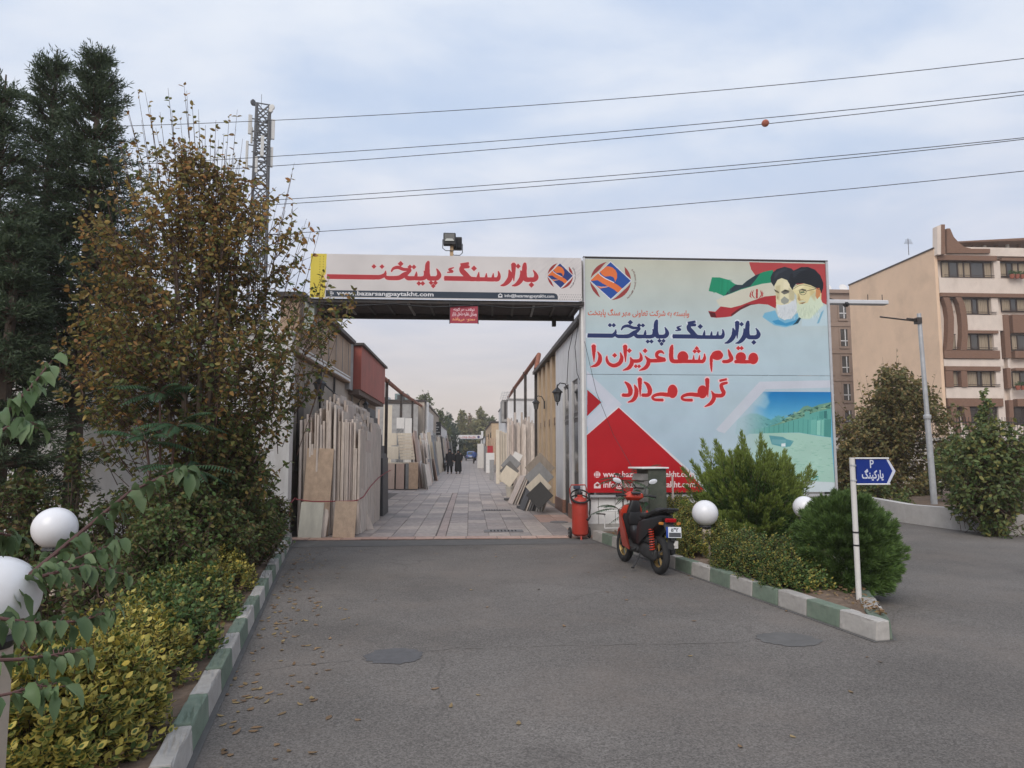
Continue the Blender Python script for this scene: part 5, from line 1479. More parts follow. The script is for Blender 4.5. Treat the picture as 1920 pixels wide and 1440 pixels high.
# right side, far to near
lean_row('pale slab leaning far down the right row', 'pale slabs far down the right row', 48, 105, 1.75, 1.9, 2.9, [WHITEST, TRAV, GREYST, CREAM, PINKST], face=-1, step=1.1, wid=1.6)
for k in range(14):       # brown vertical boards before the ochre workshop
    panel_px('brown rough slab standing before the ochre workshop on the right', 911 + k * 1.7, 914 + k * 1.7, 822 + rnd.uniform(-4, 6), 872, 52 + rnd.uniform(-.2, .2), TANST, -.03, grp='brown rough slabs before the ochre workshop')
for k in range(4):
    panel_px('tall cream slab leaning at the corner of the right yard', 930 + k * 4.6, 937 + k * 4.6, 805 + k * 2, 907 - k * 3, 33.4 + k * .12, CREAM, -.09, grp='tall cream slabs at the right yard corner')
for k in range(21):
    x0 = 951 + k * 2.6
    panel_px('rough brown travertine plank standing against the right yard wall', x0, x0 + rnd.uniform(3.2, 5.5), 800 - 14 * rnd.random() - (k % 5 == 0) * 14, 912, 28.2 + rnd.uniform(0, .35), TRAV, -.05, grp='rough planks against the right yard wall')
for k in range(16):
    x0 = 952 + k * 3.2
    panel_px('tall narrow travertine plank behind the right yard row', x0, x0 + rnd.uniform(2, 4), 782 + 14 * rnd.random(), 880, 28.62 + rnd.uniform(0, .12), rnd.choice([TRAV, GREYST, WHITEST]), -.03, grp='tall narrow planks behind the right yard row')
for k in range(4):
    panel_px('dark red slab standing between the planks and the tan shop', 991 + k * 4, 995.5 + k * 4, 845 + rnd.uniform(-4, 4), 888, 31 - k, mat('dark_red_stone', (.18, .075, .06), rough=.5, var=.2, objrand=.2), -.03, grp='dark red slabs beside the tan shop')
panel_px('grey column of samples leaning right of the alley', 918, 927, 862, 900, 37, GREYST, -.1)
panel_px('white panel leaning far right of the alley', 895, 907, 832, 878, 62, WHITEST, -.05)
panel_px('grey upright slab beside the red parcels on the right', 907, 915, 836, 884, 52, GREYST, -.02)
q = at(919, 849, 50); b = MB(); b.box(-.2, -.2, 0, .2, .2, .5); o = tag(b.build('red_parcel', mat('red_plastic', (.4, .04, .05), rough=.5)), 'small red parcel on top of white boxes on the right', 'parcel'); o.location = (q.x, 50, q.z)
b = MB(); b.box(-.3, -.2, 0, .3, .25, q.z - .005); o = tag(b.build('white_crate', WHITEPAINT), 'tall white crate beneath the red parcel on the right', 'crate'); o.location = (q.x, 50, 0)
# square tiles standing on a corner
def dtile(lab, px, py, size_px, Y, m, lean=-.25, half=None, rz=-.35, rot=45):
    c = at(px, py, Y); s = size_px / FPX * Y
    b = MB()
    d = s / math.sqrt(2) if rot == 45 else s
    M = Matrix.Rotation(R(rot), 4, 'Y')
    b.box(-s / 2, -.01, -s / 2, s / 2, .01, s / 2, 0, M)
    o = b.build('sample_tile', m, bevel=.003); o.location = c; o.rotation_euler = (lean, 0, rz)
    return tag(o, lab, 'sample tile')
dtile('black speckled granite tile standing on its corner in front', 1012, 929, 37, 17.55, BLACKST)
dtile('cream tile standing on its corner behind the black granite', 1010, 913, 36, 17.75, CREAM, lean=-.22)
dtile('grey tile on its corner behind the cream one', 1011, 894, 40, 17.98, GREYST, lean=-.2)
dtile('taupe tile on its corner at the back of the front group', 1012, 877, 41, 18.2, stone_mat('taupe_stone', [(.30, .245, .2), (.3, .25, .2)]), lean=-.18)
dtile('cream tile tilted at the front of the second group', 953, 893, 30, 22.0, CREAM, lean=-.2, rot=33)
dtile('speckled grey tile behind the tilted cream one', 955, 883, 27, 22.2, stone_mat('speckled_stone', [(.13, .125, .12), (.14, .13, .13)], vein=(.3, .29, .27)), lean=-.2)
dtile('blue grey tile on its corner in the second group', 958, 871, 28, 22.4, GREYST, lean=-.2, rot=40)
dtile('white tile leaning at the top of the second group', 969, 858, 18, 22.6, WHITEST, lean=-.2, rot=25)
for k in range(9):
    b = MB(); b.box(-.33, -.011, 0, .33, .011, .68)
    o = tag(b.build('sample_tile', rnd.choice([GREYST, TRAV, WHITEST, DARKST])), 'sample tile leaning edge on beside the black granite', 'sample tile', 'sample tiles leaning edge on beside the black granite')
    o.location = (1.40 + k * .062, 18.7 - k * .03, GZ); o.rotation_euler = Euler((.40 - k * .014, 0, R(97)))
for k in range(6):
    b = MB(); b.box(-.33, -.011, 0, .33, .011, .9)
    o = tag(b.build('sample_tile', rnd.choice([GREYST, TRAV, DARKST])), 'sample tile leaning edge on beside the bucket', 'sample tile', 'sample tiles leaning edge on beside the bucket')
    o.location = (1.22 + k * .075, 20.9 - k * .05, GZ); o.rotation_euler = Euler((.44 - k * .02, 0, R(98)))
for (px, py, w, lab) in ((982, 953, 24, 'low dark stone rail under the front tiles'), (956, 938, 20, 'low dark stone rail under the second tiles')):
    c = gr(px, py, GZ); s = w / FPX * c.y
    b = MB(); b.box(-s / 2, -.1, 0, s / 2, .1, .07); o = tag(b.build('stone_rail', DARKST), lab, 'rail'); o.location = c; o.rotation_euler = (0, 0, .2)
c = gr(956, 931, GZ)
t = thing('bucket', 'white plastic bucket beside the leaning tiles on the right', 'bucket', tuple(c))
b = MB(); b.lathe([(.12, 0), (.15, .34), (.155, .34), (.155, .37), (.14, .37)], 18); b.build('pail', mat('white_plastic', (.55, .52, .46), rough=.5, var=.1), t, smooth=True)
b = MB(); b.torus((0, 0, .30), .155, .006, 'z', 20, 5); b.build('handle', GALV, t)
b = MB(); b.box(-.13, -.1, 0, .12, .1, .12); o = tag(b.build('black_bag', BLACKM, bevel=.03, seg=2), 'black bundle lying on the white bucket', 'bag'); o.location = (c.x, c.y, c.z + .372)
# cables hanging at the right gate post
for i, pts_ in enumerate(([(1090, 575), (1084, 610), (1078, 650), (1082, 700), (1092, 725)], [(1092, 585), (1088, 640), (1092, 700), (1087, 720), (1090, 690)], [(1089, 580), (1075, 620), (1066, 660), (1063, 720)])):
    q = MB(); q.tube([at(a_, b_, 14.2 + .15 * i) for a_, b_ in pts_], .007, 5)
    tag(q.build('hanging_cable', WIRE), ['black cable looping down beside the right gate post', 'black cable curling back on itself by the right gate post', 'black cable sagging across the white shop wall by the gate'][i], 'cable')
q = MB(); q.tube([at(1096, 640, 12.9), at(1118, 735, 12.85), at(1150, 815, 12.85), at(1190, 885, 12.2)], .005, 4)
tag(q.build('hanging_cable', WIRE), 'thin black wire slanting down across the welcome billboard', 'cable')

# ================================================================== apartment block on the right
BY = 55.0
BRICK = mat('brown_brick', (0.21, 0.118, 0.078), rough=.85, var=.22, scale=9, bump=.3, bscale=14, stretch=(.5, .5, 3.5))
CLAD = mat('cream_cladding', (0.70, 0.60, 0.52), rough=.8, var=.09, scale=1.2, bump=.1, dirt=(.42, .33, .26), dirt_amt=.45, dirt_scale=.5, stretch=(1, 1, .5))
PEACH = mat('peach_render', (0.76, 0.55, 0.385), rough=.95, var=.06, scale=.5, bump=.1, dirt=(.5, .36, .25), dirt_amt=.5, dirt_scale=.35)
FRAMEB = mat('brown_frame', (0.05, 0.032, 0.025), rough=.5, var=.2)
CURT = mat('curtain', (0.36, 0.29, 0.21), rough=.9, var=.25, scale=3, stretch=(6, 1, .2))
pane_apt = glass_mat('apartment_glass', (.06, .055, .05), .06)
c0 = at(1759, 640, BY); bx = at(1757, 460, BY).x
ab = thing('apartment_building', 'cream apartment building with brown brick bands and a plain peach side wall', 'building', (bx, BY, 0))
def fx(px, py): 
    v = at(px, py, BY); return v.x - bx, v.z
ztop = at(1759, 466, BY).z
W_ = 26
b = MB(); b.box(.02, .5, 0, W_, 13.2, ztop - .1); b.build('wall', CLAD, ab)
b = MB(); b.box(-.25, .1, 0, .015, 13.3, ztop); b.build('side_wall', PEACH, ab)
b = MB(); b.box(-.32, .08, ztop + .002, .1, 13.35, ztop + .12); b.build('roof_edge', STEEL, ab)
def frect(name, px0, py0, px1, py1, y0, y1, m, parent=None, bev=0):
    xa, za = fx(px0, (py0 + py1) / 2)[0], fx((px0 + px1) / 2, py1)[1]
    xb, zb = fx(px1, (py0 + py1) / 2)[0], fx((px0 + px1) / 2, py0)[1]
    q = MB(); q.box(xa, y0, za, xb, y1, zb)
    return q.build(name, m, parent or ab)
# cream spandrels and piers
for (p0, q0, p1, q1) in ((1760, 463, 1945, 479), (1763, 521, 1945, 549.5), (1810, 590, 1884, 619), (1772, 673, 1884, 686.5), (1776, 726, 1884, 746.5), (1783, 797, 1945, 846), (1866, 488.5, 1878, 521), (1870, 558, 1883, 846), (1895, 590, 1899, 846)):
    frect('cladding_panel', p0, q0, p1, q1, .14 if p1 - p0 < 16 else .12, .49 if p1 - p0 < 16 else .487, CLAD)
for (p0, q0, p1, q1) in ((1759, 479, 1869, 488), (1878, 484, 1945, 489), (1764, 550, 1945, 557), (1812, 619.5, 1872, 625), (1771, 657, 1875, 672), (1773, 687, 1876, 695), (1904, 690, 1945, 695), (1778, 747, 1881, 762), (1908, 748, 1945, 762), (1899, 590, 1945, 624), (1903, 658, 1945, 671)):
    frect('brick_band', p0, q0, p1, q1, -.02 if q1 - q0 < 20 else -.03, .485, BRICK)
for (p0, q0, p1, q1) in ((1884, 590, 1894, 671), (1889, 690, 1896, 728), (1893, 750, 1901, 800), (1774, 695.5, 1788, 725.5), (1803, 695.5, 1814, 725.5)):
    frect('brick_pier', p0, q0, p1, q1, .0, .488, BRICK)
def fpoly(name, pts, y0, y1, m):
    q = MB(); q.prism([fx(a_, b_) for a_, b_ in pts], y0, y1); return q.build(name, m, ab)
def fin(pts_l, w, name='curved_brick_fin'):
    """a curved brick rib up the facade"""
    q = MB()
    for (a_, b_), (c_, d_) in zip(pts_l[:-1], pts_l[1:]):
        x0_, z0_ = fx(a_, b_); x1_, z1_ = fx(c_, d_); x2_, _ = fx(a_ + w, b_); x3_, _ = fx(c_ + w, d_)
        q.hexa([(x1_, -.05, z1_), (x3_, -.05, z1_), (x3_, .48, z1_), (x1_, .48, z1_)], [(x0_, -.05, z0_), (x2_, -.05, z0_), (x2_, .48, z0_), (x0_, .48, z0_)])
    return q.build(name, BRICK, ab)
fin([(1768, 557.5), (1774, 575), (1777, 595), (1777, 618), (1776, 640), (1774, 656.5)], 11)
fin([(1791, 557.5), (1797, 570), (1801, 590), (1803, 610), (1803, 632), (1801, 656.5)], 11)
fin([(1782, 762.5), (1784, 780), (1788, 797), (1794, 812)], 11); fin([(1806, 762.5), (1809, 780), (1813, 797), (1819, 812)], 11)
fpoly('cladding_pillar', [(1753, 479), (1760, 479), (1760, 424), (1753, 426)], -.3, .3, CLAD)
fpoly('brick_pier', [(1760.3, 478.6), (1767, 478.6), (1767, 423), (1760.3, 423)], -.32, .3, BRICK)
fpoly('curved_parapet', [(1774, 475), (1855, 475), (1855, 467), (1820, 467), (1806, 463), (1796, 455), (1787, 445), (1780, 429), (1774, 429)], -.1, .3, BRICK)
# roof pergola
q = MB(); q.hexa([(fx(1798, 451)[0], .4, fx(1798, 452)[1]), (W_, .4, fx(1990, 430)[1]), (W_, 5, fx(1990, 430)[1]), (fx(1798, 451)[0], 5, fx(1798, 452)[1])],
                 [(fx(1798, 451)[0], .4, fx(1798, 450)[1]), (W_, .4, fx(1990, 418)[1]), (W_, 5, fx(1990, 418)[1]), (fx(1798, 451)[0], 5, fx(1798, 450)[1])]); q.build('pergola_roof', BRICK, ab)
for k in range(5):
    x = fx(1850 + k * 22, 455)[0]; q = MB(); q.box(x - .1, 1.5, ztop - .1, x + .1, 1.7, ztop + 1.2); q.build('pergola_post', WHITEPAINT if k % 2 else BRICK, ab)
def window(px0, py0, px1, py1, mull, louv=False, rail=True):
    f = frect('window', px0, py0, px1, py1, .40, .46, FRAMEB)
    xa, xb = fx(px0, (py0 + py1) / 2)[0], fx(px1, (py0 + py1) / 2)[0]
    za, zb = fx((px0 + px1) / 2, py1)[1], fx((px0 + px1) / 2, py0)[1]
    w, h = xb - xa, zb - za
    xs = [0] + list(mull) + [1]
    for i in range(len(xs) - 1):
        a_, c_ = xa + w * xs[i] + .06, xa + w * xs[i + 1] - .06
        if c_ - a_ < .1: continue
        if louv:
            for k in range(9):
                q = MB(); z_ = za + h * (k + .2) / 9; q.box(a_, .28, z_, c_, .33, z_ + h * .06); q.build('louvre', FRAMEB, f)
            q = MB(); q.box(a_, .38, za + .06, c_, .398, zb - .06); q.build('pane', pane_apt, f)
        else:
            q = MB(); q.box(a_, .385, za + .08, c_, .398, zb - .08); q.build('pane', CURT if i % 3 != 1 else pane_apt, f)
            q = MB(); q.box(a_, .375, za + .08, c_, .383, zb - .08)
            # vertical curtain folds seen through the glass
            if i % 3 != 1:
                fm = MB(); nf = max(2, int((c_ - a_) / .14))
                for k in range(nf):
                    x_ = a_ + (c_ - a_) * (k + .5) / nf; fm.tube([(x_, .375, za + .09), (x_, .375, zb - .09)], .035, 5)
                fm.build('curtain', CURT, f, smooth=True)
    for m_ in mull:
        q = MB(); x = xa + w * m_; q.box(x - .05, .34, za, x + .05, .395, zb); q.build('mullion', FRAMEB, f)
    for zz in (za, zb - .08):
        q = MB(); q.box(xa, .335, zz, xb, .397, zz + .08); q.build('rail', FRAMEB, f)
    if rail:
        q = MB(); q.box(xa, .05, za + h * .12, xb, .09, za + h * .15); q.box(xa, .05, za + h * .02, xb, .09, za + h * .04); q.build('guard_rail', FRAMEB, f)
window(1771, 489, 1865, 520, (.15, .32, .44, .58, .84)); window(1878, 490, 1940, 518, (.25, .42, .6))
window(1778, 558, 1791, 587, ()); window(1811, 558, 1869, 589, (.3, .47, .82)); window(1884, 558, 1940, 583, (.3, .5))
window(1790, 625, 1798, 655, ()); window(1815, 625, 1871, 656, (.2, .45, .8)); window(1903, 626, 1940, 656, (.3,))
window(1789, 695, 1801, 725, ()); window(1816, 695, 1876, 725, (.38, .5, .8)); window(1905, 696, 1940, 726, (.4,))
window(1794, 762.5, 1806, 790, (), louv=True, rail=False); window(1819, 762.5, 1882, 796, (.5,), louv=True, rail=False); window(1908, 763, 1940, 796, (.5,), louv=True, rail=False)
POT = mat('terracotta', (.34, .11, .07), rough=.8, var=.2)
def flower_box(lab, px, py):
    v = at(px, py, BY - .25); t = thing('flower_box', lab, 'flower box', tuple(v), group='flower boxes on the apartment windows')
    for k in range(3):
        q = MB(); q.lathe([(.13, 0), (.2, .3), (.2, .34)], 10, M=Matrix.Translation((k * .45, 0, 0))); q.build('pot', POT, t)
    n = 160; Pp = np.stack([rng.uniform(-.2, 1.1, n), rng.uniform(-.15, .15, n), rng.uniform(.3, .6, n)], 1)
    v_, f_ = leaves(Pp, rng.normal(size=(n, 3)) + (0, 0, .4), .16, .09); rawmesh('foliage', v_, f_, leaf_mat('pot_leaf', [(.05, .11, .03), (.09, .15, .05), (.04, .08, .03)]), t)
flower_box('terracotta flower pots on the top floor window ledge', 1898, 522); flower_box('terracotta flower pots on the fourth floor window ledge', 1909, 731)
# television aerial
v = at(1704, 478, 62); b = MB(); b.tube([(0, 0, 0), (0, 0, 1.6)], .03, 5)
for k in range(4): b.tube([(-.4 + .05 * k, 0, 1.1 + k * .12), (.45 - .05 * k, 0, 1.1 + k * .12)], .02, 4)
o = tag(b.build('aerial', STEEL), 'thin television aerial on the sloping side wall of the apartments', 'aerial'); o.location = v
# brown stone block behind
BR = mat('brown_stone', (0.31, 0.225, 0.175), rough=.9, var=.1, scale=.8, bump=.2, dirt=(.24, .17, .13), dirt_amt=.5, dirt_scale=.5)
B2 = 76.0
v0, v1 = at(1515, 700, B2), at(1606, 700, B2)
z2 = at(1565, 545, B2).z
nb_ = thing('apartment_building', 'brown stone apartment building between the billboard and the peach wall', 'building', (v0.x, B2, 0))
b = MB(); b.box(0, .3, 0, v1.x - v0.x + 6, 12, z2); b.build('wall', BR, nb_)
b = MB(); b.box(-.2, .0, z2 - .25, v1.x - v0.x + 6.2, 12.2, z2 + .15); b.build('cornice', BR, nb_)
for ly in (609, 660, 712):
    a_ = at(1560, ly, B2).z; q = MB(); q.box(0, .22, a_ - .12, v1.x - v0.x + 6, .298, a_ + .12); q.build('string_course', BR, nb_)
for (ya, yb_) in ((567, 596), (619, 648), (670, 698), (722, 750), (772, 800)):
    for (xa, xb) in ((1520, 1531), (1546, 1557), (1576, 1588)):
        d_ = (ya - 567) * .055
        a_, c_ = at(xa + d_, yb_, B2), at(xb + d_, ya, B2)
        q = MB(); x0_, x1_ = a_.x - v0.x, c_.x - v0.x
        q.box(x0_ - .15, .18, a_.z - .3, x1_ + .15, .299, a_.z - .05); q.box(x0_ - .15, .2, a_.z - .05, x0_, .299, c_.z + .15); q.box(x1_, .2, a_.z - .05, x1_ + .15, .299, c_.z + .15); q.box(x0_ - .15, .19, c_.z + .15, x1_ + .15, .299, c_.z + .3)
        f = q.build('window', BR, nb_)
        q = MB(); q.box(x0_, .27, a_.z - .05, x1_, .297, c_.z + .15); q.build('pane', pane_apt, f)
        q = MB(); q.box((x0_ + x1_) / 2 + .1, .24, a_.z, (x0_ + x1_) / 2 + .2, .268, c_.z + .15); q.box(x0_, .24, a_.z + .55, x1_, .266, a_.z + .65); q.build('frame', WHITEPAINT, f)
for (px, lab) in ((1550, 'satellite dish on the brown roof nearest the billboard'), (1580, 'satellite dish on the brown roof nearest the peach wall')):
    v = at(px, 541, B2 + 2); t = thing('satellite_dish', lab, 'satellite dish', (v.x, v.y, z2))
    b = MB(); b.lathe([(0.0, 0), (.25, .04), (.5, .16)], 16, M=Matrix.Translation((0, 0, .75)) @ Matrix.Rotation(R(70), 4, 'X')); b.build('dish', WHITEPAINT, t)
    b = MB(); b.tube([(0, .1, 0), (0, .1, .75)], .04, 6); b.build('mast', GALV, t)
# stone wall with railing in front of the apartments
RUB = stone_mat('rubble_stone', [(.42, .38, .33), (.5, .46, .41), (.36, .32, .28)], streak=(1, 1, 1), var=.2, rough=.9)
rw = thing('garden_wall', 'pale rubble stone wall with an iron railing below the apartments', 'wall', (13.0, 27.0, 0))
b = MB(); b.box(0, .2, 0, 26, .5, 2.0); b.build('core', CONC, rw)
sm = None
for r_ in range(5):
    x = rnd.uniform(-.3, 0)
    while x < 14:
        w = rnd.uniform(.35, .8)
        q = MB(); hh = .38; q.box(0, 0, 0, w - .03, .2, hh - .03)
        o = q.build('stone', RUB, rw, bevel=.02); o.location = (x, .03 - rnd.uniform(0, .04), .02 + r_ * .39); x += w
b = MB(); b.box(-.1, -.1, 2.0, 26, .55, 2.12); b.build('coping', CONC, rw)
fm = thing('iron_railing', 'thin dark iron railing on top of the rubble stone wall', 'railing', (13, 27.2, 2.12))
b = MB(); b.box(0, 0, .12, 26, .03, .16); b.box(0, 0, .62, 26, .03, .66); b.build('rail', BLACKM, fm)
bars = MB()
for k in range(200): bars.tube([(k * .13, .015, 0), (k * .13, .015, .85)], .01, 4)
o = bars.build('bar', BLACKM, fm); o['kind'] = 'stuff'
# low white wall of the planter along the right-hand road
lw = thing('planter_wall', 'low curving white wall along the right road beneath the lamp post', 'wall', (9.6, 13, 0))
pl_ = [(9.0, 30), (9.15, 24), (9.45, 19.5), (9.62, 16.6), (9.72, 15.0), (9.85, 13.8), (10.2, 12.9), (11.2, 12.2), (13.2, 11.9)]
b = MB()
tw, hw = .2, [.62, .6, .55, .5, .43, .45, .42, .38, .36]
for i in range(len(pl_) - 1):
    (x0_, y0_), (x1_, y1_) = pl_[i], pl_[i + 1]
    d_ = Vector((x1_ - x0_, y1_ - y0_, 0)).normalized(); n_ = Vector((-d_.y, d_.x, 0)) * tw
    A0, A1 = Vector((x0_ - 9.6, y0_ - 13, -.02)), Vector((x1_ - 9.6, y1_ - 13, -.02))
    q = MB(); q.hexa([A0, A0 + n_, A1 + n_, A1][::-1], [A0 + Vector((0, 0, hw[i])), A0 + n_ + Vector((0, 0, hw[i])), A1 + n_ + Vector((0, 0, hw[i + 1])), A1 + Vector((0, 0, hw[i + 1]))][::-1])
    q.build('wall_segment', mat('dull_white', (.5, .48, .46), rough=.9, var=.12, scale=4, dirt=(.3, .27, .24), dirt_amt=.7, dirt_scale=1.5), lw)
flat('planter_soil', [(9.25, 30), (9.7, 19), (9.9, 15), (10.1, 13.8), (10.6, 12.8), (13, 12), (40, 14), (40, 27), (13, 27)], .3, SOIL)
PAINTW = mat('worn_road_paint', (.3, .3, .25), rough=.9, var=.3, scale=9)
q = [gr(1652, 999), gr(1668, 996), gr(1684, 1000), gr(1660, 1002)]
flat('road_marking', [(p.x, p.y) for p in q], .004, PAINTW)

# ================================================================== street lamps
t = thing('street_lamp', 'tall grey lamp post with a thin arm pointing left before the peach wall', 'street lamp', (at(1752, 950, 15.2).x, 15.2, .4))
zt = at(1722, 588, 15.2).z - .4
dx = at(1723, 588, 15.2).x - t.location.x
b = MB(); b.tube([(0, 0, 0), (dx * .45, 0, zt * .45), (dx * .45, 0, zt * .451), (dx, 0, zt)], [.07, .062, .052, .045], 12); b.build('pole', GALV, t, smooth=True)
b = MB(); b.lathe([(.075, 0), (.082, .03), (.082, .08), (.07, .1)], 12, M=Matrix.Translation((dx * .45, 0, zt * .44))); b.build('collar', GALV, t)
b = MB(); b.box(dx - .09, -.07, zt - .24, dx + .02, .07, zt - .1); b.tube([(dx - .05, 0, zt - .14), (dx - .3, 0, zt - .12)], .02, 6); b.build('clamp', STEEL, t)
ex = at(1650, 594, 15.2)
b = MB(); b.tube([(dx - .05, 0, zt - .18), (ex.x - t.location.x, 0, ex.z - .4)], .018, 6); b.build('arm', STEEL, t)
LY = 13.9
t = thing('street_lamp', 'pale horizontal lamp arm reaching out from behind the billboard', 'street lamp', (at(1545, 575, LY).x - .1, LY, 0))
a_, c_ = at(1548, 566, LY), at(1662, 567, LY)
b = MB(); b.tube([(0, 0, 0), (0, 0, a_.z + .1)], .06, 10); b.build('pole', GALV, t)
b = MB(); b.box(.1, -.09, a_.z - .05, c_.x - t.location.x, .09, a_.z + .035); b.build('lamp_arm', mat('lamp_body', (.6, .61, .63), rough=.45, var=.06), t, bevel=.012)
b = MB(); b.lathe([(.055, 0), (.055, .06), (.03, .09), (0, .1)], 12, M=Matrix.Translation((at(1580, 562, LY).x - t.location.x, -.06, a_.z - .06)) @ Matrix.Rotation(R(90), 4, 'Y')); b.build('sensor', BLACKM, t)
b = MB(); b.tube([(0, -.02, a_.z + .02), (.1, -.05, a_.z + .09), (.3, -.06, a_.z + .03)], .012, 5); b.build('cable', WIRE, t)
for px in (1627, 1654):
    q = MB(); x = at(px, 556, LY).x - t.location.x; q.tube([(x, 0, a_.z + .03), (x, 0, a_.z + .17)], .008, 4); q.build('spike', STEEL, t)

# ================================================================== phone mast
MY = 70.0
mx0, mx1 = at(477, 330, MY).x, at(501, 330, MY).x
mz = at(490, 200, MY).z; mzb = 0
mc = (mx0 + mx1) / 2; mwid = (mx1 - mx0) / 2 * 1.22
MAST = mat('mast_steel', (.075, .078, .085), rough=.6, var=.15)
ms = thing('phone_mast', 'grey lattice phone mast with panel aerials rising behind the autumn tree', 'mast', (mc, MY, 0), rz=R(18))
for sx in (-1, 1):
    for sy in (-1, 1):
        b = MB(); b.tube([(sx * mwid * 1.25, sy * mwid * 1.25, 0), (sx * mwid * .8, sy * mwid * .8, mz)], .16, 5); b.build('leg', MAST, ms)
nl = 26
for k in range(nl):
    za, zb = k * mz / nl, (k + 1) * mz / nl
    ra, rb_ = mwid * (1.25 - .45 * za / mz), mwid * (1.25 - .45 * zb / mz)
    q = MB()
    cs = [(-1, -1), (1, -1), (1, 1), (-1, 1)]
    for i in range(4):
        (ax, ay), (bx_, by_) = cs[i], cs[(i + 1) % 4]
        q.tube([(ax * ra, ay * ra, za), (bx_ * rb_, by_ * rb_, zb)], .09, 4, caps=False)
        q.tube([(bx_ * ra, by_ * ra, za), (ax * rb_, ay * rb_, zb)], .07, 4, caps=False)
        q.tube([(ax * rb_, ay * rb_, zb), (bx_ * rb_, by_ * rb_, zb)], .07, 4, caps=False)
    q.build('lattice_bay', MAST, ms)
AER = mat('aerial_panel', (.58, .58, .56), rough=.5, var=.05)
def aer(px, y0, y1, w, dy):
    a_ = at(px, y1, MY); c_ = at(px, y0, MY)
    loc = Matrix.Rotation(-R(18), 4, 'Z') @ Vector((a_.x - mc, dy, 0))
    q = MB(); s_ = w / FPX * MY / 2; q.box(loc.x - s_, loc.y - .12, a_.z, loc.x + s_, loc.y + .12, c_.z); o = q.build('panel_aerial', AER, ms, bevel=.03)
    q = MB(); q.box(loc.x + .1 * (-1 if a_.x > mc else 1), loc.y, a_.z + .3, loc.x + (-1 if a_.x > mc else 1) * 1.0, loc.y + .08, a_.z + .4); q.box(loc.x, loc.y, c_.z - .4, loc.x + (-1 if a_.x > mc else 1) * 1.0, loc.y + .08, c_.z - .3); q.build('bracket', MAST, ms)
aer(470, 218, 254, 7, -.3); aer(512, 226, 263, 7, -.2); aer(505, 229, 260, 4, .3); aer(463, 266, 318, 5, -.2); aer(474, 268, 290, 5, .4); aer(509, 278, 315, 6, -.2); aer(505, 280, 300, 5, .5); aer(480, 222, 250, 5, .6); aer(496, 262, 300, 6, -.9); aer(467, 232, 262, 4, .8); aer(484, 300, 330, 6, -.8)
for (px, py, rr, lab) in ((473, 196, .35, ''), (513, 206, .3, ''), (511, 212, .22, '')):
    a_ = at(px, py, MY); loc = Matrix.Rotation(-R(18), 4, 'Z') @ Vector((a_.x - mc, -.3, 0))
    q = MB(); q.lathe([(0, 0), (rr * .8, .1), (rr, .3), (rr * .9, .34), (0, .36)], 14, M=Matrix.Translation((loc.x, loc.y, a_.z)) @ Matrix.Rotation(R(90), 4, 'X') @ Matrix.Rotation(R(50 if px < 490 else -20), 4, 'Y')); q.build('dish', AER if px > 490 else MAST, ms, smooth=True)
    q = MB(); q.tube([(loc.x, loc.y + .1, a_.z), (mwid * .8 * (-1 if px < 490 else 1), 0, a_.z - .2)], .06, 5); q.build('dish_arm', MAST, ms)
q = MB(); q.tube([(mwid * .6, -.4, mz * .8), (mwid * 1.0, -.5, mz * .72), (mwid * .9, -.5, mz * .66), (mwid * .3, -.4, mz * .64)], .06, 5); q.build('feeder_cable', WIRE, ms)
for k in range(5): 
    q = MB(); q.box(-mwid * .5 + k * .2, -mwid * .7, 4, -mwid * .5 + k * .2 + .09, -mwid * .66, mz * .72); q.build('feeder_cable', WIRE, ms)
q = MB(); q.tube([(-.2, 0, mz), (-.2, 0, mz + 1.3)], .03, 4); q.build('lightning_rod', MAST, ms)

# ================================================================== overhead wires
def wire(lab, pts, Y0_, Y1_, r=.028):
    """left end far, right end nearer; pts in photo pixels"""
    out = []
    x0_, x1_ = pts[0][0], pts[-1][0]
    for i in range(33):
        px = x0_ + (x1_ - x0_) * i / 32
        # piecewise-smooth height
        py = np.interp(px, [p[0] for p in pts], [p[1] for p in pts])
        t_ = i / 32
        Y = Y0_ + (Y1_ - Y0_) * t_
        out.append(at(px, py, Y))
    q = MB(); q.tube(out, r, 5)
    return tag(q.build('power_line', WIRE, smooth=True), lab, 'power line', 'overhead power lines')
def quad(a, b_, c):   # gently sagging line through three points
    xs = np.linspace(a[0], c[0], 17); k = np.polyfit([a[0], b_[0], c[0]], [a[1], b_[1], c[1]], 2)
    return [(x, float(np.polyval(k, x))) for x in xs]
wire('topmost overhead wire crossing the sky from the mast', quad((-40, 243), (1200, 182), (2000, 100)), 62, 40)
wire('upper wire of the pair just above the orange marker ball', quad((-40, 322), (1100, 251), (2000, 162)), 62, 40)
wire('wire that carries the orange marker ball', quad((-40, 343), (1100, 265), (2000, 168)), 62.4, 40.4)
wire('upper wire of the lower close pair', quad((-40, 406), (1050, 337), (2000, 250)), 63, 41)
wire('lower wire of the lower close pair', quad((-40, 411), (1050, 346), (2000, 252)), 63.4, 41.4)
wire('lowest overhead wire just above the gate floodlights', quad((-40, 468), (1050, 402), (2000, 312)), 64, 42)
mb_ = at(1435, 230, 50.0); kx = np.interp(1435, [-40, 2000], [62.4, 40.4]); mb_ = at(1435, 231, kx)
b = MB(); b.ball((0, 0, 0), .26, 20, 12); b.torus((0, 0, 0), .262, .012, 'z', 24, 5)
o = tag(b.build('marker_ball', mat('marker_orange', (.42, .10, .045), rough=.5, var=.12), smooth=True), 'orange warning ball hanging on the overhead wire', 'marker ball'); o.location = mb_

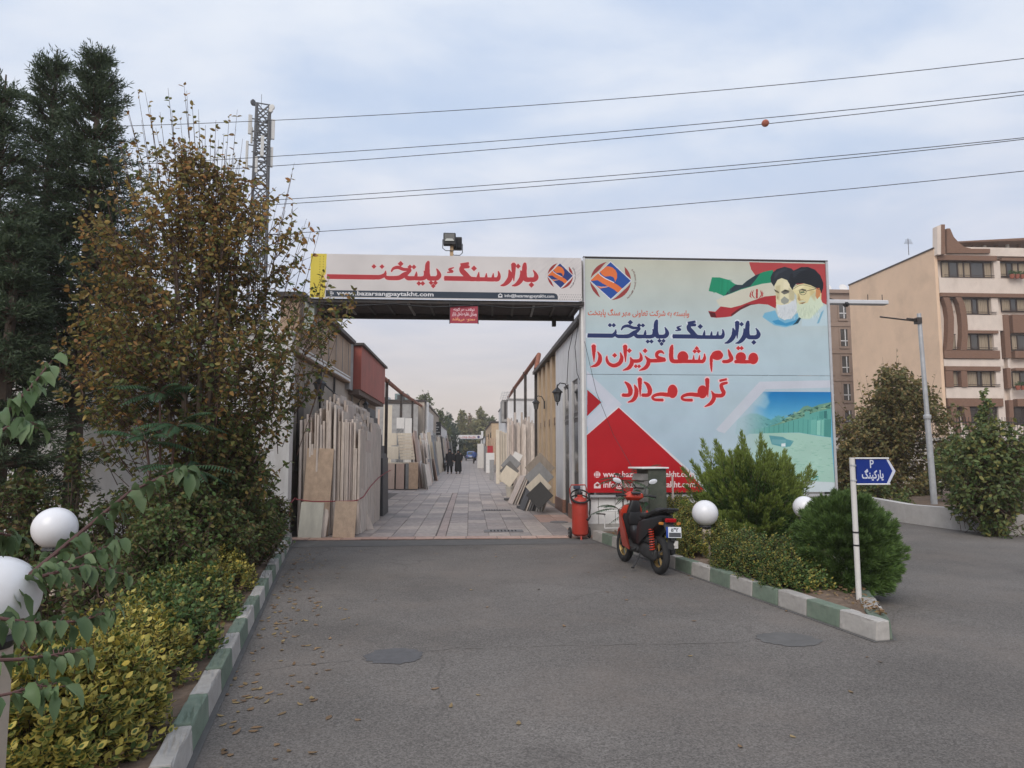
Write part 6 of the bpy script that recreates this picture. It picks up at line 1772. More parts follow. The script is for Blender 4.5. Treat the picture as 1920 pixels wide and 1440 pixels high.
# ================================================================== parking sign
sg = thing('parking_sign', 'blue arrow shaped parking sign on a white post at the kerb tip', 'sign', (at(1611, 1130, 6.75).x, 6.75, .13))
pz = at(1607, 858, 6.75).z - .13
b = MB(); b.tube([(0, 0, -.05), (-.005, 0, pz)], .026, 14); b.build('post', mat('post_white', (.62, .60, .57), rough=.5, var=.1, dirt=(.4, .36, .32), dirt_amt=.5, dirt_scale=6), sg, smooth=True)
sx0, sx1 = .03, at(1678, 884, 6.75).x - sg.location.x
sz1, sz0 = at(1640, 861, 6.75).z - .13, at(1640, 906, 6.75).z - .13
pm = image_mat('parking_print', parking_print().image('parking_print'), rough=.4)
bm = bmesh.new(); uvl = bm.loops.layers.uv.new('UVMap')
ww, hh = sx1 - sx0, sz1 - sz0
out = [(0, 0), (.83, 0), (1, .5), (.83, 1), (0, 1)]
fr = [bm.verts.new((sx0 + u * ww, -.012, sz0 + v * hh)) for u, v in out]; bk = [bm.verts.new((sx0 + u * ww, .006, sz0 + v * hh)) for u, v in out]
f = bm.faces.new(fr)
for l, uv in zip(f.loops, out): l[uvl].uv = uv
bm.faces.new(bk[::-1])
for i in range(5): bm.faces.new((fr[i], bk[i], bk[(i + 1) % 5], fr[(i + 1) % 5]))
bmesh.ops.recalc_face_normals(bm, faces=bm.faces)
me = bpy.data.meshes.new('sign_panel'); bm.to_mesh(me); bm.free(); me.materials.append(pm)
o = bpy.data.objects.new('sign_panel', me); COL.objects.link(o); o.parent = sg
for zz in (sz1 + .002, sz0 - .016):
    q = MB(); q.box(sx0 - .01, -.022, zz, sx0 + ww * .84, .012, zz + .014); q.build('edge_rail', WHITEPAINT, sg, bevel=.004)
for zz, r_ in ((sz1 - .07, .031), (sz0 + .02, .031), (pz * .47, .03), (pz * .38, .029)):
    q = MB(); q.lathe([(r_, 0), (r_, .016)], 14, M=Matrix.Translation((0, 0, zz))); q.build('clamp_band', GALV if zz > pz * .6 else BLACKM, sg)

# ================================================================== globe lamps
GLOBE = mat('opal_globe', (.74, .74, .76), rough=.28, var=.03, scale=3, spec=.5, dirt=(.55, .52, .48), dirt_amt=.25, dirt_scale=6)
def globe(lab, px, py, Y, r):
    c = at(px, py, Y); t = thing('globe_lamp', lab, 'globe lamp', (c.x, c.y, .1), group='white globe lamps in the planting beds')
    h = c.z - .1
    b = MB(); b.ball((0, 0, h), (r, r, r), 36, 22); b.build('globe', GLOBE, t, smooth=True)
    b = MB(); b.lathe([(.07, 0), (.085, .03), (.075, .05)], 16, M=Matrix.Translation((0, 0, h - r - .035))); b.build('collar', BLACKM, t)
    b = MB(); b.box(-.055, -.055, -.1, .055, .055, h - r - .03); b.build('post', mat('lamp_post_stone', (.45, .38, .31), rough=.8, var=.15), t, bevel=.006)
globe('white globe lamp among the leaves left of the autumn tree', 103, 990, 5.75, .160)
globe('large white globe lamp cut by the left edge of the photo', -10, 1120, 2.95, .160)
globe('white globe lamp before the feathery juniper beside the scooter', 1322, 962, 9.5, .176)
globe('white globe lamp half hidden between the two juniper bushes', 1508, 951, 9.35, .150)

# ================================================================== fire extinguisher trolley
EX = mat('extinguisher_red', (.40, .045, .03), rough=.4, var=.14, scale=6, dirt=(.25, .06, .05), dirt_amt=.5, dirt_scale=4)
RUBB = mat('rubber', (.025, .025, .026), rough=.75, var=.2)
e0 = gr(1088, 1011)
ex = thing('fire_extinguisher', 'large red wheeled fire extinguisher standing by the right gate post', 'fire extinguisher', (e0.x, e0.y, 0))
b = MB(); b.lathe([(.10, .06), (.145, .10), (.148, .14), (.148, .62), (.14, .68), (.11, .73), (.05, .76), (.05, .80), (.03, .80)], 28); b.build('tank', EX, ex, smooth=True)
b = MB(); b.lathe([(.05, .80), (.055, .84), (.03, .86), (.02, .90)], 14); b.build('valve', BLACKM, ex, smooth=True)
b = MB(); b.box(-.02, -.03, .90, .10, .05, .96, M=Matrix.Translation((-.09, .02, 0))); b.build('pressure_gauge', mat('gauge_blue', (.05, .06, .09), rough=.5), ex, bevel=.008)
for sx in (-1, 1):
    b = MB(); b.torus((sx * .175, .08, .105), .08, .026, 'x', 24, 8); w_ = b.build('wheel', RUBB, ex, smooth=True)
    b = MB(); b.lathe([(.058, -.018), (.06, .0), (.058, .018)], 16, M=Matrix.Translation((sx * .175, .08, .105)) @ Matrix.Rotation(R(90), 4, 'Y')); b.build('hub', GALV, w_)
b = MB(); b.tube([(-.20, .08, .105), (.20, .08, .105)], .014, 8); b.build('axle', BLACKM, ex)
b = MB(); b.tube([(0, -.1, .08), (0, -.13, .0)], .018, 8); b.build('foot', EX, ex)
b = MB(); b.tube([(-.10, .12, .55), (-.155, .13, .75), (-.165, .13, .9), (-.14, .12, .97), (.12, .12, .97), (.145, .13, .9), (.14, .13, .75), (.10, .12, .55)], .012, 8); b.build('handle', EX, ex, smooth=True)
b = MB()
for k in range(2):
    b.torus((0, 0, 0), .172 - .014 * k, .0135, 'z', 32, 8, M=Matrix.Translation((-.005 * k, -.03, .775 - .05 * k)) @ Matrix.Rotation(R(38 - 16 * k), 4, 'X'))
b.tube([(.165, .0, .80), (.178, -.05, .68), (.172, -.09, .56), (.15, -.13, .47), (.16, -.16, .42)], .016, 8)
b.build('hose', RUBB, ex, smooth=True)
b = MB(); b.tube([(.16, -.16, .42), (.10, -.2, .36)], [.016, .026], 8); b.build('nozzle', BLACKM, ex)

# ================================================================== metal cabinet and stand pipe behind the scooter
CABM = mat('old_green_plate', (.085, .095, .075), rough=.6, var=.35, scale=4, dirt=(.2, .17, .14), dirt_amt=.7, dirt_scale=3)
k0 = at(1215, 960, 11.9)
cb = thing('metal_cabinet', 'old dark metal cabinet with a pale flat lid below the billboard', 'cabinet', (k0.x, 11.9, .12), rz=R(18))
czt = at(1220, 879, 11.9).z - .12
b = MB(); b.box(-.09, -.17, .25, .27, .2, czt); b.build('body', CABM, cb, bevel=.004)
for k in range(6):
    q = MB(); z_ = czt - .1 - k * .12; q.hexa([(-.20, -.165, z_ - .09), (-.092, -.165, z_ - .09), (-.092, .19, z_ - .09), (-.20, .19, z_ - .09)], [(-.16, -.165, z_ + .02), (-.092, -.165, z_ + .02), (-.092, .19, z_ + .02), (-.16, .19, z_ + .02)]); q.build('louvre', mat('louvre_grey', (.2, .19, .18), rough=.6, var=.25), cb)
b = MB(); b.box(-.08, -.182, .3, .255, -.172, czt - .02); b.build('door', CABM, cb)
b = MB(); b.box(-.24, -.22, czt + .002, .30, .24, czt + .03); b.build('lid', WHITEPAINT, cb, bevel=.006)
b = MB(); b.box(-.05, -.12, -.1, .22, .16, .245); b.build('stand', CONC, cb)
q0 = at(1262, 950, 12.2)
t = thing('stand_pipe', 'thin pale stand pipe with a side outlet beside the metal cabinet', 'pipe', (q0.x, 12.2, .1))
zt = at(1262, 891, 12.2).z - .1
b = MB(); b.tube([(0, 0, 0), (0, 0, zt), (-.12, 0, zt + .005)], .018, 8); b.build('pipe', mat('pipe_pinkwhite', (.55, .47, .43), rough=.5, var=.1), t)
b = MB(); b.tube([(0, 0, .2), (-.06, -.02, .2)], .012, 6); b.build('outlet', GALV, t)
q0 = at(1124, 963, 12.85)
t = thing('water_tap', 'small tap and pipe box fixed on the low white wall', 'tap', tuple(q0))
b = MB(); b.tube([(-.06, 0, 0), (.08, 0, -.01), (.1, -.03, -.01)], .014, 6); b.build('tap', STEEL, t)
b = MB()
for seg_ in (((.1, .05), (.5, .05)), ((.1, .05), (.1, -.27)), ((.1, -.27), (.5, -.27)), ((.5, .05), (.5, -.27))):
    b.tube([(seg_[0][0], .03, seg_[0][1]), (seg_[1][0], .03, seg_[1][1])], .012, 5)
b.build('hatch_frame', WHITEPAINT, t)

# ================================================================== scooter
def loft(secs, n=14, p=2.6, axis='x'):
    """hull through rounded sections (pos, c1, c2, half1, half2): along x the section lies in y,z; along z in x,y"""
    vs, fs = [], []
    for (s_, a_, b_, ha, hb_) in secs:
        for j in range(n):
            t_ = 2 * math.pi * j / n
            c_, d_ = math.cos(t_), math.sin(t_)
            u = math.copysign(abs(c_) ** (2 / p), c_) * ha; v = math.copysign(abs(d_) ** (2 / p), d_) * hb_
            vs.append((s_, a_ + u, b_ + v) if axis == 'x' else (a_ + u, b_ + v, s_))
    k = len(secs)
    for i in range(k - 1):
        for j in range(n):
            j2 = (j + 1) % n; fs.append((i * n + j, i * n + j2, (i + 1) * n + j2, (i + 1) * n + j))
    fs.append(tuple(range(n - 1, -1, -1))); fs.append(tuple((k - 1) * n + j for j in range(n)))
    return vs, fs
def lofted(name, secs, m, parent, n=14, p=2.6, axis='x'):
    b = MB(); b.add(*loft(secs, n, p, axis)); return b.build(name, m, parent, smooth=True)
SRED = mat('scooter_red', (.50, .045, .02), rough=.32, var=.05, spec=.5)
SBLK = mat('scooter_black', (.018, .018, .02), rough=.38, var=.15, spec=.5)
SSEAT = mat('scooter_seat', (.022, .021, .021), rough=.7, var=.2, bump=.15, bscale=200)
SMATT = mat('scooter_matt', (.035, .035, .036), rough=.65, var=.2)
GOLD = mat('gold_rim', (.36, .25, .10), rough=.4, var=.12, metal=.5)
MIRR = mat('mirror_back', (.75, .77, .8), rough=.12, var=.02, metal=.3)
r0, r1 = gr(1236, 1077), gr(1171, 1053)
hd = math.atan2(r1.y - r0.y, r1.x - r0.x)
sc = thing('motor_scooter', 'red and black motor scooter parked at the kerb before the juniper', 'scooter', (r0.x, r0.y, 0.0), rz=hd)
sc.rotation_euler = (R(2.5), 0, hd)     # resting over on its side stand
sc.rotation_mode = 'XYZ'
sc.scale = (.90, .90, .94)
WB, WR = 1.20, .262
def swheel(x, nm):
    b = MB(); b.torus((x, 0, WR), WR - .052, .052, 'y', 40, 12); w = b.build('wheel', RUBB, sc, smooth=True)
    b = MB(); b.torus((x, 0, WR), WR - .098, .014, 'y', 36, 8)
    b.torus((x, .018, WR), WR - .098, .010, 'y', 36, 6); b.torus((x, -.018, WR), WR - .098, .010, 'y', 36, 6); b.build('rim', GOLD, w, smooth=True)
    for k in range(5):
        a = 2 * math.pi * k / 5 + .3
        for da in (-.12, .12):
            q = MB(); q.tube([(x + .03 * math.cos(a), .012, WR + .03 * math.sin(a)), (x + .158 * math.cos(a + da), .008, WR + .158 * math.sin(a + da))], .011, 6); q.build('spoke', GOLD, w)
    b = MB(); b.lathe([(.05, -.045), (.055, 0), (.05, .045)], 18, M=Matrix.Translation((x, 0, WR)) @ Matrix.Rotation(R(90), 4, 'X')); b.build('hub', SMATT, w, smooth=True)
    b = MB(); b.lathe([(.085, -.003), (.085, .003)], 24, M=Matrix.Translation((x, -.06, WR)) @ Matrix.Rotation(R(90), 4, 'X')); b.build('brake_disc', GALV, w)
swheel(0, 'rear'); swheel(WB, 'front')
# engine and drive case on the left, swing side
lofted('drive_case', [(-.06, .085, .27, .02, .05), (-.03, .095, .27, .035, .085), (.12, .10, .29, .04, .10), (.28, .10, .30, .04, .10), (.42, .09, .31, .035, .085), (.46, .08, .31, .02, .05)], SMATT, sc)
lofted('engine', [(.22, -.01, .30, .08, .05), (.28, 0, .32, .1, .1), (.45, 0, .33, .1, .1), (.52, 0, .34, .07, .06)], SMATT, sc)
lofted('exhaust', [(-.16, -.13, .33, .03, .03), (-.12, -.135, .33, .055, .055), (.18, -.135, .29, .055, .055), (.24, -.12, .27, .025, .025), (.4, -.07, .22, .018, .018)], SMATT, sc, p=2)
lofted('air_box', [(-.02, .085, .44, .03, .04), (.08, .09, .45, .045, .06), (.26, .09, .46, .045, .06), (.32, .085, .45, .03, .03)], SMATT, sc)
# red coil spring
b = MB()
pts = []
for i in range(100):
    t_ = i / 99; a = t_ * 2 * math.pi * 9
    pts.append((-.03 + .06 * t_ + .034 * math.cos(a), .13 + .034 * math.sin(a), .33 + .30 * t_))
b.tube(pts, .008, 5); sp = b.build('shock_spring', SRED, sc, smooth=True)
b = MB(); b.tube([(-.03, .13, .27), (.03, .13, .66)], .016, 8); b.build('damper', SMATT, sp)
# rear body, seat and tail
lofted('rear_body', [(-.30, 0, .80, .05, .025), (-.22, 0, .79, .09, .05), (-.05, 0, .72, .13, .10), (.15, 0, .63, .155, .16), (.35, 0, .56, .155, .20), (.48, 0, .50, .13, .20), (.55, 0, .42, .09, .14)], SBLK, sc, n=18)
lofted('seat', [(-.30, 0, .885, .06, .02), (-.24, 0, .885, .10, .04), (-.05, 0, .86, .135, .055), (.12, 0, .81, .145, .055), (.22, 0, .775, .145, .05), (.38, 0, .765, .125, .05), (.50, 0, .755, .085, .045), (.55, 0, .74, .05, .03)], SSEAT, sc, n=18)
b = MB(); b.tube([(-.10, .11, .87), (-.28, .12, .90), (-.37, .08, .915), (-.37, -.08, .915), (-.28, -.12, .90), (-.10, -.11, .87)], .017, 8); b.build('grab_rail', SBLK, sc, smooth=True)
for sy in (-1, 1):
    lofted('side_panel', [(-.24, sy * .10, .76, .012, .02), (-.05, sy * .135, .70, .012, .07), (.18, sy * .162, .60, .010, .12), (.36, sy * .16, .53, .010, .16), (.47, sy * .14, .48, .010, .12)], SBLK, sc, n=10)
b = MB(); b.box(-.33, -.085, .735, -.295, .085, .79); b.build('tail_light', mat('tail_red', (.35, .01, .015), rough=.2, var=.1), sc, bevel=.012, seg=2)
for sy in (-1, 1):
    lofted('indicator', [(-.30, sy * .12, .72, .02, .02), (-.30 + .01, sy * .155, .72, .02, .018)], mat('amber_lens', (.5, .2, .04), rough=.25), sc, n=8)
lofted('mudguard', [(-.37, 0, .40, .065, .015), (-.36, 0, .50, .07, .03), (-.33, 0, .60, .075, .04), (-.28, 0, .68, .08, .04), (-.18, 0, .72, .08, .03)], SMATT, sc, n=10)
b = MB(); b.box(-.40, -.13, .565, -.385, .13, .58); b.box(-.40, -.03, .5, -.38, .03, .70); b.build('plate_bracket', SMATT, sc)
pl = sheet('number_plate', (-.405, .115, .685), (-.405, -.115, .685), (-.422, -.115, .545), (-.422, .115, .545), image_mat('plate_print', plate_print().image('plate_print'), rough=.4), sc, thick=.006)
b = MB(); b.lathe([(.03, 0), (.03, .012), (.02, .014)], 14, M=Matrix.Translation((-.375, -.05, .45)) @ Matrix.Rotation(R(-90), 4, 'Y')); b.box(-.385, -.085, .40, -.37, -.035, .50); b.build('reflector', mat('reflector_clear', (.6, .58, .55), rough=.2), sc)
# floor, tunnel, leg shield
lofted('floorboard', [(.38, 0, .30, .10, .05), (.50, 0, .27, .155, .055), (.80, 0, .27, .165, .055), (.94, 0, .33, .14, .08)], SMATT, sc)
lofted('tunnel', [(.44, 0, .46, .075, .10), (.60, 0, .40, .07, .09), (.80, 0, .42, .07, .11), (.92, 0, .55, .09, .15)], SBLK, sc)
lofted('leg_shield', [(.25, .97, 0, .05, .11), (.36, .95, 0, .05, .165), (.50, .93, 0, .045, .185), (.66, .905, 0, .05, .195), (.76, .89, 0, .045, .18)], SBLK, sc, n=16, axis='z')
lofted('inner_cowl', [(.765, .90, 0, .04, .12), (.88, .885, 0, .05, .09), (.955, .885, 0, .04, .06)], SBLK, sc, n=16, axis='z', p=3.4)
for sy in (-1, 1):     # big red wings beside the legs
    b = MB(); b.add([(.56, sy * .215, .26), (.99, sy * .14, .27), (1.06, sy * .145, .42), (1.02, sy * .20, .66), (.92, sy * .235, .82), (.80, sy * .262, .72), (.60, sy * .268, .46),
                     (.68, sy * .15, .28), (.98, sy * .11, .28), (1.04, sy * .12, .42), (1.0, sy * .17, .65), (.90, sy * .20, .72), (.82, sy * .205, .65), (.72, sy * .195, .46)],
                    [(0, 1, 2, 3, 4, 5, 6), (13, 12, 11, 10, 9, 8, 7)] + [(i, (i + 1) % 7, 7 + (i + 1) % 7, 7 + i) for i in range(7)])
    b.build('wing_panel', SRED, sc, bevel=.006, seg=2)
lofted('front_cowl', [(.60, 1.05, 0, .06, .11), (.72, 1.03, 0, .08, .165), (.80, 1.0, 0, .08, .175), (.88, .96, 0, .06, .13)], SRED, sc, n=16, axis='z', p=3.2)
lofted('glove_box', [(.60, .86, 0, .03, .10), (.70, .855, 0, .035, .12), (.78, .86, 0, .03, .10)], SBLK, sc, n=12, axis='z')
lofted('nose', [(.50, 1.10, 0, .05, .09), (.62, 1.11, 0, .06, .12), (.74, 1.08, 0, .06, .11)], SBLK, sc, n=12, axis='z')
lofted('front_fender', [(WB - .26, 0, .38, .04, .02), (WB - .17, 0, .49, .06, .03), (WB, 0, .545, .065, .03), (WB + .17, 0, .48, .055, .03), (WB + .24, 0, .40, .03, .02)], SRED, sc, n=10)
for sy in (-1, 1):
    b = MB(); b.tube([(WB, sy * .075, WR), (WB - .11, sy * .075, .62)], .02, 8); b.build('fork_leg', SMATT, sc, smooth=True)
b = MB(); b.tube([(WB - .08, 0, .55), (.97, 0, 1.0)], .028, 8); b.build('steering_column', SMATT, sc)
# handlebars
lofted('handlebar_cowl', [(.95, .94, 0, .05, .10), (1.0, .915, 0, .075, .165), (1.05, .905, 0, .065, .15), (1.085, .905, 0, .04, .08)], SRED, sc, n=14, axis='z')
b = MB(); b.box(.80, -.075, 1.045, .90, .075, 1.085, M=Matrix.Rotation(R(0), 4, 'Y')); b.build('dashboard', glass_mat('dash_glass', (.03, .03, .035), .1), sc, bevel=.015, seg=2)
for sy in (-1, 1):
    b = MB(); b.tube([(.90, sy * .10, 1.02), (.86, sy * .22, 1.03), (.82, sy * .33, 1.02)], .013, 8); hb2 = b.build('handlebar', SMATT, sc, smooth=True)
    b = MB(); b.tube([(.855, sy * .23, 1.03), (.815, sy * .34, 1.018)], .02, 10); b.build('grip', RUBB, hb2, smooth=True)
    b = MB(); b.tube([(.90, sy * .20, 1.03), (.91, sy * .30, 1.02), (.89, sy * .345, 1.015)], .007, 6); b.build('brake_lever', GALV, hb2)
    b = MB(); b.tube([(.89, sy * .18, 1.04), (.92, sy * .20, 1.13), (.90, sy * .27, 1.215)], .008, 6); ms2 = b.build('mirror', SBLK, sc, smooth=True)
    b = MB(); b.ball((0, 0, 0), (.014, .078, .04), 16, 10, M=Matrix.Translation((.885, sy * .31, 1.245)) @ Matrix.Rotation(R(sy * 14), 4, 'X')); b.build('mirror_shell', SBLK, ms2, smooth=True)
    b = MB(); b.ball((0, 0, 0), (.006, .074, .037), 16, 10, M=Matrix.Translation((.872, sy * .31, 1.245)) @ Matrix.Rotation(R(sy * 14), 4, 'X')); b.build('mirror_glass', MIRR, ms2, smooth=True)
b = MB(); b.tube([(.88, .05, 1.05), (.93, .09, .99), (.97, .08, .92)], .008, 6); b.tube([(.88, -.06, 1.05), (.95, -.12, .98), (.98, -.08, .9)], .008, 6); b.build('brake_cable', WIRE, sc)
# side stand (left) and foot rest
b = MB(); b.tube([(.42, .10, .24), (.36, .20, .10), (.34, .255, .045)], .014, 8); b.tube([(.345, .24, .05), (.30, .26, .045), (.29, .30, .05)], .013, 6); b.build('side_stand', SMATT, sc)
b = MB(); b.tube([(.50, .10, .30), (.47, .22, .28)], .013, 6); b.build('foot_rest', SMATT, sc)

# ================================================================== people
SKIN = mat('skin', (.42, .26, .19), rough=.6, var=.06)
CBLACK = mat('black_cloth', (.016, .016, .019), rough=.9, var=.3, scale=12)
CBLACK2 = mat('black_chador', (.012, .012, .014), rough=.85, var=.3, scale=8)
CBLUE = mat('blue_cloth', (.06, .11, .30), rough=.85, var=.2, scale=10)
CDARK = mat('dark_trousers', (.05, .045, .045), rough=.9, var=.2)
CRED = mat('red_cloth', (.30, .05, .05), rough=.9, var=.2)
def skin_body(name, nodes, edges, m, parent):
    """nodes: (x,y,z,r), the first one is the pelvis; one continuous surface"""
    me = bpy.data.meshes.new(name)
    me.from_pydata([q[:3] for q in nodes], edges, [])
    me.materials.append(m)
    o = bpy.data.objects.new(name, me); COL.objects.link(o); o.parent = parent
    o.modifiers.new('skin', 'SKIN')
    if not me.skin_vertices: me.skin_vertices.new()
    for i, q in enumerate(nodes):
        sv = me.skin_vertices[0].data[i]; sv.radius = (q[3], q[3]); sv.use_root = (i == 0)
    sb = o.modifiers.new('sub', 'SUBSURF'); sb.levels = 1; sb.render_levels = 2
    return o
def person(lab, loc, rz, h=1.62, coat=None, hem=.45, legs_m=CDARK, scarf=None, step=.14, hair=None, lean=0.0):
    k = h / 1.7
    t = thing('person', lab, 'person', loc, rz)
    z = lambda v: v * k
    nodes = [(0, 0, z(.95), .125), (0, .01 + lean * .3, z(1.15), .12), (0, lean * .7, z(1.38), .13), (0, lean, z(1.50), .055), (0, lean + .01, z(1.58), .075), (0, lean + .015, z(1.68), .06),
             (.09, .0, z(.90), .095), (.10, step, z(.50), .065), (.10, step * .7, z(.09), .042), (.10, step * .7 + .13, z(.035), .035),
             (-.09, 0, z(.90), .095), (-.10, -step * .4, z(.50), .065), (-.10, -step * 1.4, z(.09), .042), (-.10, -step * 1.4 + .13, z(.035), .035),
             (.19, lean * .7, z(1.40), .055), (.25, lean * .5 - .03, z(1.13), .045), (.24, lean * .5 + .06, z(.90), .034), (.24, lean * .5 + .09, z(.82), .03),
             (-.19, lean * .7, z(1.40), .055), (-.25, lean * .5 + .02, z(1.13), .045), (-.24, lean * .5 + .10, z(.92), .034), (-.24, lean * .5 + .13, z(.84), .03)]
    edges = [(0, 1), (1, 2), (2, 3), (3, 4), (4, 5), (0, 6), (6, 7), (7, 8), (8, 9), (0, 10), (10, 11), (11, 12), (12, 13), (2, 14), (14, 15), (15, 16), (16, 17), (2, 18), (18, 19), (19, 20), (20, 21)]
    body = skin_body('body', nodes, edges, SKIN, t)
    # face
    hz, fy = z(1.60), lean + .085
    for sx in (-1, 1):
        q = MB(); q.ball((sx * .028, fy - .006, hz + .015), .010, 8, 6); q.build('eye', BLACKM, t, smooth=True)
    q = MB(); q.ball((0, fy + .008, hz - .012), (.013, .02, .02), 8, 6); q.build('nose', SKIN, t, smooth=True)
    q = MB(); q.ball((0, fy - .004, hz - .052), (.024, .008, .007), 8, 6); q.build('mouth', mat('lips', (.3, .12, .1)), t, smooth=True)
    for sx in (-1, 1):   # trousers or stockings and shoes
        y1, y2 = (step, step * .7) if sx > 0 else (-step * .4, -step * 1.4)
        q = MB(); q.tube([(sx * .09, 0, z(.92)), (sx * .10, y1, z(.50)), (sx * .10, y2, z(.10))], [.12, .085, .062], 10); q.build('trouser_leg', legs_m, t, smooth=True)
        q = MB(); q.add(*loft([(y2 - .06, sx * .10, .045, .04, .045), (y2 + .05, sx * .10, .045, .05, .04), (y2 + .16, sx * .10, .03, .045, .028), (y2 + .20, sx * .10, .022, .02, .015)], 10, 2.4, 'x'), 0, Matrix(((0, 1, 0, 0), (1, 0, 0, 0), (0, 0, 1, 0), (0, 0, 0, 1)))); q.build('shoe', CBLACK, t, smooth=True)
    cm = coat
    secs = [(z(hem), 0, -.02, .25, .20 + abs(step) * .6), (z(.75), 0, 0, .225, .18), (z(1.0), 0, lean * .3, .20, .155), (z(1.2), 0, lean * .55, .195, .15), (z(1.36), 0, lean * .75, .215, .145), (z(1.44), 0, lean * .9, .16, .115), (z(1.50), 0, lean, .075, .08)]
    lofted('coat', secs, cm, t, n=20, p=2.1, axis='z')
    for sx in (-1, 1):
        i0 = 14 if sx > 0 else 18
        q = MB(); q.tube([nodes[i0][:3], nodes[i0 + 1][:3], nodes[i0 + 2][:3]], [.085, .072, .055], 10); q.build('sleeve', cm, t, smooth=True)
    if scarf is not None:
        q = MB(); vs, fs = loft([(z(1.40), 0, lean - .01, .17, .13), (z(1.47), 0, lean, .12, .115), (z(1.54), 0, lean - .012, .105, .105), (z(1.62), 0, lean - .015, .112, .112), (z(1.70), 0, lean - .015, .098, .10), (z(1.745), 0, lean - .01, .05, .055)], 18, 2.0, 'z')
        keep = []
        for f in fs:   # open in front of the face
            c_ = [sum(vs[i][a_] for i in f) / len(f) for a_ in range(3)]
            if c_[1] > lean + .062 and z(1.53) < c_[2] < z(1.66) and abs(c_[0]) < .075: continue
            keep.append(f)
        q.add(vs, keep); q.build('headscarf', scarf, t, smooth=True)
    if hair is not None:
        q = MB(); q.ball((0, lean - .012, z(1.635)), (.088, .098, .085), 14, 10); q.build('hair', hair, t, smooth=True)
    return t
HAIR = mat('dark_hair', (.02, .016, .013), rough=.8, var=.2)
q = gr(843, 888, .027); person('woman in a black knee length coat and trousers walking on the left of the pair', (q.x, q.y, .027), R(175), 1.66, CBLACK, .52, CBLACK, CBLACK2, .16)
q = gr(859, 888, .027); person('woman in a long black chador walking on the right of the pair', (q.x, q.y, .027), R(172), 1.60, CBLACK2, .16, CBLACK, CBLACK2, .10)
q = gr(888.5, 869, .027); person('distant person in a bright blue top bending forward near the blue car', (q.x, q.y, .027), R(200), 1.62, CBLUE, .85, CDARK, None, .18, HAIR, .16)

# parked motorbike half hidden behind the women
q = gr(834.5, 884, .027)
mbk = thing('parked_motorbike', 'dark motorbike standing against the slabs behind the two women', 'motorbike', (q.x, q.y, .027), rz=R(95))
for x in (0, 1.2):
    b = MB(); b.torus((x, 0, .3), .25, .05, 'y', 24, 8); b.build('wheel', RUBB, mbk, smooth=True)
lofted('body', [(.0, 0, .62, .06, .04), (.3, 0, .65, .12, .10), (.6, 0, .68, .12, .13), (.9, 0, .72, .10, .10), (1.05, 0, .8, .05, .05)], SBLK, mbk)
b = MB(); b.tube([(1.2, 0, .3), (1.0, 0, .95)], .035, 6); b.build('fork', SMATT, mbk); b = MB(); b.tube([(1.0, -.32, .98), (1.0, .32, .98)], .02, 6); b.build('handlebar', SMATT, mbk)
lofted('engine', [(.3, 0, .35, .1, .08), (.5, 0, .36, .14, .13), (.75, 0, .38, .1, .1)], SMATT, mbk)
q = gr(900.5, 876, .027)
mb2 = copy_tree(mbk); mb2.location = (q.x, q.y + 3, .027); mb2['label'] = 'dark motorbike parked on the right side near the far white slabs'

# ================================================================== blue car far down the alley
q = gr(883, 857.5, .027)
car = thing('parked_car', 'small blue car parked at the far end of the alley', 'car', (at(883, 857, 112).x, 112, .027), rz=R(90))
CARB = mat('car_blue', (.045, .13, .36), rough=.3, var=.05, spec=.6)
lofted('body', [(-2.0, 0, .55, .70, .18), (-1.9, 0, .60, .80, .28), (-1.0, 0, .62, .84, .32), (.8, 0, .62, .84, .32), (1.7, 0, .58, .80, .25), (2.0, 0, .52, .68, .16)], CARB, car, n=18, p=4)
lofted('cabin', [(-1.75, 0, .90, .60, .06), (-1.3, 0, 1.12, .66, .28), (-.3, 0, 1.17, .68, .32), (.4, 0, 1.13, .66, .28), (1.0, 0, .90, .60, .06)], CARB, car, n=16, p=4)
b = MB(); b.add([(-1.74, -.52, .98), (-1.74, .52, .98), (-1.36, .50, 1.36), (-1.36, -.50, 1.36)], [(0, 1, 2, 3)]); b.build('rear_window', GLASSD, car)
for sy in (-1, 1):
    b = MB(); b.box(-1.1, sy * .69, .98, .6, sy * .70, 1.34); b.build('side_window', GLASSD, car)
    for x in (-1.25, 1.25):
        q = MB(); q.torus((x, sy * .76, .3), .22, .09, 'y', 20, 8); w_ = q.build('wheel', RUBB, car, smooth=True)
        q = MB(); q.lathe([(.16, -.05), (.17, .05)], 14, M=Matrix.Translation((x, sy * .78, .3)) @ Matrix.Rotation(R(90), 4, 'X')); q.build('hub_cap', GALV, w_)
    q = MB(); q.box(-2.0, sy * .6 - .1, .6, -1.94, sy * .6 + .1, .78); q.build('tail_light', mat('tail_red', (.35, .01, .015)), car)
b = MB(); b.box(-2.08, -.7, .36, -1.9, .7, .52); b.build('bumper', SMATT, car, bevel=.03)
b = MB(); b.box(-2.03, -.25, .56, -2.0, .25, .67); b.build('number_plate', WHITEPAINT, car)

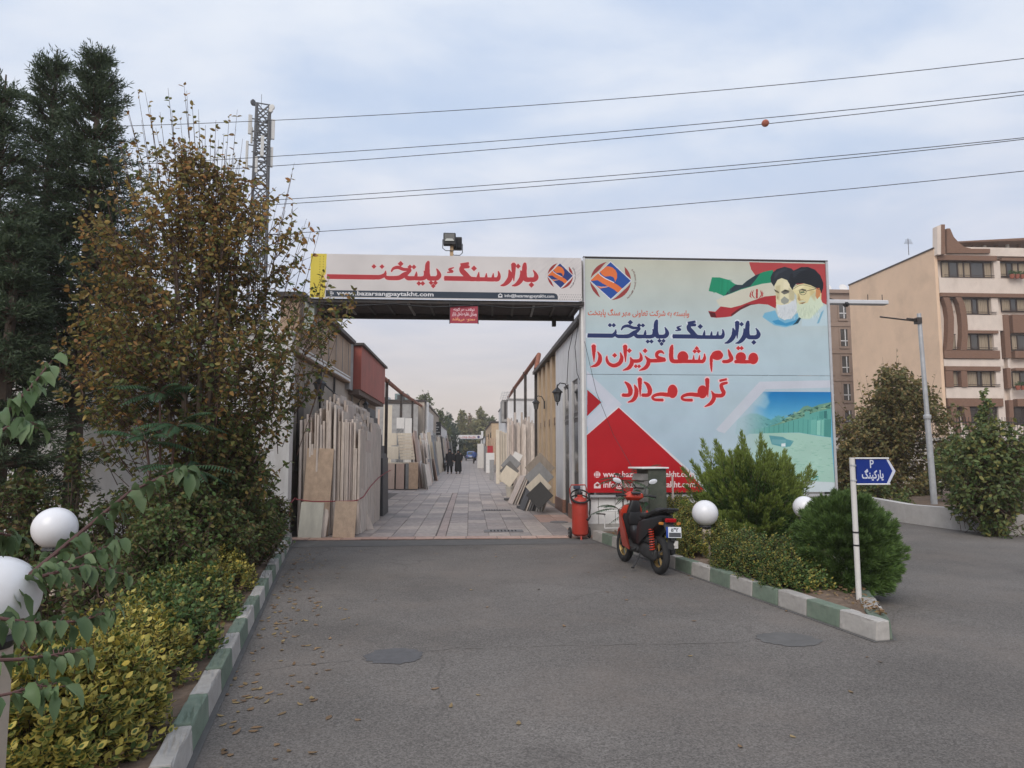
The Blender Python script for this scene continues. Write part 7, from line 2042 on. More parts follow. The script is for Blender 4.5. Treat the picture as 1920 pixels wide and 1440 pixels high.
# ================================================================== plants
BARK = mat('bark', (.10, .075, .058), rough=.95, var=.35, scale=18, bump=.6, bscale=40, stretch=(1, 1, .3))
TWIG = mat('twig', (.085, .05, .04), rough=.9, var=.25, scale=20)
_kd = rng.normal(size=(6, 3)); _ph = rng.uniform(0, 6.28, 6)
def clump(P, s):
    """smooth 3-D lumpiness, about -1..1"""
    v = 0
    for k, ph in zip(_kd, _ph): v = v + np.sin(P @ (k * s) + ph)
    return v / 3.0
def sample_crown(n, c, prof, squash=1.0, thr=-.35, cs=3.0, shell=.55, lean=None):
    """points inside a crown: prof = [(z, radius), ...] about centre line c(x,y)"""
    zs = np.array([p[0] for p in prof]); rs = np.array([p[1] for p in prof])
    out = []
    got = 0
    while got < n:
        z = rng.uniform(zs[0], zs[-1], n * 3); r = np.interp(z, zs, rs)
        keep = rng.uniform(0, rs.max(), n * 3) < r + .02
        z, r = z[keep], r[keep]
        a = rng.uniform(0, 2 * np.pi, len(z)); q = rng.uniform(0, 1, len(z)) ** shell
        lump = 1 + .16 * np.sin(a * 3 + z * 2.1) + .10 * np.sin(a * 5 - z * 3.3)
        P = np.stack([c[0] + np.cos(a) * r * q * lump, c[1] + np.sin(a) * r * q * lump * squash, z], 1)
        if lean is not None: P[:, 0] += np.interp(P[:, 2], [q_[0] for q_ in lean], [q_[1] for q_ in lean])
        P = P[clump(P, cs) > thr]
        out.append(P); got += len(P)
    return np.concatenate(out)[:n]
def twig_mesh(S_, E_, r0, r1):
    """thin three-sided twigs from S to E, as arrays"""
    n = len(S_)
    d = nrm(E_ - S_); u = nrm(np.cross(d, rng.normal(size=(n, 3)))); w = np.cross(d, u)
    vs = []
    for P, r in ((S_, r0), (E_, r1)):
        for k in range(3):
            a = 2 * np.pi * k / 3; vs.append(P + (u * math.cos(a) + w * math.sin(a)) * r)
    v = np.stack(vs, 1).reshape(-1, 3)
    b = (np.arange(n) * 6)[:, None]
    f = np.concatenate([b + np.array([[i, (i + 1) % 3, 3 + (i + 1) % 3, 3 + i]]) for i in range(3)], 1).reshape(-1, 4)
    return v, f
def broadleaf(name, lab, cat, base, prof, ntwig, per, L, Wd, lm, stems=5, trunk_r=.06, squash=1.0, up=.7, tl=(.25, .5), group=None, shoots=None, thr=-.35, cs=3.0, shell=.55, fork=.25, droop=.15, lean=None, lm2=None, thin=0.0):
    base = np.array(base, float)
    t = thing(name, lab, cat, tuple(base), group=group)
    z0, z1 = prof[0][0], prof[-1][0]
    P = sample_crown(ntwig, (0, 0), prof, squash, thr, cs, shell, lean)
    if thin: P = P[rng.random(len(P)) > thin * np.clip((P[:, 2] - z0) / (z1 - z0) * 1.5 - .35, 0, 1)]
    out = P * np.array([1, 1, 0]); out = out / np.maximum(np.linalg.norm(out, axis=1, keepdims=True), .1)
    D = nrm(out * .7 + np.array([0, 0, up]) + rng.normal(size=P.shape) * .35)
    ln = rng.uniform(tl[0], tl[1], len(P))[:, None]
    S_ = P - D * ln * .8; E_ = P + D * ln * .35
    if shoots is not None:      # long upright bare-topped shoots above the crown
        E2 = np.array(shoots, float); S2 = E2 - np.stack([E2[:, 0] * .22, E2[:, 1] * .2, rng.uniform(.7, 1.3, len(E2))], 1)
        S_, E_ = np.concatenate([S_, S2]), np.concatenate([E_, E2])
    acc = Acc()
    for i in range(per):
        tt = rng.uniform(.12, 1.0, len(S_))[:, None]
        if shoots is not None:
            q = np.ones(len(S_), bool); q[-len(shoots):] = rng.random(len(shoots)) < .55
        else: q = slice(None)
        pos = (S_ + (E_ - S_) * tt)[q]; dr = nrm(E_ - S_)[q]
        sd = nrm(np.cross(dr, rng.normal(size=dr.shape)))
        A = nrm(dr * .45 + sd * .8 + np.array([0, 0, -droop * 1.2]) + rng.normal(size=dr.shape) * .2)
        v, f = leaves(pos, A, L * rng.uniform(.6, 1.2, len(pos)), Wd * rng.uniform(.7, 1.15, len(pos)), fold=.18, droop=droop)
        acc.add(v, f)
    if lm2 is None:
        acc.build('crown', lm, t)
    else:     # the lower, sheltered leaves have not turned yet
        V_, F_ = np.concatenate(acc.V), np.concatenate(acc.F)
        zl = V_[::6, 2]; pr_ = np.clip((zl - z0) / (z1 - z0) * 1.35 + clump(V_[::6], 1.4) * .35 - .1, .06, .97)
        k_ = (rng.random(len(zl)) > pr_).astype(np.int32)
        rawmesh('crown', V_, F_, [lm, lm2], t, mi=np.repeat(k_, 2))
    # trunk with limbs
    b = MB()
    for k in range(stems):
        a = 2 * math.pi * k / stems + rnd.uniform(-.4, .4)
        zt = z0 + (z1 - z0) * rnd.uniform(.6, .9); rr = np.interp(zt, [p_[0] for p_ in prof], [p_[1] for p_ in prof]) * rnd.uniform(.25, .6)
        e = Vector((math.cos(a) * rr, math.sin(a) * rr * squash, zt))
        pts = [Vector((math.cos(a) * trunk_r * .7, math.sin(a) * trunk_r * .7, -.1)), Vector((e.x * fork, e.y * fork, zt * .35)), Vector((e.x * .65, e.y * .65, zt * .7)), e]
        b.tube(pts, [trunk_r, trunk_r * .7, trunk_r * .4, trunk_r * .15], 7)
        for j in range(6):
            s_ = pts[1].lerp(pts[3], j / 7); q = Vector(P[rnd.randrange(len(P))])
            for _ in range(12):
                c_ = Vector(P[rnd.randrange(len(P))])
                if (c_ - s_).length < (q - s_).length and c_.z > s_.z - .1: q = c_
            b.tube([s_, s_.lerp(q, .5) + Vector((0, 0, .05)), q], [trunk_r * .3, trunk_r * .2, trunk_r * .08], 5)
    b.build('trunk', BARK, t, smooth=True)
    v, f = twig_mesh(S_, E_, .0045 + L * .02, .002)
    rawmesh('twigs', v, f, TWIG, t, kind='stuff')
    return t
# ---- the big autumn tree left of the gate
AUT = leaf_mat('autumn_leaf', [(.38, .17, .06), (.20, .19, .06), (.40, .21, .07), (.15, .17, .05), (.42, .29, .085), (.17, .16, .055), (.28, .14, .06), (.19, .20, .06), (.46, .23, .08), (.12, .145, .046), (.24, .17, .06)], trans=.4)
AUG = leaf_mat('autumn_green', [(.08, .125, .04), (.12, .155, .048), (.065, .105, .036), (.17, .17, .052), (.10, .135, .045), (.23, .14, .055), (.14, .16, .05)], trans=.38)
aty = 8.9
ax = at(372, 1000, aty).x
zz = lambda py: at(372, py, aty).z - .1
wr = lambda px: px / FPX * aty
prof = [(zz(1030), wr(60)), (zz(960), wr(112)), (zz(860), wr(140)), (zz(760), wr(190)), (zz(680), wr(228)), (zz(600), wr(234)), (zz(520), wr(215)), (zz(430), wr(184)), (zz(370), wr(150)), (zz(320), wr(100)), (zz(285), wr(40))]
ln_ = [(zz(1030), wr(0)), (zz(900), wr(-6)), (zz(800), wr(-8)), (zz(700), wr(-14)), (zz(600), wr(-10)), (zz(450), wr(-24)), (zz(300), wr(-42))]
sh = []
for (px, py) in ((212, 205), (232, 175), (258, 168), (272, 172), (315, 165), (345, 158), (350, 170), (372, 205), (395, 250), (430, 215), (445, 205), (552, 305), (548, 325), (575, 410), (585, 425), (600, 430), (292, 240), (325, 235), (410, 262), (250, 240), (225, 262), (520, 380), (565, 455), (195, 265), (180, 300), (480, 330), (215, 230), (240, 215), (265, 225), (283, 215), (300, 210), (322, 205), (338, 220), (360, 190), (385, 235), (405, 225), (420, 250), (205, 300), (310, 265), (345, 255), (455, 260), (462, 300), (500, 350), (535, 395), (612, 500), (622, 535), (608, 565), (628, 592), (638, 612), (602, 655), (612, 690), (618, 520), (150, 380), (160, 350), (280, 190), (440, 285)):
    v = at(px, py, aty + rnd.uniform(-.6, .6)); sh.append((v.x - ax, v.y - aty, v.z - .1))
for k in range(90):
    a_, q_ = rnd.uniform(0, 6.28), rnd.uniform(.3, 1.0); py_ = rnd.uniform(270, 430)
    r_ = wr(30 + (py_ - 250) * .95) * q_; sh.append((math.cos(a_) * r_ - wr(28), math.sin(a_) * r_ * .7, zz(py_)))
broadleaf('autumn_tree', 'broad many stemmed tree in rusty autumn leaf left of the gate', 'tree', (ax, aty, .1), prof, 2750, 11, .078, .044, AUT, stems=9, trunk_r=.05, squash=.72, up=.8, tl=(.3, .62), shoots=sh, thr=-.22, cs=4.2, shell=.55, fork=.35, lean=ln_, lm2=AUG, thin=.42)
# ---- dark green understory below and beside it
HG = leaf_mat('shrub_leaf', [(0.069, 0.126, 0.037), (0.1, 0.161, 0.048), (0.138, 0.161, 0.056), (0.062, 0.112, 0.04), (0.175, 0.161, 0.056), (0.088, 0.14, 0.043), (0.225, 0.14, 0.056), (0.075, 0.133, 0.037)], trans=.3)
HB = leaf_mat('shrub_leaf_brown', [(0.154, 0.149, 0.052), (0.077, 0.149, 0.041), (0.22, 0.176, 0.057), (0.066, 0.128, 0.039), (0.099, 0.162, 0.046), (0.132, 0.121, 0.046), (0.072, 0.135, 0.041)], trans=.3)
def shrub(lab, px, pbot, ptop, wpx, Y, n, per, L, Wd, lm, name='shrub', group=None, **kw):
    x = at(px, pbot, Y).x; zt = at(px, ptop, Y).z - .1; w = wpx / FPX * Y / 2
    pr = [(.02, w * .75), (zt * .3, w), (zt * .6, w * .95), (zt * .85, w * .6), (zt, w * .15)]
    return broadleaf(name, lab, 'shrub', (x, Y, .1), pr, n, per, L, Wd, lm, stems=5, trunk_r=.02, tl=(.15, .35), group=group, **kw)
shrub('tall leafy shrub along the left kerb close to the white wall', 462, 1010, 835, 100, 10.4, 480, 11, .06, .034, HG)
shrub('green shrub with brown lower leaves beside the autumn trunk', 430, 1060, 775, 130, 8.9, 620, 11, .065, .036, HG)
shrub('brown leaved shrub filling the shade under the autumn tree', 330, 1090, 880, 170, 7.7, 520, 11, .06, .034, HB)
shrub('dense low shrub at the kerb halfway along the left bed', 465, 1070, 930, 110, 9.2, 420, 11, .05, .03, HG)
shrub('dark shrub at the back of the left bed behind the globe lamp', 235, 1040, 915, 190, 9.4, 260, 10, .06, .036, HB)
shrub('yellow green sapling before the grey wall at the far left', 130, 1030, 800, 60, 9.0, 70, 10, .075, .04, HG)
shrub('low mixed shrub at the left edge behind the large globe', 30, 1060, 885, 170, 8.4, 300, 10, .07, .04, HG)
shrub('brown shrub low in front of the feather leaved sapling', 300, 1120, 960, 170, 6.9, 420, 11, .055, .032, HB)
shrub('dark green shrub at the kerb before the brown ones', 405, 1095, 940, 130, 8.0, 420, 11, .055, .032, HG)
shrub('small shrub at the foot of the white wall by the gate', 515, 1000, 930, 60, 12.2, 240, 10, .05, .03, HG)
# ---- feather-leaved tree of heaven
FROND = leaf_mat('frond_leaf', [(.035, .08, .04), (.045, .095, .045), (.04, .085, .045), (.06, .115, .05)])
def fronds(lab, heads, Y, sc_, seed=0, name='tree_of_heaven_sapling'):
    base = at(heads[0][0], heads[0][3] if len(heads[0]) > 3 else heads[0][1] + 120, Y); base.z = .1
    t = thing(name, lab, 'sapling', tuple(base))
    acc = Acc(); b = MB()
    for hd_ in heads:
        px, py, nf = hd_[:3]
        c = at(px, py, Y + rnd.uniform(-.2, .2)) - base
        b.tube([(0, 0, 0), (c.x * .5, c.y * .5, c.z * .55), tuple(c)], [.022 * sc_, .017 * sc_, .012 * sc_], 7)
        for k in range(nf):
            a = 2 * math.pi * k / nf + rnd.uniform(-.3, .3); el = rnd.uniform(.0, .75)
            ln = rnd.uniform(.55, .82) * sc_
            dirv = Vector((math.cos(a) * math.cos(el), math.sin(a) * math.cos(el) * .8, math.sin(el)))
            pts = [c + dirv * ln * s_ - Vector((0, 0, .42 * ln * s_ * s_)) for s_ in (0, .25, .5, .75, 1.0)]
            b.tube(pts, [.006 * sc_, .005 * sc_, .004 * sc_, .003 * sc_, .002 * sc_], 4)
            nl = 15
            P_, A_, S__ = [], [], []
            for i in range(nl):
                s_ = .15 + .85 * i / nl
                p0 = c + dirv * ln * s_ - Vector((0, 0, .42 * ln * s_ * s_)); tg = (dirv - Vector((0, 0, .84 * s_))).normalized()
                sdv = tg.cross(Vector((0, 0, 1))).normalized()
                for sg_ in (-1, 1):
                    P_.append(p0); A_.append(sdv * sg_ * 1.0 + tg * .38 - Vector((0, 0, .35))); S__.append(tg)
            v, f = leaves(np.array([tuple(q) for q in P_]), np.array([tuple(q) for q in A_]), .13 * sc_ * (np.repeat(np.sin(np.linspace(.5, 2.75, nl)), 2)) * rng.uniform(.8, 1.1, len(P_)), .024 * sc_, fold=.12, droop=.12, side=np.array([tuple(q) for q in S__]))
            acc.add(v, f)
    acc.build('fronds', FROND, t); b.build('stem', TWIG, t, smooth=True)
    return t
fronds('dark feather leaved sapling growing in front of the autumn tree', [(300, 740, 11, 1100), (330, 800, 10), (275, 830, 8), (345, 880, 7)], 7.9, .9)
fronds('feather leaved sapling beside the metal cabinet below the billboard', [(1168, 900, 8, 985), (1185, 930, 7), (1160, 955, 6), (1205, 955, 6)], 11.5, .72)
fronds('small feather leaved seedling behind the metal cabinet', [(1208, 882, 5, 980)], 12.4, .55)
# ---- yellow-edged euonymus bushes
EUY = leaf_mat('euonymus_leaf', [(.56, .43, .08), (.08, .13, .034), (.62, .50, .13), (.46, .38, .08), (.07, .12, .03), (.58, .44, .08), (.30, .30, .07), (.64, .52, .14), (.09, .14, .036), (.50, .40, .09)], trans=.25)
EUH = leaf_mat('euonymus_heart', [(.07, .12, .03), (.10, .15, .035), (.06, .10, .028), (.14, .17, .04)], trans=.2)
EUG = leaf_mat('euonymus_green', [(0.065, 0.124, 0.034), (0.091, 0.15, 0.044), (0.072, 0.13, 0.036), (0.364, 0.299, 0.065), (0.058, 0.111, 0.033), (0.104, 0.169, 0.047), (0.065, 0.117, 0.034), (0.429, 0.351, 0.078), (0.078, 0.13, 0.039), (0.085, 0.13, 0.044)], trans=.2)
def rosette(lab, cx, cy, rx, ry, h, n, L, lm, kind_name='euonymus_bush', group=None):
    """domed bush: upright sprigs, every sprig ends in a rosette of round leaves"""
    t = thing(kind_name, lab, 'bush', (cx, cy, .1), group=group)
    a = rng.uniform(0, 2 * np.pi, n); q = rng.uniform(0, 1, n) ** .5
    x, y = np.cos(a) * q * rx, np.sin(a) * q * ry
    z = h * np.sqrt(np.maximum(0, 1 - q ** 2.4)) * rng.uniform(.55, 1.0, n) + rng.uniform(0, .06, n) + .05 * np.sin(x * 7 + 1) * np.cos(y * 6)
    T = np.stack([x, y, np.maximum(z, .05)], 1)
    up = nrm(np.stack([x / rx * .7, y / ry * .7, np.ones(n)], 1) + rng.normal(size=(n, 3)) * .25)
    B0 = T - up * rng.uniform(.10, .2, n)[:, None]; B0[:, 2] = np.maximum(B0[:, 2], .0)
    acc, hearts = Acc(), Acc()
    for k in range(13):
        f_ = k / 12
        pos = T - up * (.13 * (1 - f_))
        an = k * 2.4 + rng.uniform(-.3, .3, n)
        u = nrm(np.cross(up, np.array([.3, .1, 1.0]))); w = np.cross(up, u)
        rad = u * np.cos(an)[:, None] + w * np.sin(an)[:, None]
        A = nrm(rad + up * (.25 + .9 * f_))
        v, f = leaves(pos, A, L * rng.uniform(.75, 1.15, n), L * .62, fold=.16, droop=.08, side=np.cross(A, up))
        acc.add(v, f)
        if lm is EUY:      # green heart of the yellow-edged leaves
            q = rng.random(n) < .62; Ls = L * rng.uniform(.5, .62, n)
            v, f = leaves((pos + A * L * .13)[q], A[q], Ls[q], L * .30, fold=.16, droop=.08, side=np.cross(A, up)[q], lift=-.0016)
            hearts.add(v, f)
    acc.build('foliage', lm, t)
    if hearts.V: hearts.build('leaf_hearts', EUH, t)
    v, f = twig_mesh(np.stack([x * .45, y * .45, np.zeros(n)], 1), T, .004, .002)
    rawmesh('stems', v, f, TWIG, t, kind='stuff')
    return t
for (lab, px, py, w, h, n, L, lm, up_) in (
        ('bright yellow edged euonymus bush in the bottom left corner', 70, 1450, 330, .50, 330, .049, EUY, 0),
        ('round yellow euonymus bush at the bottom left of the kerb', 225, 1400, 270, .54, 350, .046, EUY, 0),
        ('yellow tipped euonymus bush second from the bottom left corner', 205, 1290, 290, .5, 340, .043, EUY, 0),
        ('green euonymus bush with yellow tips beside the left kerb', 300, 1235, 250, .5, 330, .043, EUG, 0),
        ('green and yellow euonymus bush in the middle of the left kerb', 345, 1165, 215, .48, 300, .042, EUG, 0),
        ('farthest yellow flecked euonymus bush before the brown shrub', 390, 1110, 170, .48, 260, .044, EUY, 0)):
    g = gr(px, py, .1); rosette(lab, min(g.x, LK(g.y) - .2 - w / FPX * g.y * .38), g.y, w / FPX * g.y * .5, w / FPX * g.y * .5, h, n, L, lm)
EUY2 = leaf_mat('euonymus_mixed', [(0.065, 0.124, 0.034), (0.494, 0.39, 0.085), (0.091, 0.15, 0.044), (0.072, 0.13, 0.036), (0.429, 0.338, 0.072), (0.058, 0.111, 0.033), (0.312, 0.286, 0.065), (0.104, 0.169, 0.047)], trans=.2)
for lab_, px_, pb_, pt_, w_, Y_ in (('loose green shrub around the post of the smaller left globe', 165, 1190, 1010, 150, 5.3), ('loose green shrub between the two left globes', 70, 1230, 1060, 150, 4.5), ('thin green shrub at the left edge below the large globe', -10, 1330, 1180, 170, 3.7)):
    shrub(lab_, px_, pb_, pt_, w_, Y_, 120, 9, .055, .03, HG)
# right bed hedge
hx = []
for i, (lab) in enumerate(('euonymus bush at the gate end of the right bed behind the scooter', 'yellow flecked euonymus bush right behind the scooter tail', 'euonymus bush below the globe lamp on the right', 'green euonymus bush along the right kerb before the juniper', 'low euonymus bush on the right kerb with yellow flecks', 'last euonymus bush on the right kerb beside the round dark conifer')):
    px, pb, w, h = ((1262, 1010, 80, .62), (1285, 1040, 95, .60), (1318, 1056, 115, .50), (1395, 1085, 120, .44), (1445, 1105, 120, .44), (1490, 1122, 120, .40))[i]
    g = gr(px, pb, .1); rosette(lab, g.x + .2, g.y + .42, w / FPX * g.y * .62, .48, h * 1.12, 520, .034, EUY2 if i < 3 else EUG)
# ---- junipers
JUN = leaf_mat('juniper_leaf', [(0.049, 0.098, 0.029), (0.098, 0.162, 0.041), (0.064, 0.12, 0.034), (0.123, 0.192, 0.048), (0.044, 0.09, 0.029), (0.089, 0.15, 0.041)], trans=.2)
JTIP = leaf_mat('juniper_tip', [(0.189, 0.25, 0.053), (0.147, 0.199, 0.047), (0.229, 0.289, 0.063)], trans=.2)
JDK = leaf_mat('dark_conifer_leaf', [(0.072, 0.128, 0.04), (0.108, 0.179, 0.052), (0.143, 0.224, 0.061), (0.086, 0.149, 0.046)], trans=.2)
def plume_bush(lab, base, plumes, nb_, bl, bw, lm, tip=None, name='juniper_bush'):
    """plumes: (start, end, sag) curved feathery shoots"""
    t = thing(name, lab, 'bush', tuple(base))
    acc, at_, b = Acc(), Acc(), MB()
    for (s_, e_, bend) in plumes:
        s_, e_ = np.array(s_), np.array(e_); L_ = np.linalg.norm(e_ - s_)
        n = int(nb_ * (.5 + L_))
        u = rng.uniform(.12, 1.0, n) ** .8
        up = np.array([0, 0, 1.0])
        c = s_ + (e_ - s_) * u[:, None] + up * (bend * (u * u - u))[:, None]
        tg = nrm((e_ - s_) + up * (bend * (2 * u - 1))[:, None])
        w = .16 * np.sin(np.pi * np.minimum(1, u * .9 + .1)) ** .8 * (.45 + L_ * .5)
        off = nrm(rng.normal(size=(n, 3))); off = off - tg * np.sum(off * tg, 1, keepdims=True)
        c = c + off * (w * rng.uniform(0, 1, n))[:, None]
        A = tg * 1.1 + nrm(off) * .55 + up * .25 + rng.normal(size=(n, 3)) * .12
        v, f = blades(c, A, bl * rng.uniform(.6, 1.3, n), bw)
        k = (u > .80) if tip is not None else np.zeros(n, bool)
        if k.any():
            vt, ft = blades(c[k], A[k], bl * 1.1 * rng.uniform(.7, 1.3, k.sum()), bw); at_.add(vt, ft)
        if (~k).any():
            vt, ft = blades(c[~k], A[~k], bl * rng.uniform(.6, 1.3, (~k).sum()), bw); acc.add(vt, ft)
        if L_ > .5: b.tube([tuple(s_), tuple(s_ + (e_ - s_) * .5 - up * bend * .25), tuple(e_)], [.014, .008, .003], 4)
    acc.build('foliage', lm, t)
    if tip is not None and at_.V: at_.build('new_growth', tip, t)
    if b.v: b.build('branches', BARK, t)
    return t
# big feathery juniper on the right
JY = 10.6
jb = at(1410, 1010, JY); jb.z = .12
pls = []
tipsJ = [(1318, 828), (1345, 822), (1395, 812), (1425, 808), (1440, 836), (1300, 862), (1282, 880), (1365, 850), (1482, 858), (1520, 868), (1470, 846), (1500, 905), (1526, 880), (1290, 905), (1310, 925), (1285, 935), (1460, 880), (1405, 850), (1340, 880)]
for (px, py) in tipsJ:
    for k in range(2 if py < 880 else 1):
        e = at(px + rnd.uniform(-6, 6), py + rnd.uniform(-3, 8) + 14 * k, JY + rnd.uniform(-.5, .6)) - jb
        pls.append(((e.x * .08, e.y * .1, .2), tuple(e), .35))
for k in range(330):
    a = rnd.uniform(0, 2 * math.pi); el = rnd.uniform(.05, 1.25); rr = rnd.uniform(.75, 1.0)
    e = Vector((math.cos(a) * math.cos(el) * 1.02 * rr, math.sin(a) * math.cos(el) * .85 * rr, .12 + math.sin(el) * 1.38 * rr))
    pls.append(((e.x * .35, e.y * .35, e.z * .45), tuple(e + Vector((0, 0, .1))), .15))
plume_bush('large feathery juniper with yellow green tips before the billboard', jb, pls, 310, .060, .013, JUN, JTIP)
# small juniper in front of it
b2 = gr(1395, 1045, .12); pls = []
for k in range(60):
    a = rnd.uniform(0, 2 * math.pi); el = rnd.uniform(.35, 1.4); e = Vector((math.cos(a) * math.cos(el) * .42, math.sin(a) * math.cos(el) * .4, .08 + math.sin(el) * .50 * rnd.uniform(.8, 1.05)))
    pls.append(((e.x * .3, e.y * .3, e.z * .3), tuple(e), .1))
b2.y += .55
plume_bush('small upright juniper in front of the large feathery one', b2, pls, 300, .055, .011, JUN, JTIP)
# round dark conifer by the parking sign
CY = 7.45
cb_ = at(1590, 1110, CY); cb_.z = .12; pls = []
for k in range(420):
    a = rnd.uniform(0, 2 * math.pi); el = rnd.uniform(-.75, 1.5); rr = rnd.uniform(.78, 1.02)
    e = Vector((math.cos(a) * math.cos(el) * (.62 - .10 * max(0, math.sin(el))) * rr, math.sin(a) * math.cos(el) * .54 * rr, .42 + math.sin(el) * .62 * rr))
    pls.append(((e.x * .45, e.y * .45, e.z * .7), tuple(e), -.03))
plume_bush('round dark green conifer bush behind the parking sign post', cb_, pls, 360, .06, .0085, JDK, None, name='conifer_bush')
# ---- dark cypresses on the far left
CYP = leaf_mat('cypress_leaf', [(.045, .068, .040), (.075, .105, .058), (.055, .085, .048), (.10, .135, .066), (.062, .092, .05)], trans=.25)
def cypress(lab, base, h, rb, n_br, seed, low=.06, name='cypress_tree'):
    t = thing(name, lab, 'tree', tuple(base))
    acc, b = Acc(), MB()
    b.tube([(0, 0, -.1), (.02, 0, h * .4), (.05, .02, h * .85), (.06, 0, h)], [.13, .10, .04, .01], 8)
    P_, A_, Ls = [], [], []
    for k in range(n_br):
        z = h * (low + (1 - low) * (k / n_br) ** .85); z = min(h * .99, max(h * low, round(z / .42) * .42 + rnd.gauss(0, .07) + .02 * seed)); a = k * 2.39996 + rnd.uniform(-.3, .3)
        fr = z / h
        R_ = rb * (1 - fr) ** 1.0 * (.55 + .45 * min(1, fr * 5)) * rnd.choice((.55, .75, .9, 1.05, 1.35)) + .08
        d = np.array([math.cos(a), math.sin(a), rnd.uniform(-.15, .30) + max(0, fr - .7) * 3.0])
        s_ = np.array([.03, 0, z * .97]); e_ = s_ + d * R_
        b.tube([tuple(s_), tuple(s_ + d * R_ * .5 + np.array([0, 0, -.04])), tuple(e_)], [.02, .012, .004], 4)
        ns = int(5 + 15 * R_)
        for j in range(ns):
            u = rnd.uniform(.2, 1.0); c = s_ + d * R_ * u + np.array([rnd.gauss(0, .07), rnd.gauss(0, .07), rnd.gauss(-.02, .06)]) * (.4 + R_ * .3)
            ax_ = d * .9 + np.array([rnd.gauss(0, .45), rnd.gauss(0, .45), rnd.uniform(-.35, .3)])
            ax_ = ax_ / np.linalg.norm(ax_); ls = rnd.uniform(.12, .26)
            m_ = 13
            uu = np.linspace(0, 1, m_)
            P_.append(c + ax_ * (uu * ls)[:, None]); A_.append(ax_ * .9 + rng.normal(size=(m_, 3)) * .5); Ls.append(np.full(m_, .085))
    P_ = np.concatenate(P_); A_ = np.concatenate(A_); Ls = np.concatenate(Ls) * rng.uniform(.6, 1.3, len(P_))
    v, f = blades(P_, A_, Ls, .016)
    acc.add(v, f); acc.build('crown', CYP, t); b.build('trunk', BARK, t, smooth=True)
    return t
c1 = at(128, 1000, 11.2); cypress('tall dark cypress with a pointed top at the far left', (c1.x, c1.y, .1), at(140, 85, 11.2).z - .1, 2.0, 330, 1, .38)
c2 = at(40, 1000, 11.6); cypress('second dark cypress with a leaning tip at the left edge', (c2.x, c2.y, .1), at(40, 80, 11.6).z - .2, 1.75, 330, 2, .22)
c3 = at(-60, 1000, 10.2); cypress('dark cypress cut off by the left edge of the photo', (c3.x, c3.y, .1), at(-60, 150, 10.2).z, 1.35, 300, 3)
c4 = at(-15, 1000, 9.6); cypress('short bluish cypress in front of the tall ones at the left', (c4.x, c4.y, .1), at(60, 430, 9.6).z, .95, 210, 4, .16)
# ---- near branches with large hanging leaves at the lower left
BIGL = leaf_mat('large_leaf', [(0.084, 0.14, 0.055), (0.134, 0.196, 0.088), (0.067, 0.112, 0.046), (0.174, 0.241, 0.116), (0.078, 0.129, 0.053), (0.112, 0.168, 0.072)], trans=.3, rough=.5)
def big_leaf(acc, p, ax_, L_, w_, roll):
    """one drooping heart-shaped leaf: midrib curves down, blade folded"""
    nseg = 6
    d = np.array(ax_, float); d /= np.linalg.norm(d)
    pts, tg = [np.array(p, float)], [d.copy()]
    for i in range(nseg):
        d = d + np.array([rnd.uniform(-.1, .1), rnd.uniform(-.1, .1), -rnd.uniform(.25, .6)]); d /= np.linalg.norm(d); pts.append(pts[-1] + d * L_ / nseg); tg.append(d.copy())
    prof_ = [0.0, .34, .49, .48, .37, .20, 0.0]
    side = np.cross(tg[0], [0, 0, 1.0]); side = side / max(1e-6, np.linalg.norm(side))
    vs = []
    for i, q in enumerate(pts):
        nrm_ = np.cross(side, tg[i]); s2 = side * math.cos(roll) + nrm_ * math.sin(roll)
        up = np.cross(s2, tg[i])
        wv = prof_[i] * w_ * (1 + .12 * math.sin(i * 2.3 + roll * 3))
        vs += [q + s2 * wv + up * wv * (.35 + .5 * math.sin(i + roll)), q, q - s2 * wv + up * wv * .45]
    f = []
    for i in range(nseg):
        a = i * 3
        f += [(a, a + 1, a + 4, a + 3), (a + 1, a + 2, a + 5, a + 4)]
    acc.add(np.array(vs), np.array(f))
nb2 = thing('leafy_sapling', 'near sapling with long branches of large hanging green leaves at the lower left', 'sapling', tuple(gr(-260, 1560, .1) * 1.0))
nb0 = Vector(nb2.location)
acc = Acc(); b = MB()
BR_ = [  # branch as photo pixels with distances, leaf spacing
    ([(-120, 900, 2.9), (0, 780, 3.0), (55, 730, 3.05), (95, 680, 3.1)], 15, .095, .012),
    ([(-100, 880, 2.7), (0, 808, 2.75), (45, 788, 2.8), (62, 800, 2.8)], 9, .085, .008),
    ([(-60, 1200, 2.8), (60, 1075, 2.95), (150, 1000, 3.1), (240, 925, 3.25), (330, 880, 3.4), (350, 884, 3.4)], 22, .105, .013),
    ([(60, 1075, 2.95), (150, 1045, 3.0), (225, 1015, 3.05)], 8, .085, .007),
    ([(80, 1080, 2.8), (160, 1060, 2.85), (240, 1078, 2.9)], 8, .085, .007),
    ([(-60, 1150, 2.5), (60, 1168, 2.55), (150, 1165, 2.6), (212, 1146, 2.65)], 12, .085, .007),
    ([(-80, 1240, 2.3), (40, 1236, 2.35), (100, 1228, 2.4), (145, 1218, 2.45)], 9, .08, .007),
    ([(-80, 1320, 2.2), (20, 1300, 2.25), (70, 1285, 2.3), (110, 1290, 2.3)], 8, .08, .006),
    ([(-80, 1010, 2.6), (0, 1000, 2.65), (25, 1005, 2.7)], 6, .085, .008)]
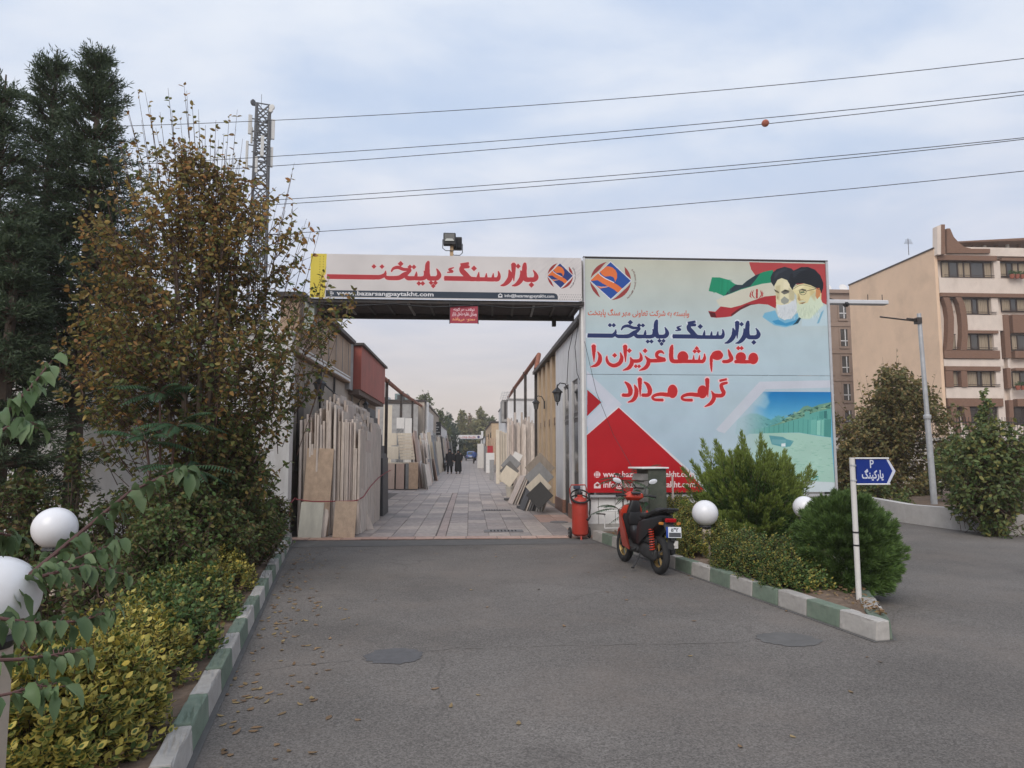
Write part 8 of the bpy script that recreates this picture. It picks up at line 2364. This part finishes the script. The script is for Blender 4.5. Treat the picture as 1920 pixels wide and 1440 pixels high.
for pts_, n, L_, r_ in BR_:
    n = int(n * 1.9)
    pp = [at(px, py, Y) - nb0 for px, py, Y in pts_]
    b.tube(pp, [r_ * (1 - .75 * i / (len(pp) - 1)) for i in range(len(pp))], 7)
    tot = len(pp) - 1
    for i in range(n):
        u = (i + .5) / n * tot; k = min(int(u), tot - 1); q = pp[k].lerp(pp[k + 1], u - k); tg = (pp[k + 1] - pp[k]).normalized()
        for sg_ in (-1, 1):
            if rnd.random() < .15: continue
            sd = tg.cross(Vector((0, 0, 1))).normalized() * sg_
            ax_ = sd * rnd.uniform(.3, .9) + tg * rnd.uniform(.1, .6) + Vector((0, 0, rnd.uniform(-.1, .35)))
            st_ = q + ax_.normalized() * .025
            b.tube([q, st_], .0018, 4)
            s_ = L_ * rnd.uniform(.5, 1.35); big_leaf(acc, tuple(st_), tuple(ax_), s_, s_ * rnd.uniform(.34, .50), rnd.uniform(-1.1, 1.1))
b.tube([(0, 0, -.1), tuple((at(-120, 1180, 2.5) - nb0)), tuple(at(-110, 900, 2.9) - nb0)], [.02, .016, .012], 7)
acc.build('leaves', BIGL, nb2)
b.build('branches', mat('reddish_twig', (.10, .05, .045), rough=.7, var=.2), nb2, smooth=True)
# ---- trees along the right-hand road
RT = leaf_mat('roadside_leaf', [(0.112, 0.131, 0.05), (0.188, 0.163, 0.062), (0.094, 0.112, 0.045), (0.25, 0.175, 0.069), (0.138, 0.15, 0.056), (0.312, 0.206, 0.081), (0.106, 0.131, 0.05)], trans=.3)
RT2 = leaf_mat('mulberry_leaf', [(0.075, 0.125, 0.043), (0.106, 0.163, 0.053), (0.15, 0.181, 0.06), (0.088, 0.131, 0.048), (0.263, 0.237, 0.069), (0.069, 0.106, 0.04)], trans=.3)
ry = 20.5; rx_ = at(1672, 900, ry).x
zz = lambda py: at(1672, py, ry).z - .4
wr = lambda px: px / FPX * ry
sh = [(at(px, py, ry).x - rx_, rnd.uniform(-.3, .3), zz(py)) for px, py in ((1645, 672), (1671, 655), (1690, 672), (1652, 690), (1601, 712), (1700, 690), (1612, 720), (1745, 700), (1760, 725), (1625, 700), (1680, 680), (1565, 730), (1750, 740))]
broadleaf('roadside_tree', 'wide leafy tree with reddish tinge before the peach apartment wall', 'tree', (rx_, ry, .4), [(zz(955), wr(50)), (zz(900), wr(98)), (zz(840), wr(108)), (zz(780), wr(106)), (zz(740), wr(88)), (zz(705), wr(45)), (zz(690), wr(22))], 1500, 11, .125, .07, RT, stems=6, trunk_r=.07, squash=.9, tl=(.4, .8), shoots=sh, thr=-.4, cs=2.0)
ry = 12.75; rx_ = at(1868, 960, ry).x
zz = lambda py: at(1868, py, ry).z
wr = lambda px: px / FPX * ry
broadleaf('mulberry_bush', 'dense dark green bush hanging over the low wall at the right edge', 'bush', (rx_, ry, .0), [(zz(1008), wr(55)), (zz(960), wr(82)), (zz(910), wr(86)), (zz(860), wr(82)), (zz(825), wr(62)), (zz(800), wr(30))], 900, 10, .10, .06, RT2, stems=5, trunk_r=.04, squash=.8, tl=(.3, .75), thr=-.25, cs=2.6, shell=.7)
ry = 17.0
for lab, px, pt, w in (('small green bush between the roadside tree and the right edge', 1800, 820, 60), ('creeper covered pillar of leaves rising at the right before the windows', 1853, 722, 14)):
    x = at(px, 900, ry).x; zt = at(px, pt, ry).z - .3; w_ = w / FPX * ry
    broadleaf('climbing_bush' if w < 40 else 'leafy_bush', lab, 'bush', (x, ry, .3), [(.0, w_ * .7), (zt * .5, w_), (zt * .8, w_ * .8), (zt, w_ * .3)], 260 if w > 40 else 210, 9, .11, .07, RT2, stems=3, trunk_r=.03, tl=(.2, .4))
g = gr(1590, 930); shrub('low bush at the foot of the billboard end by the right road', 1590, 940, 830, 60, 17.5, 220, 9, .1, .06, RT)
shrub('low dark bush under the roadside tree by the white wall', 1640, 960, 895, 150, 17.2, 300, 9, .09, .055, RT2)
# ---- trees at the far end of the alley
FT = [leaf_mat('far_leaf_green', [(.12, .14, .06), (.16, .18, .08), (.10, .12, .055)]), leaf_mat('far_leaf_yellow', [(.27, .25, .11), (.21, .22, .10), (.30, .25, .12)]), leaf_mat('far_leaf_dark', [(.065, .095, .06), (.085, .115, .07), (.06, .085, .055)]), leaf_mat('far_leaf_rust', [(.30, .21, .13), (.25, .18, .11), (.33, .24, .15)])]
for (lab, px, ptop, w, Y, k, n) in (('round green tree above the left sheds', 796, 738, 62, 95, 0, 420), ('second green tree behind the left sheds', 822, 768, 46, 105, 0, 300), ('dark pointed conifer left of the far banner', 840, 772, 36, 120, 2, 260), ('pale green poplar behind the far banner', 866, 768, 24, 150, 1, 240), ('rust coloured tree in the middle of the far end', 880, 778, 26, 160, 3, 240), ('tall yellow green tree right of the far banner', 900, 765, 40, 150, 1, 380), ('dense dark tree low behind the far banner', 878, 812, 70, 152, 2, 380), ('pale tree at the far right behind the ochre workshop', 922, 782, 30, 150, 0, 260), ('dark green tree low at the far left end', 848, 800, 40, 140, 2, 260)):
    x = at(px, 850, Y).x; zt = at(px, ptop, Y).z; w_ = w / FPX * Y / 2
    broadleaf('distant_tree', lab, 'tree', (x, Y, 0), [(zt * .12, w_ * .55), (zt * .35, w_), (zt * .6, w_ * .95), (zt * .85, w_ * .55), (zt, w_ * .12)], n, 12, .42 * Y / 120, .26 * Y / 120, FT[k], stems=4, trunk_r=.18, tl=(.8, 1.8), thr=-.55, cs=.7, group='trees at the far end of the alley')
# ---- fallen leaves on the asphalt and in the beds
FALL = leaf_mat('fallen_leaf', [(.20, .12, .06), (.27, .17, .09), (.14, .085, .05), (.30, .22, .10), (.22, .13, .065)], trans=.1)
n = 300
yy = rng.uniform(2.6, 11.5, n); dx_ = np.abs(rng.normal(0, .32, n)) + .04
xx = -0.70 - 0.19 * yy + dx_
far = rng.random(n) < .22; xx[far] = rng.uniform(-2.5, 4.5, far.sum()); yy[far] = rng.uniform(3.2, 12, far.sum())
P_ = np.stack([xx, yy, np.full(n, .008)], 1)
A_ = rng.normal(size=(n, 3)) * np.array([1, 1, .12])
sd = np.cross(nrm(A_), np.array([0, 0, 1.0])) + rng.normal(size=(n, 3)) * .25
v, f = leaves(P_, A_, rng.uniform(.035, .075, n), rng.uniform(.02, .04, n), fold=.3, side=sd)
v[:, 2] = np.maximum(v[:, 2], .005)
tag(rawmesh('fallen_leaves', v, f, FALL), 'brown fallen leaves scattered along the left kerb and over the asphalt', kind='stuff')
n = 2600
yy = rng.uniform(1.5, 12.4, n); xx = -0.70 - .19 * yy - .2 - np.abs(rng.normal(0, 1.6, n))
P_ = np.stack([xx, yy, rng.uniform(.15, .20, n)], 1); A_ = rng.normal(size=(n, 3)) * np.array([1, 1, .3])
v, f = leaves(P_, A_, rng.uniform(.04, .08, n), rng.uniform(.02, .045, n), fold=.25)
tag(rawmesh('leaf_litter', v, f, FALL), 'brown leaf litter covering the soil of the left planting bed', kind='stuff')
n = 500
tt = rng.uniform(0, 1, n); l0 = np.array(KT + Vector((.2, .2, 0))); a0 = np.array(KA + Vector((.2, 0, 0))); b0 = np.array(KB_ - Vector((.2, 0, 0))); s_ = rng.uniform(0, 1, n)
P_ = l0 + ((a0 - l0) * (1 - s_)[:, None] + (b0 - l0) * s_[:, None]) * tt[:, None]; P_[:, 2] = rng.uniform(.17, .21, n)
v, f = leaves(P_, rng.normal(size=(n, 3)) * np.array([1, 1, .3]), rng.uniform(.03, .06, n), rng.uniform(.015, .03, n), fold=.25)
tag(rawmesh('dry_litter', v, f, FALL), 'dry brown litter on the soil of the right planting bed', kind='stuff')

# ================================================================== smoggy air down the alley
hm = bpy.data.materials.new('haze'); hm.use_nodes = True
hn = hm.node_tree; hn.nodes.clear()
ho = hn.nodes.new('ShaderNodeOutputMaterial'); hv = hn.nodes.new('ShaderNodeVolumePrincipled')
hv.inputs['Color'].default_value = (.95, .90, .85, 1); hv.inputs['Density'].default_value = 0.0012; hv.inputs['Anisotropy'].default_value = 0.3
hn.links.new(hv.outputs[0], ho.inputs['Volume'])
b = MB(); b.box(-60, -45, -1.2, 75, 245, 42)
o = b.build('haze', hm); o['kind'] = 'stuff'; o['label'] = 'thin warm smog in the air over the whole place'
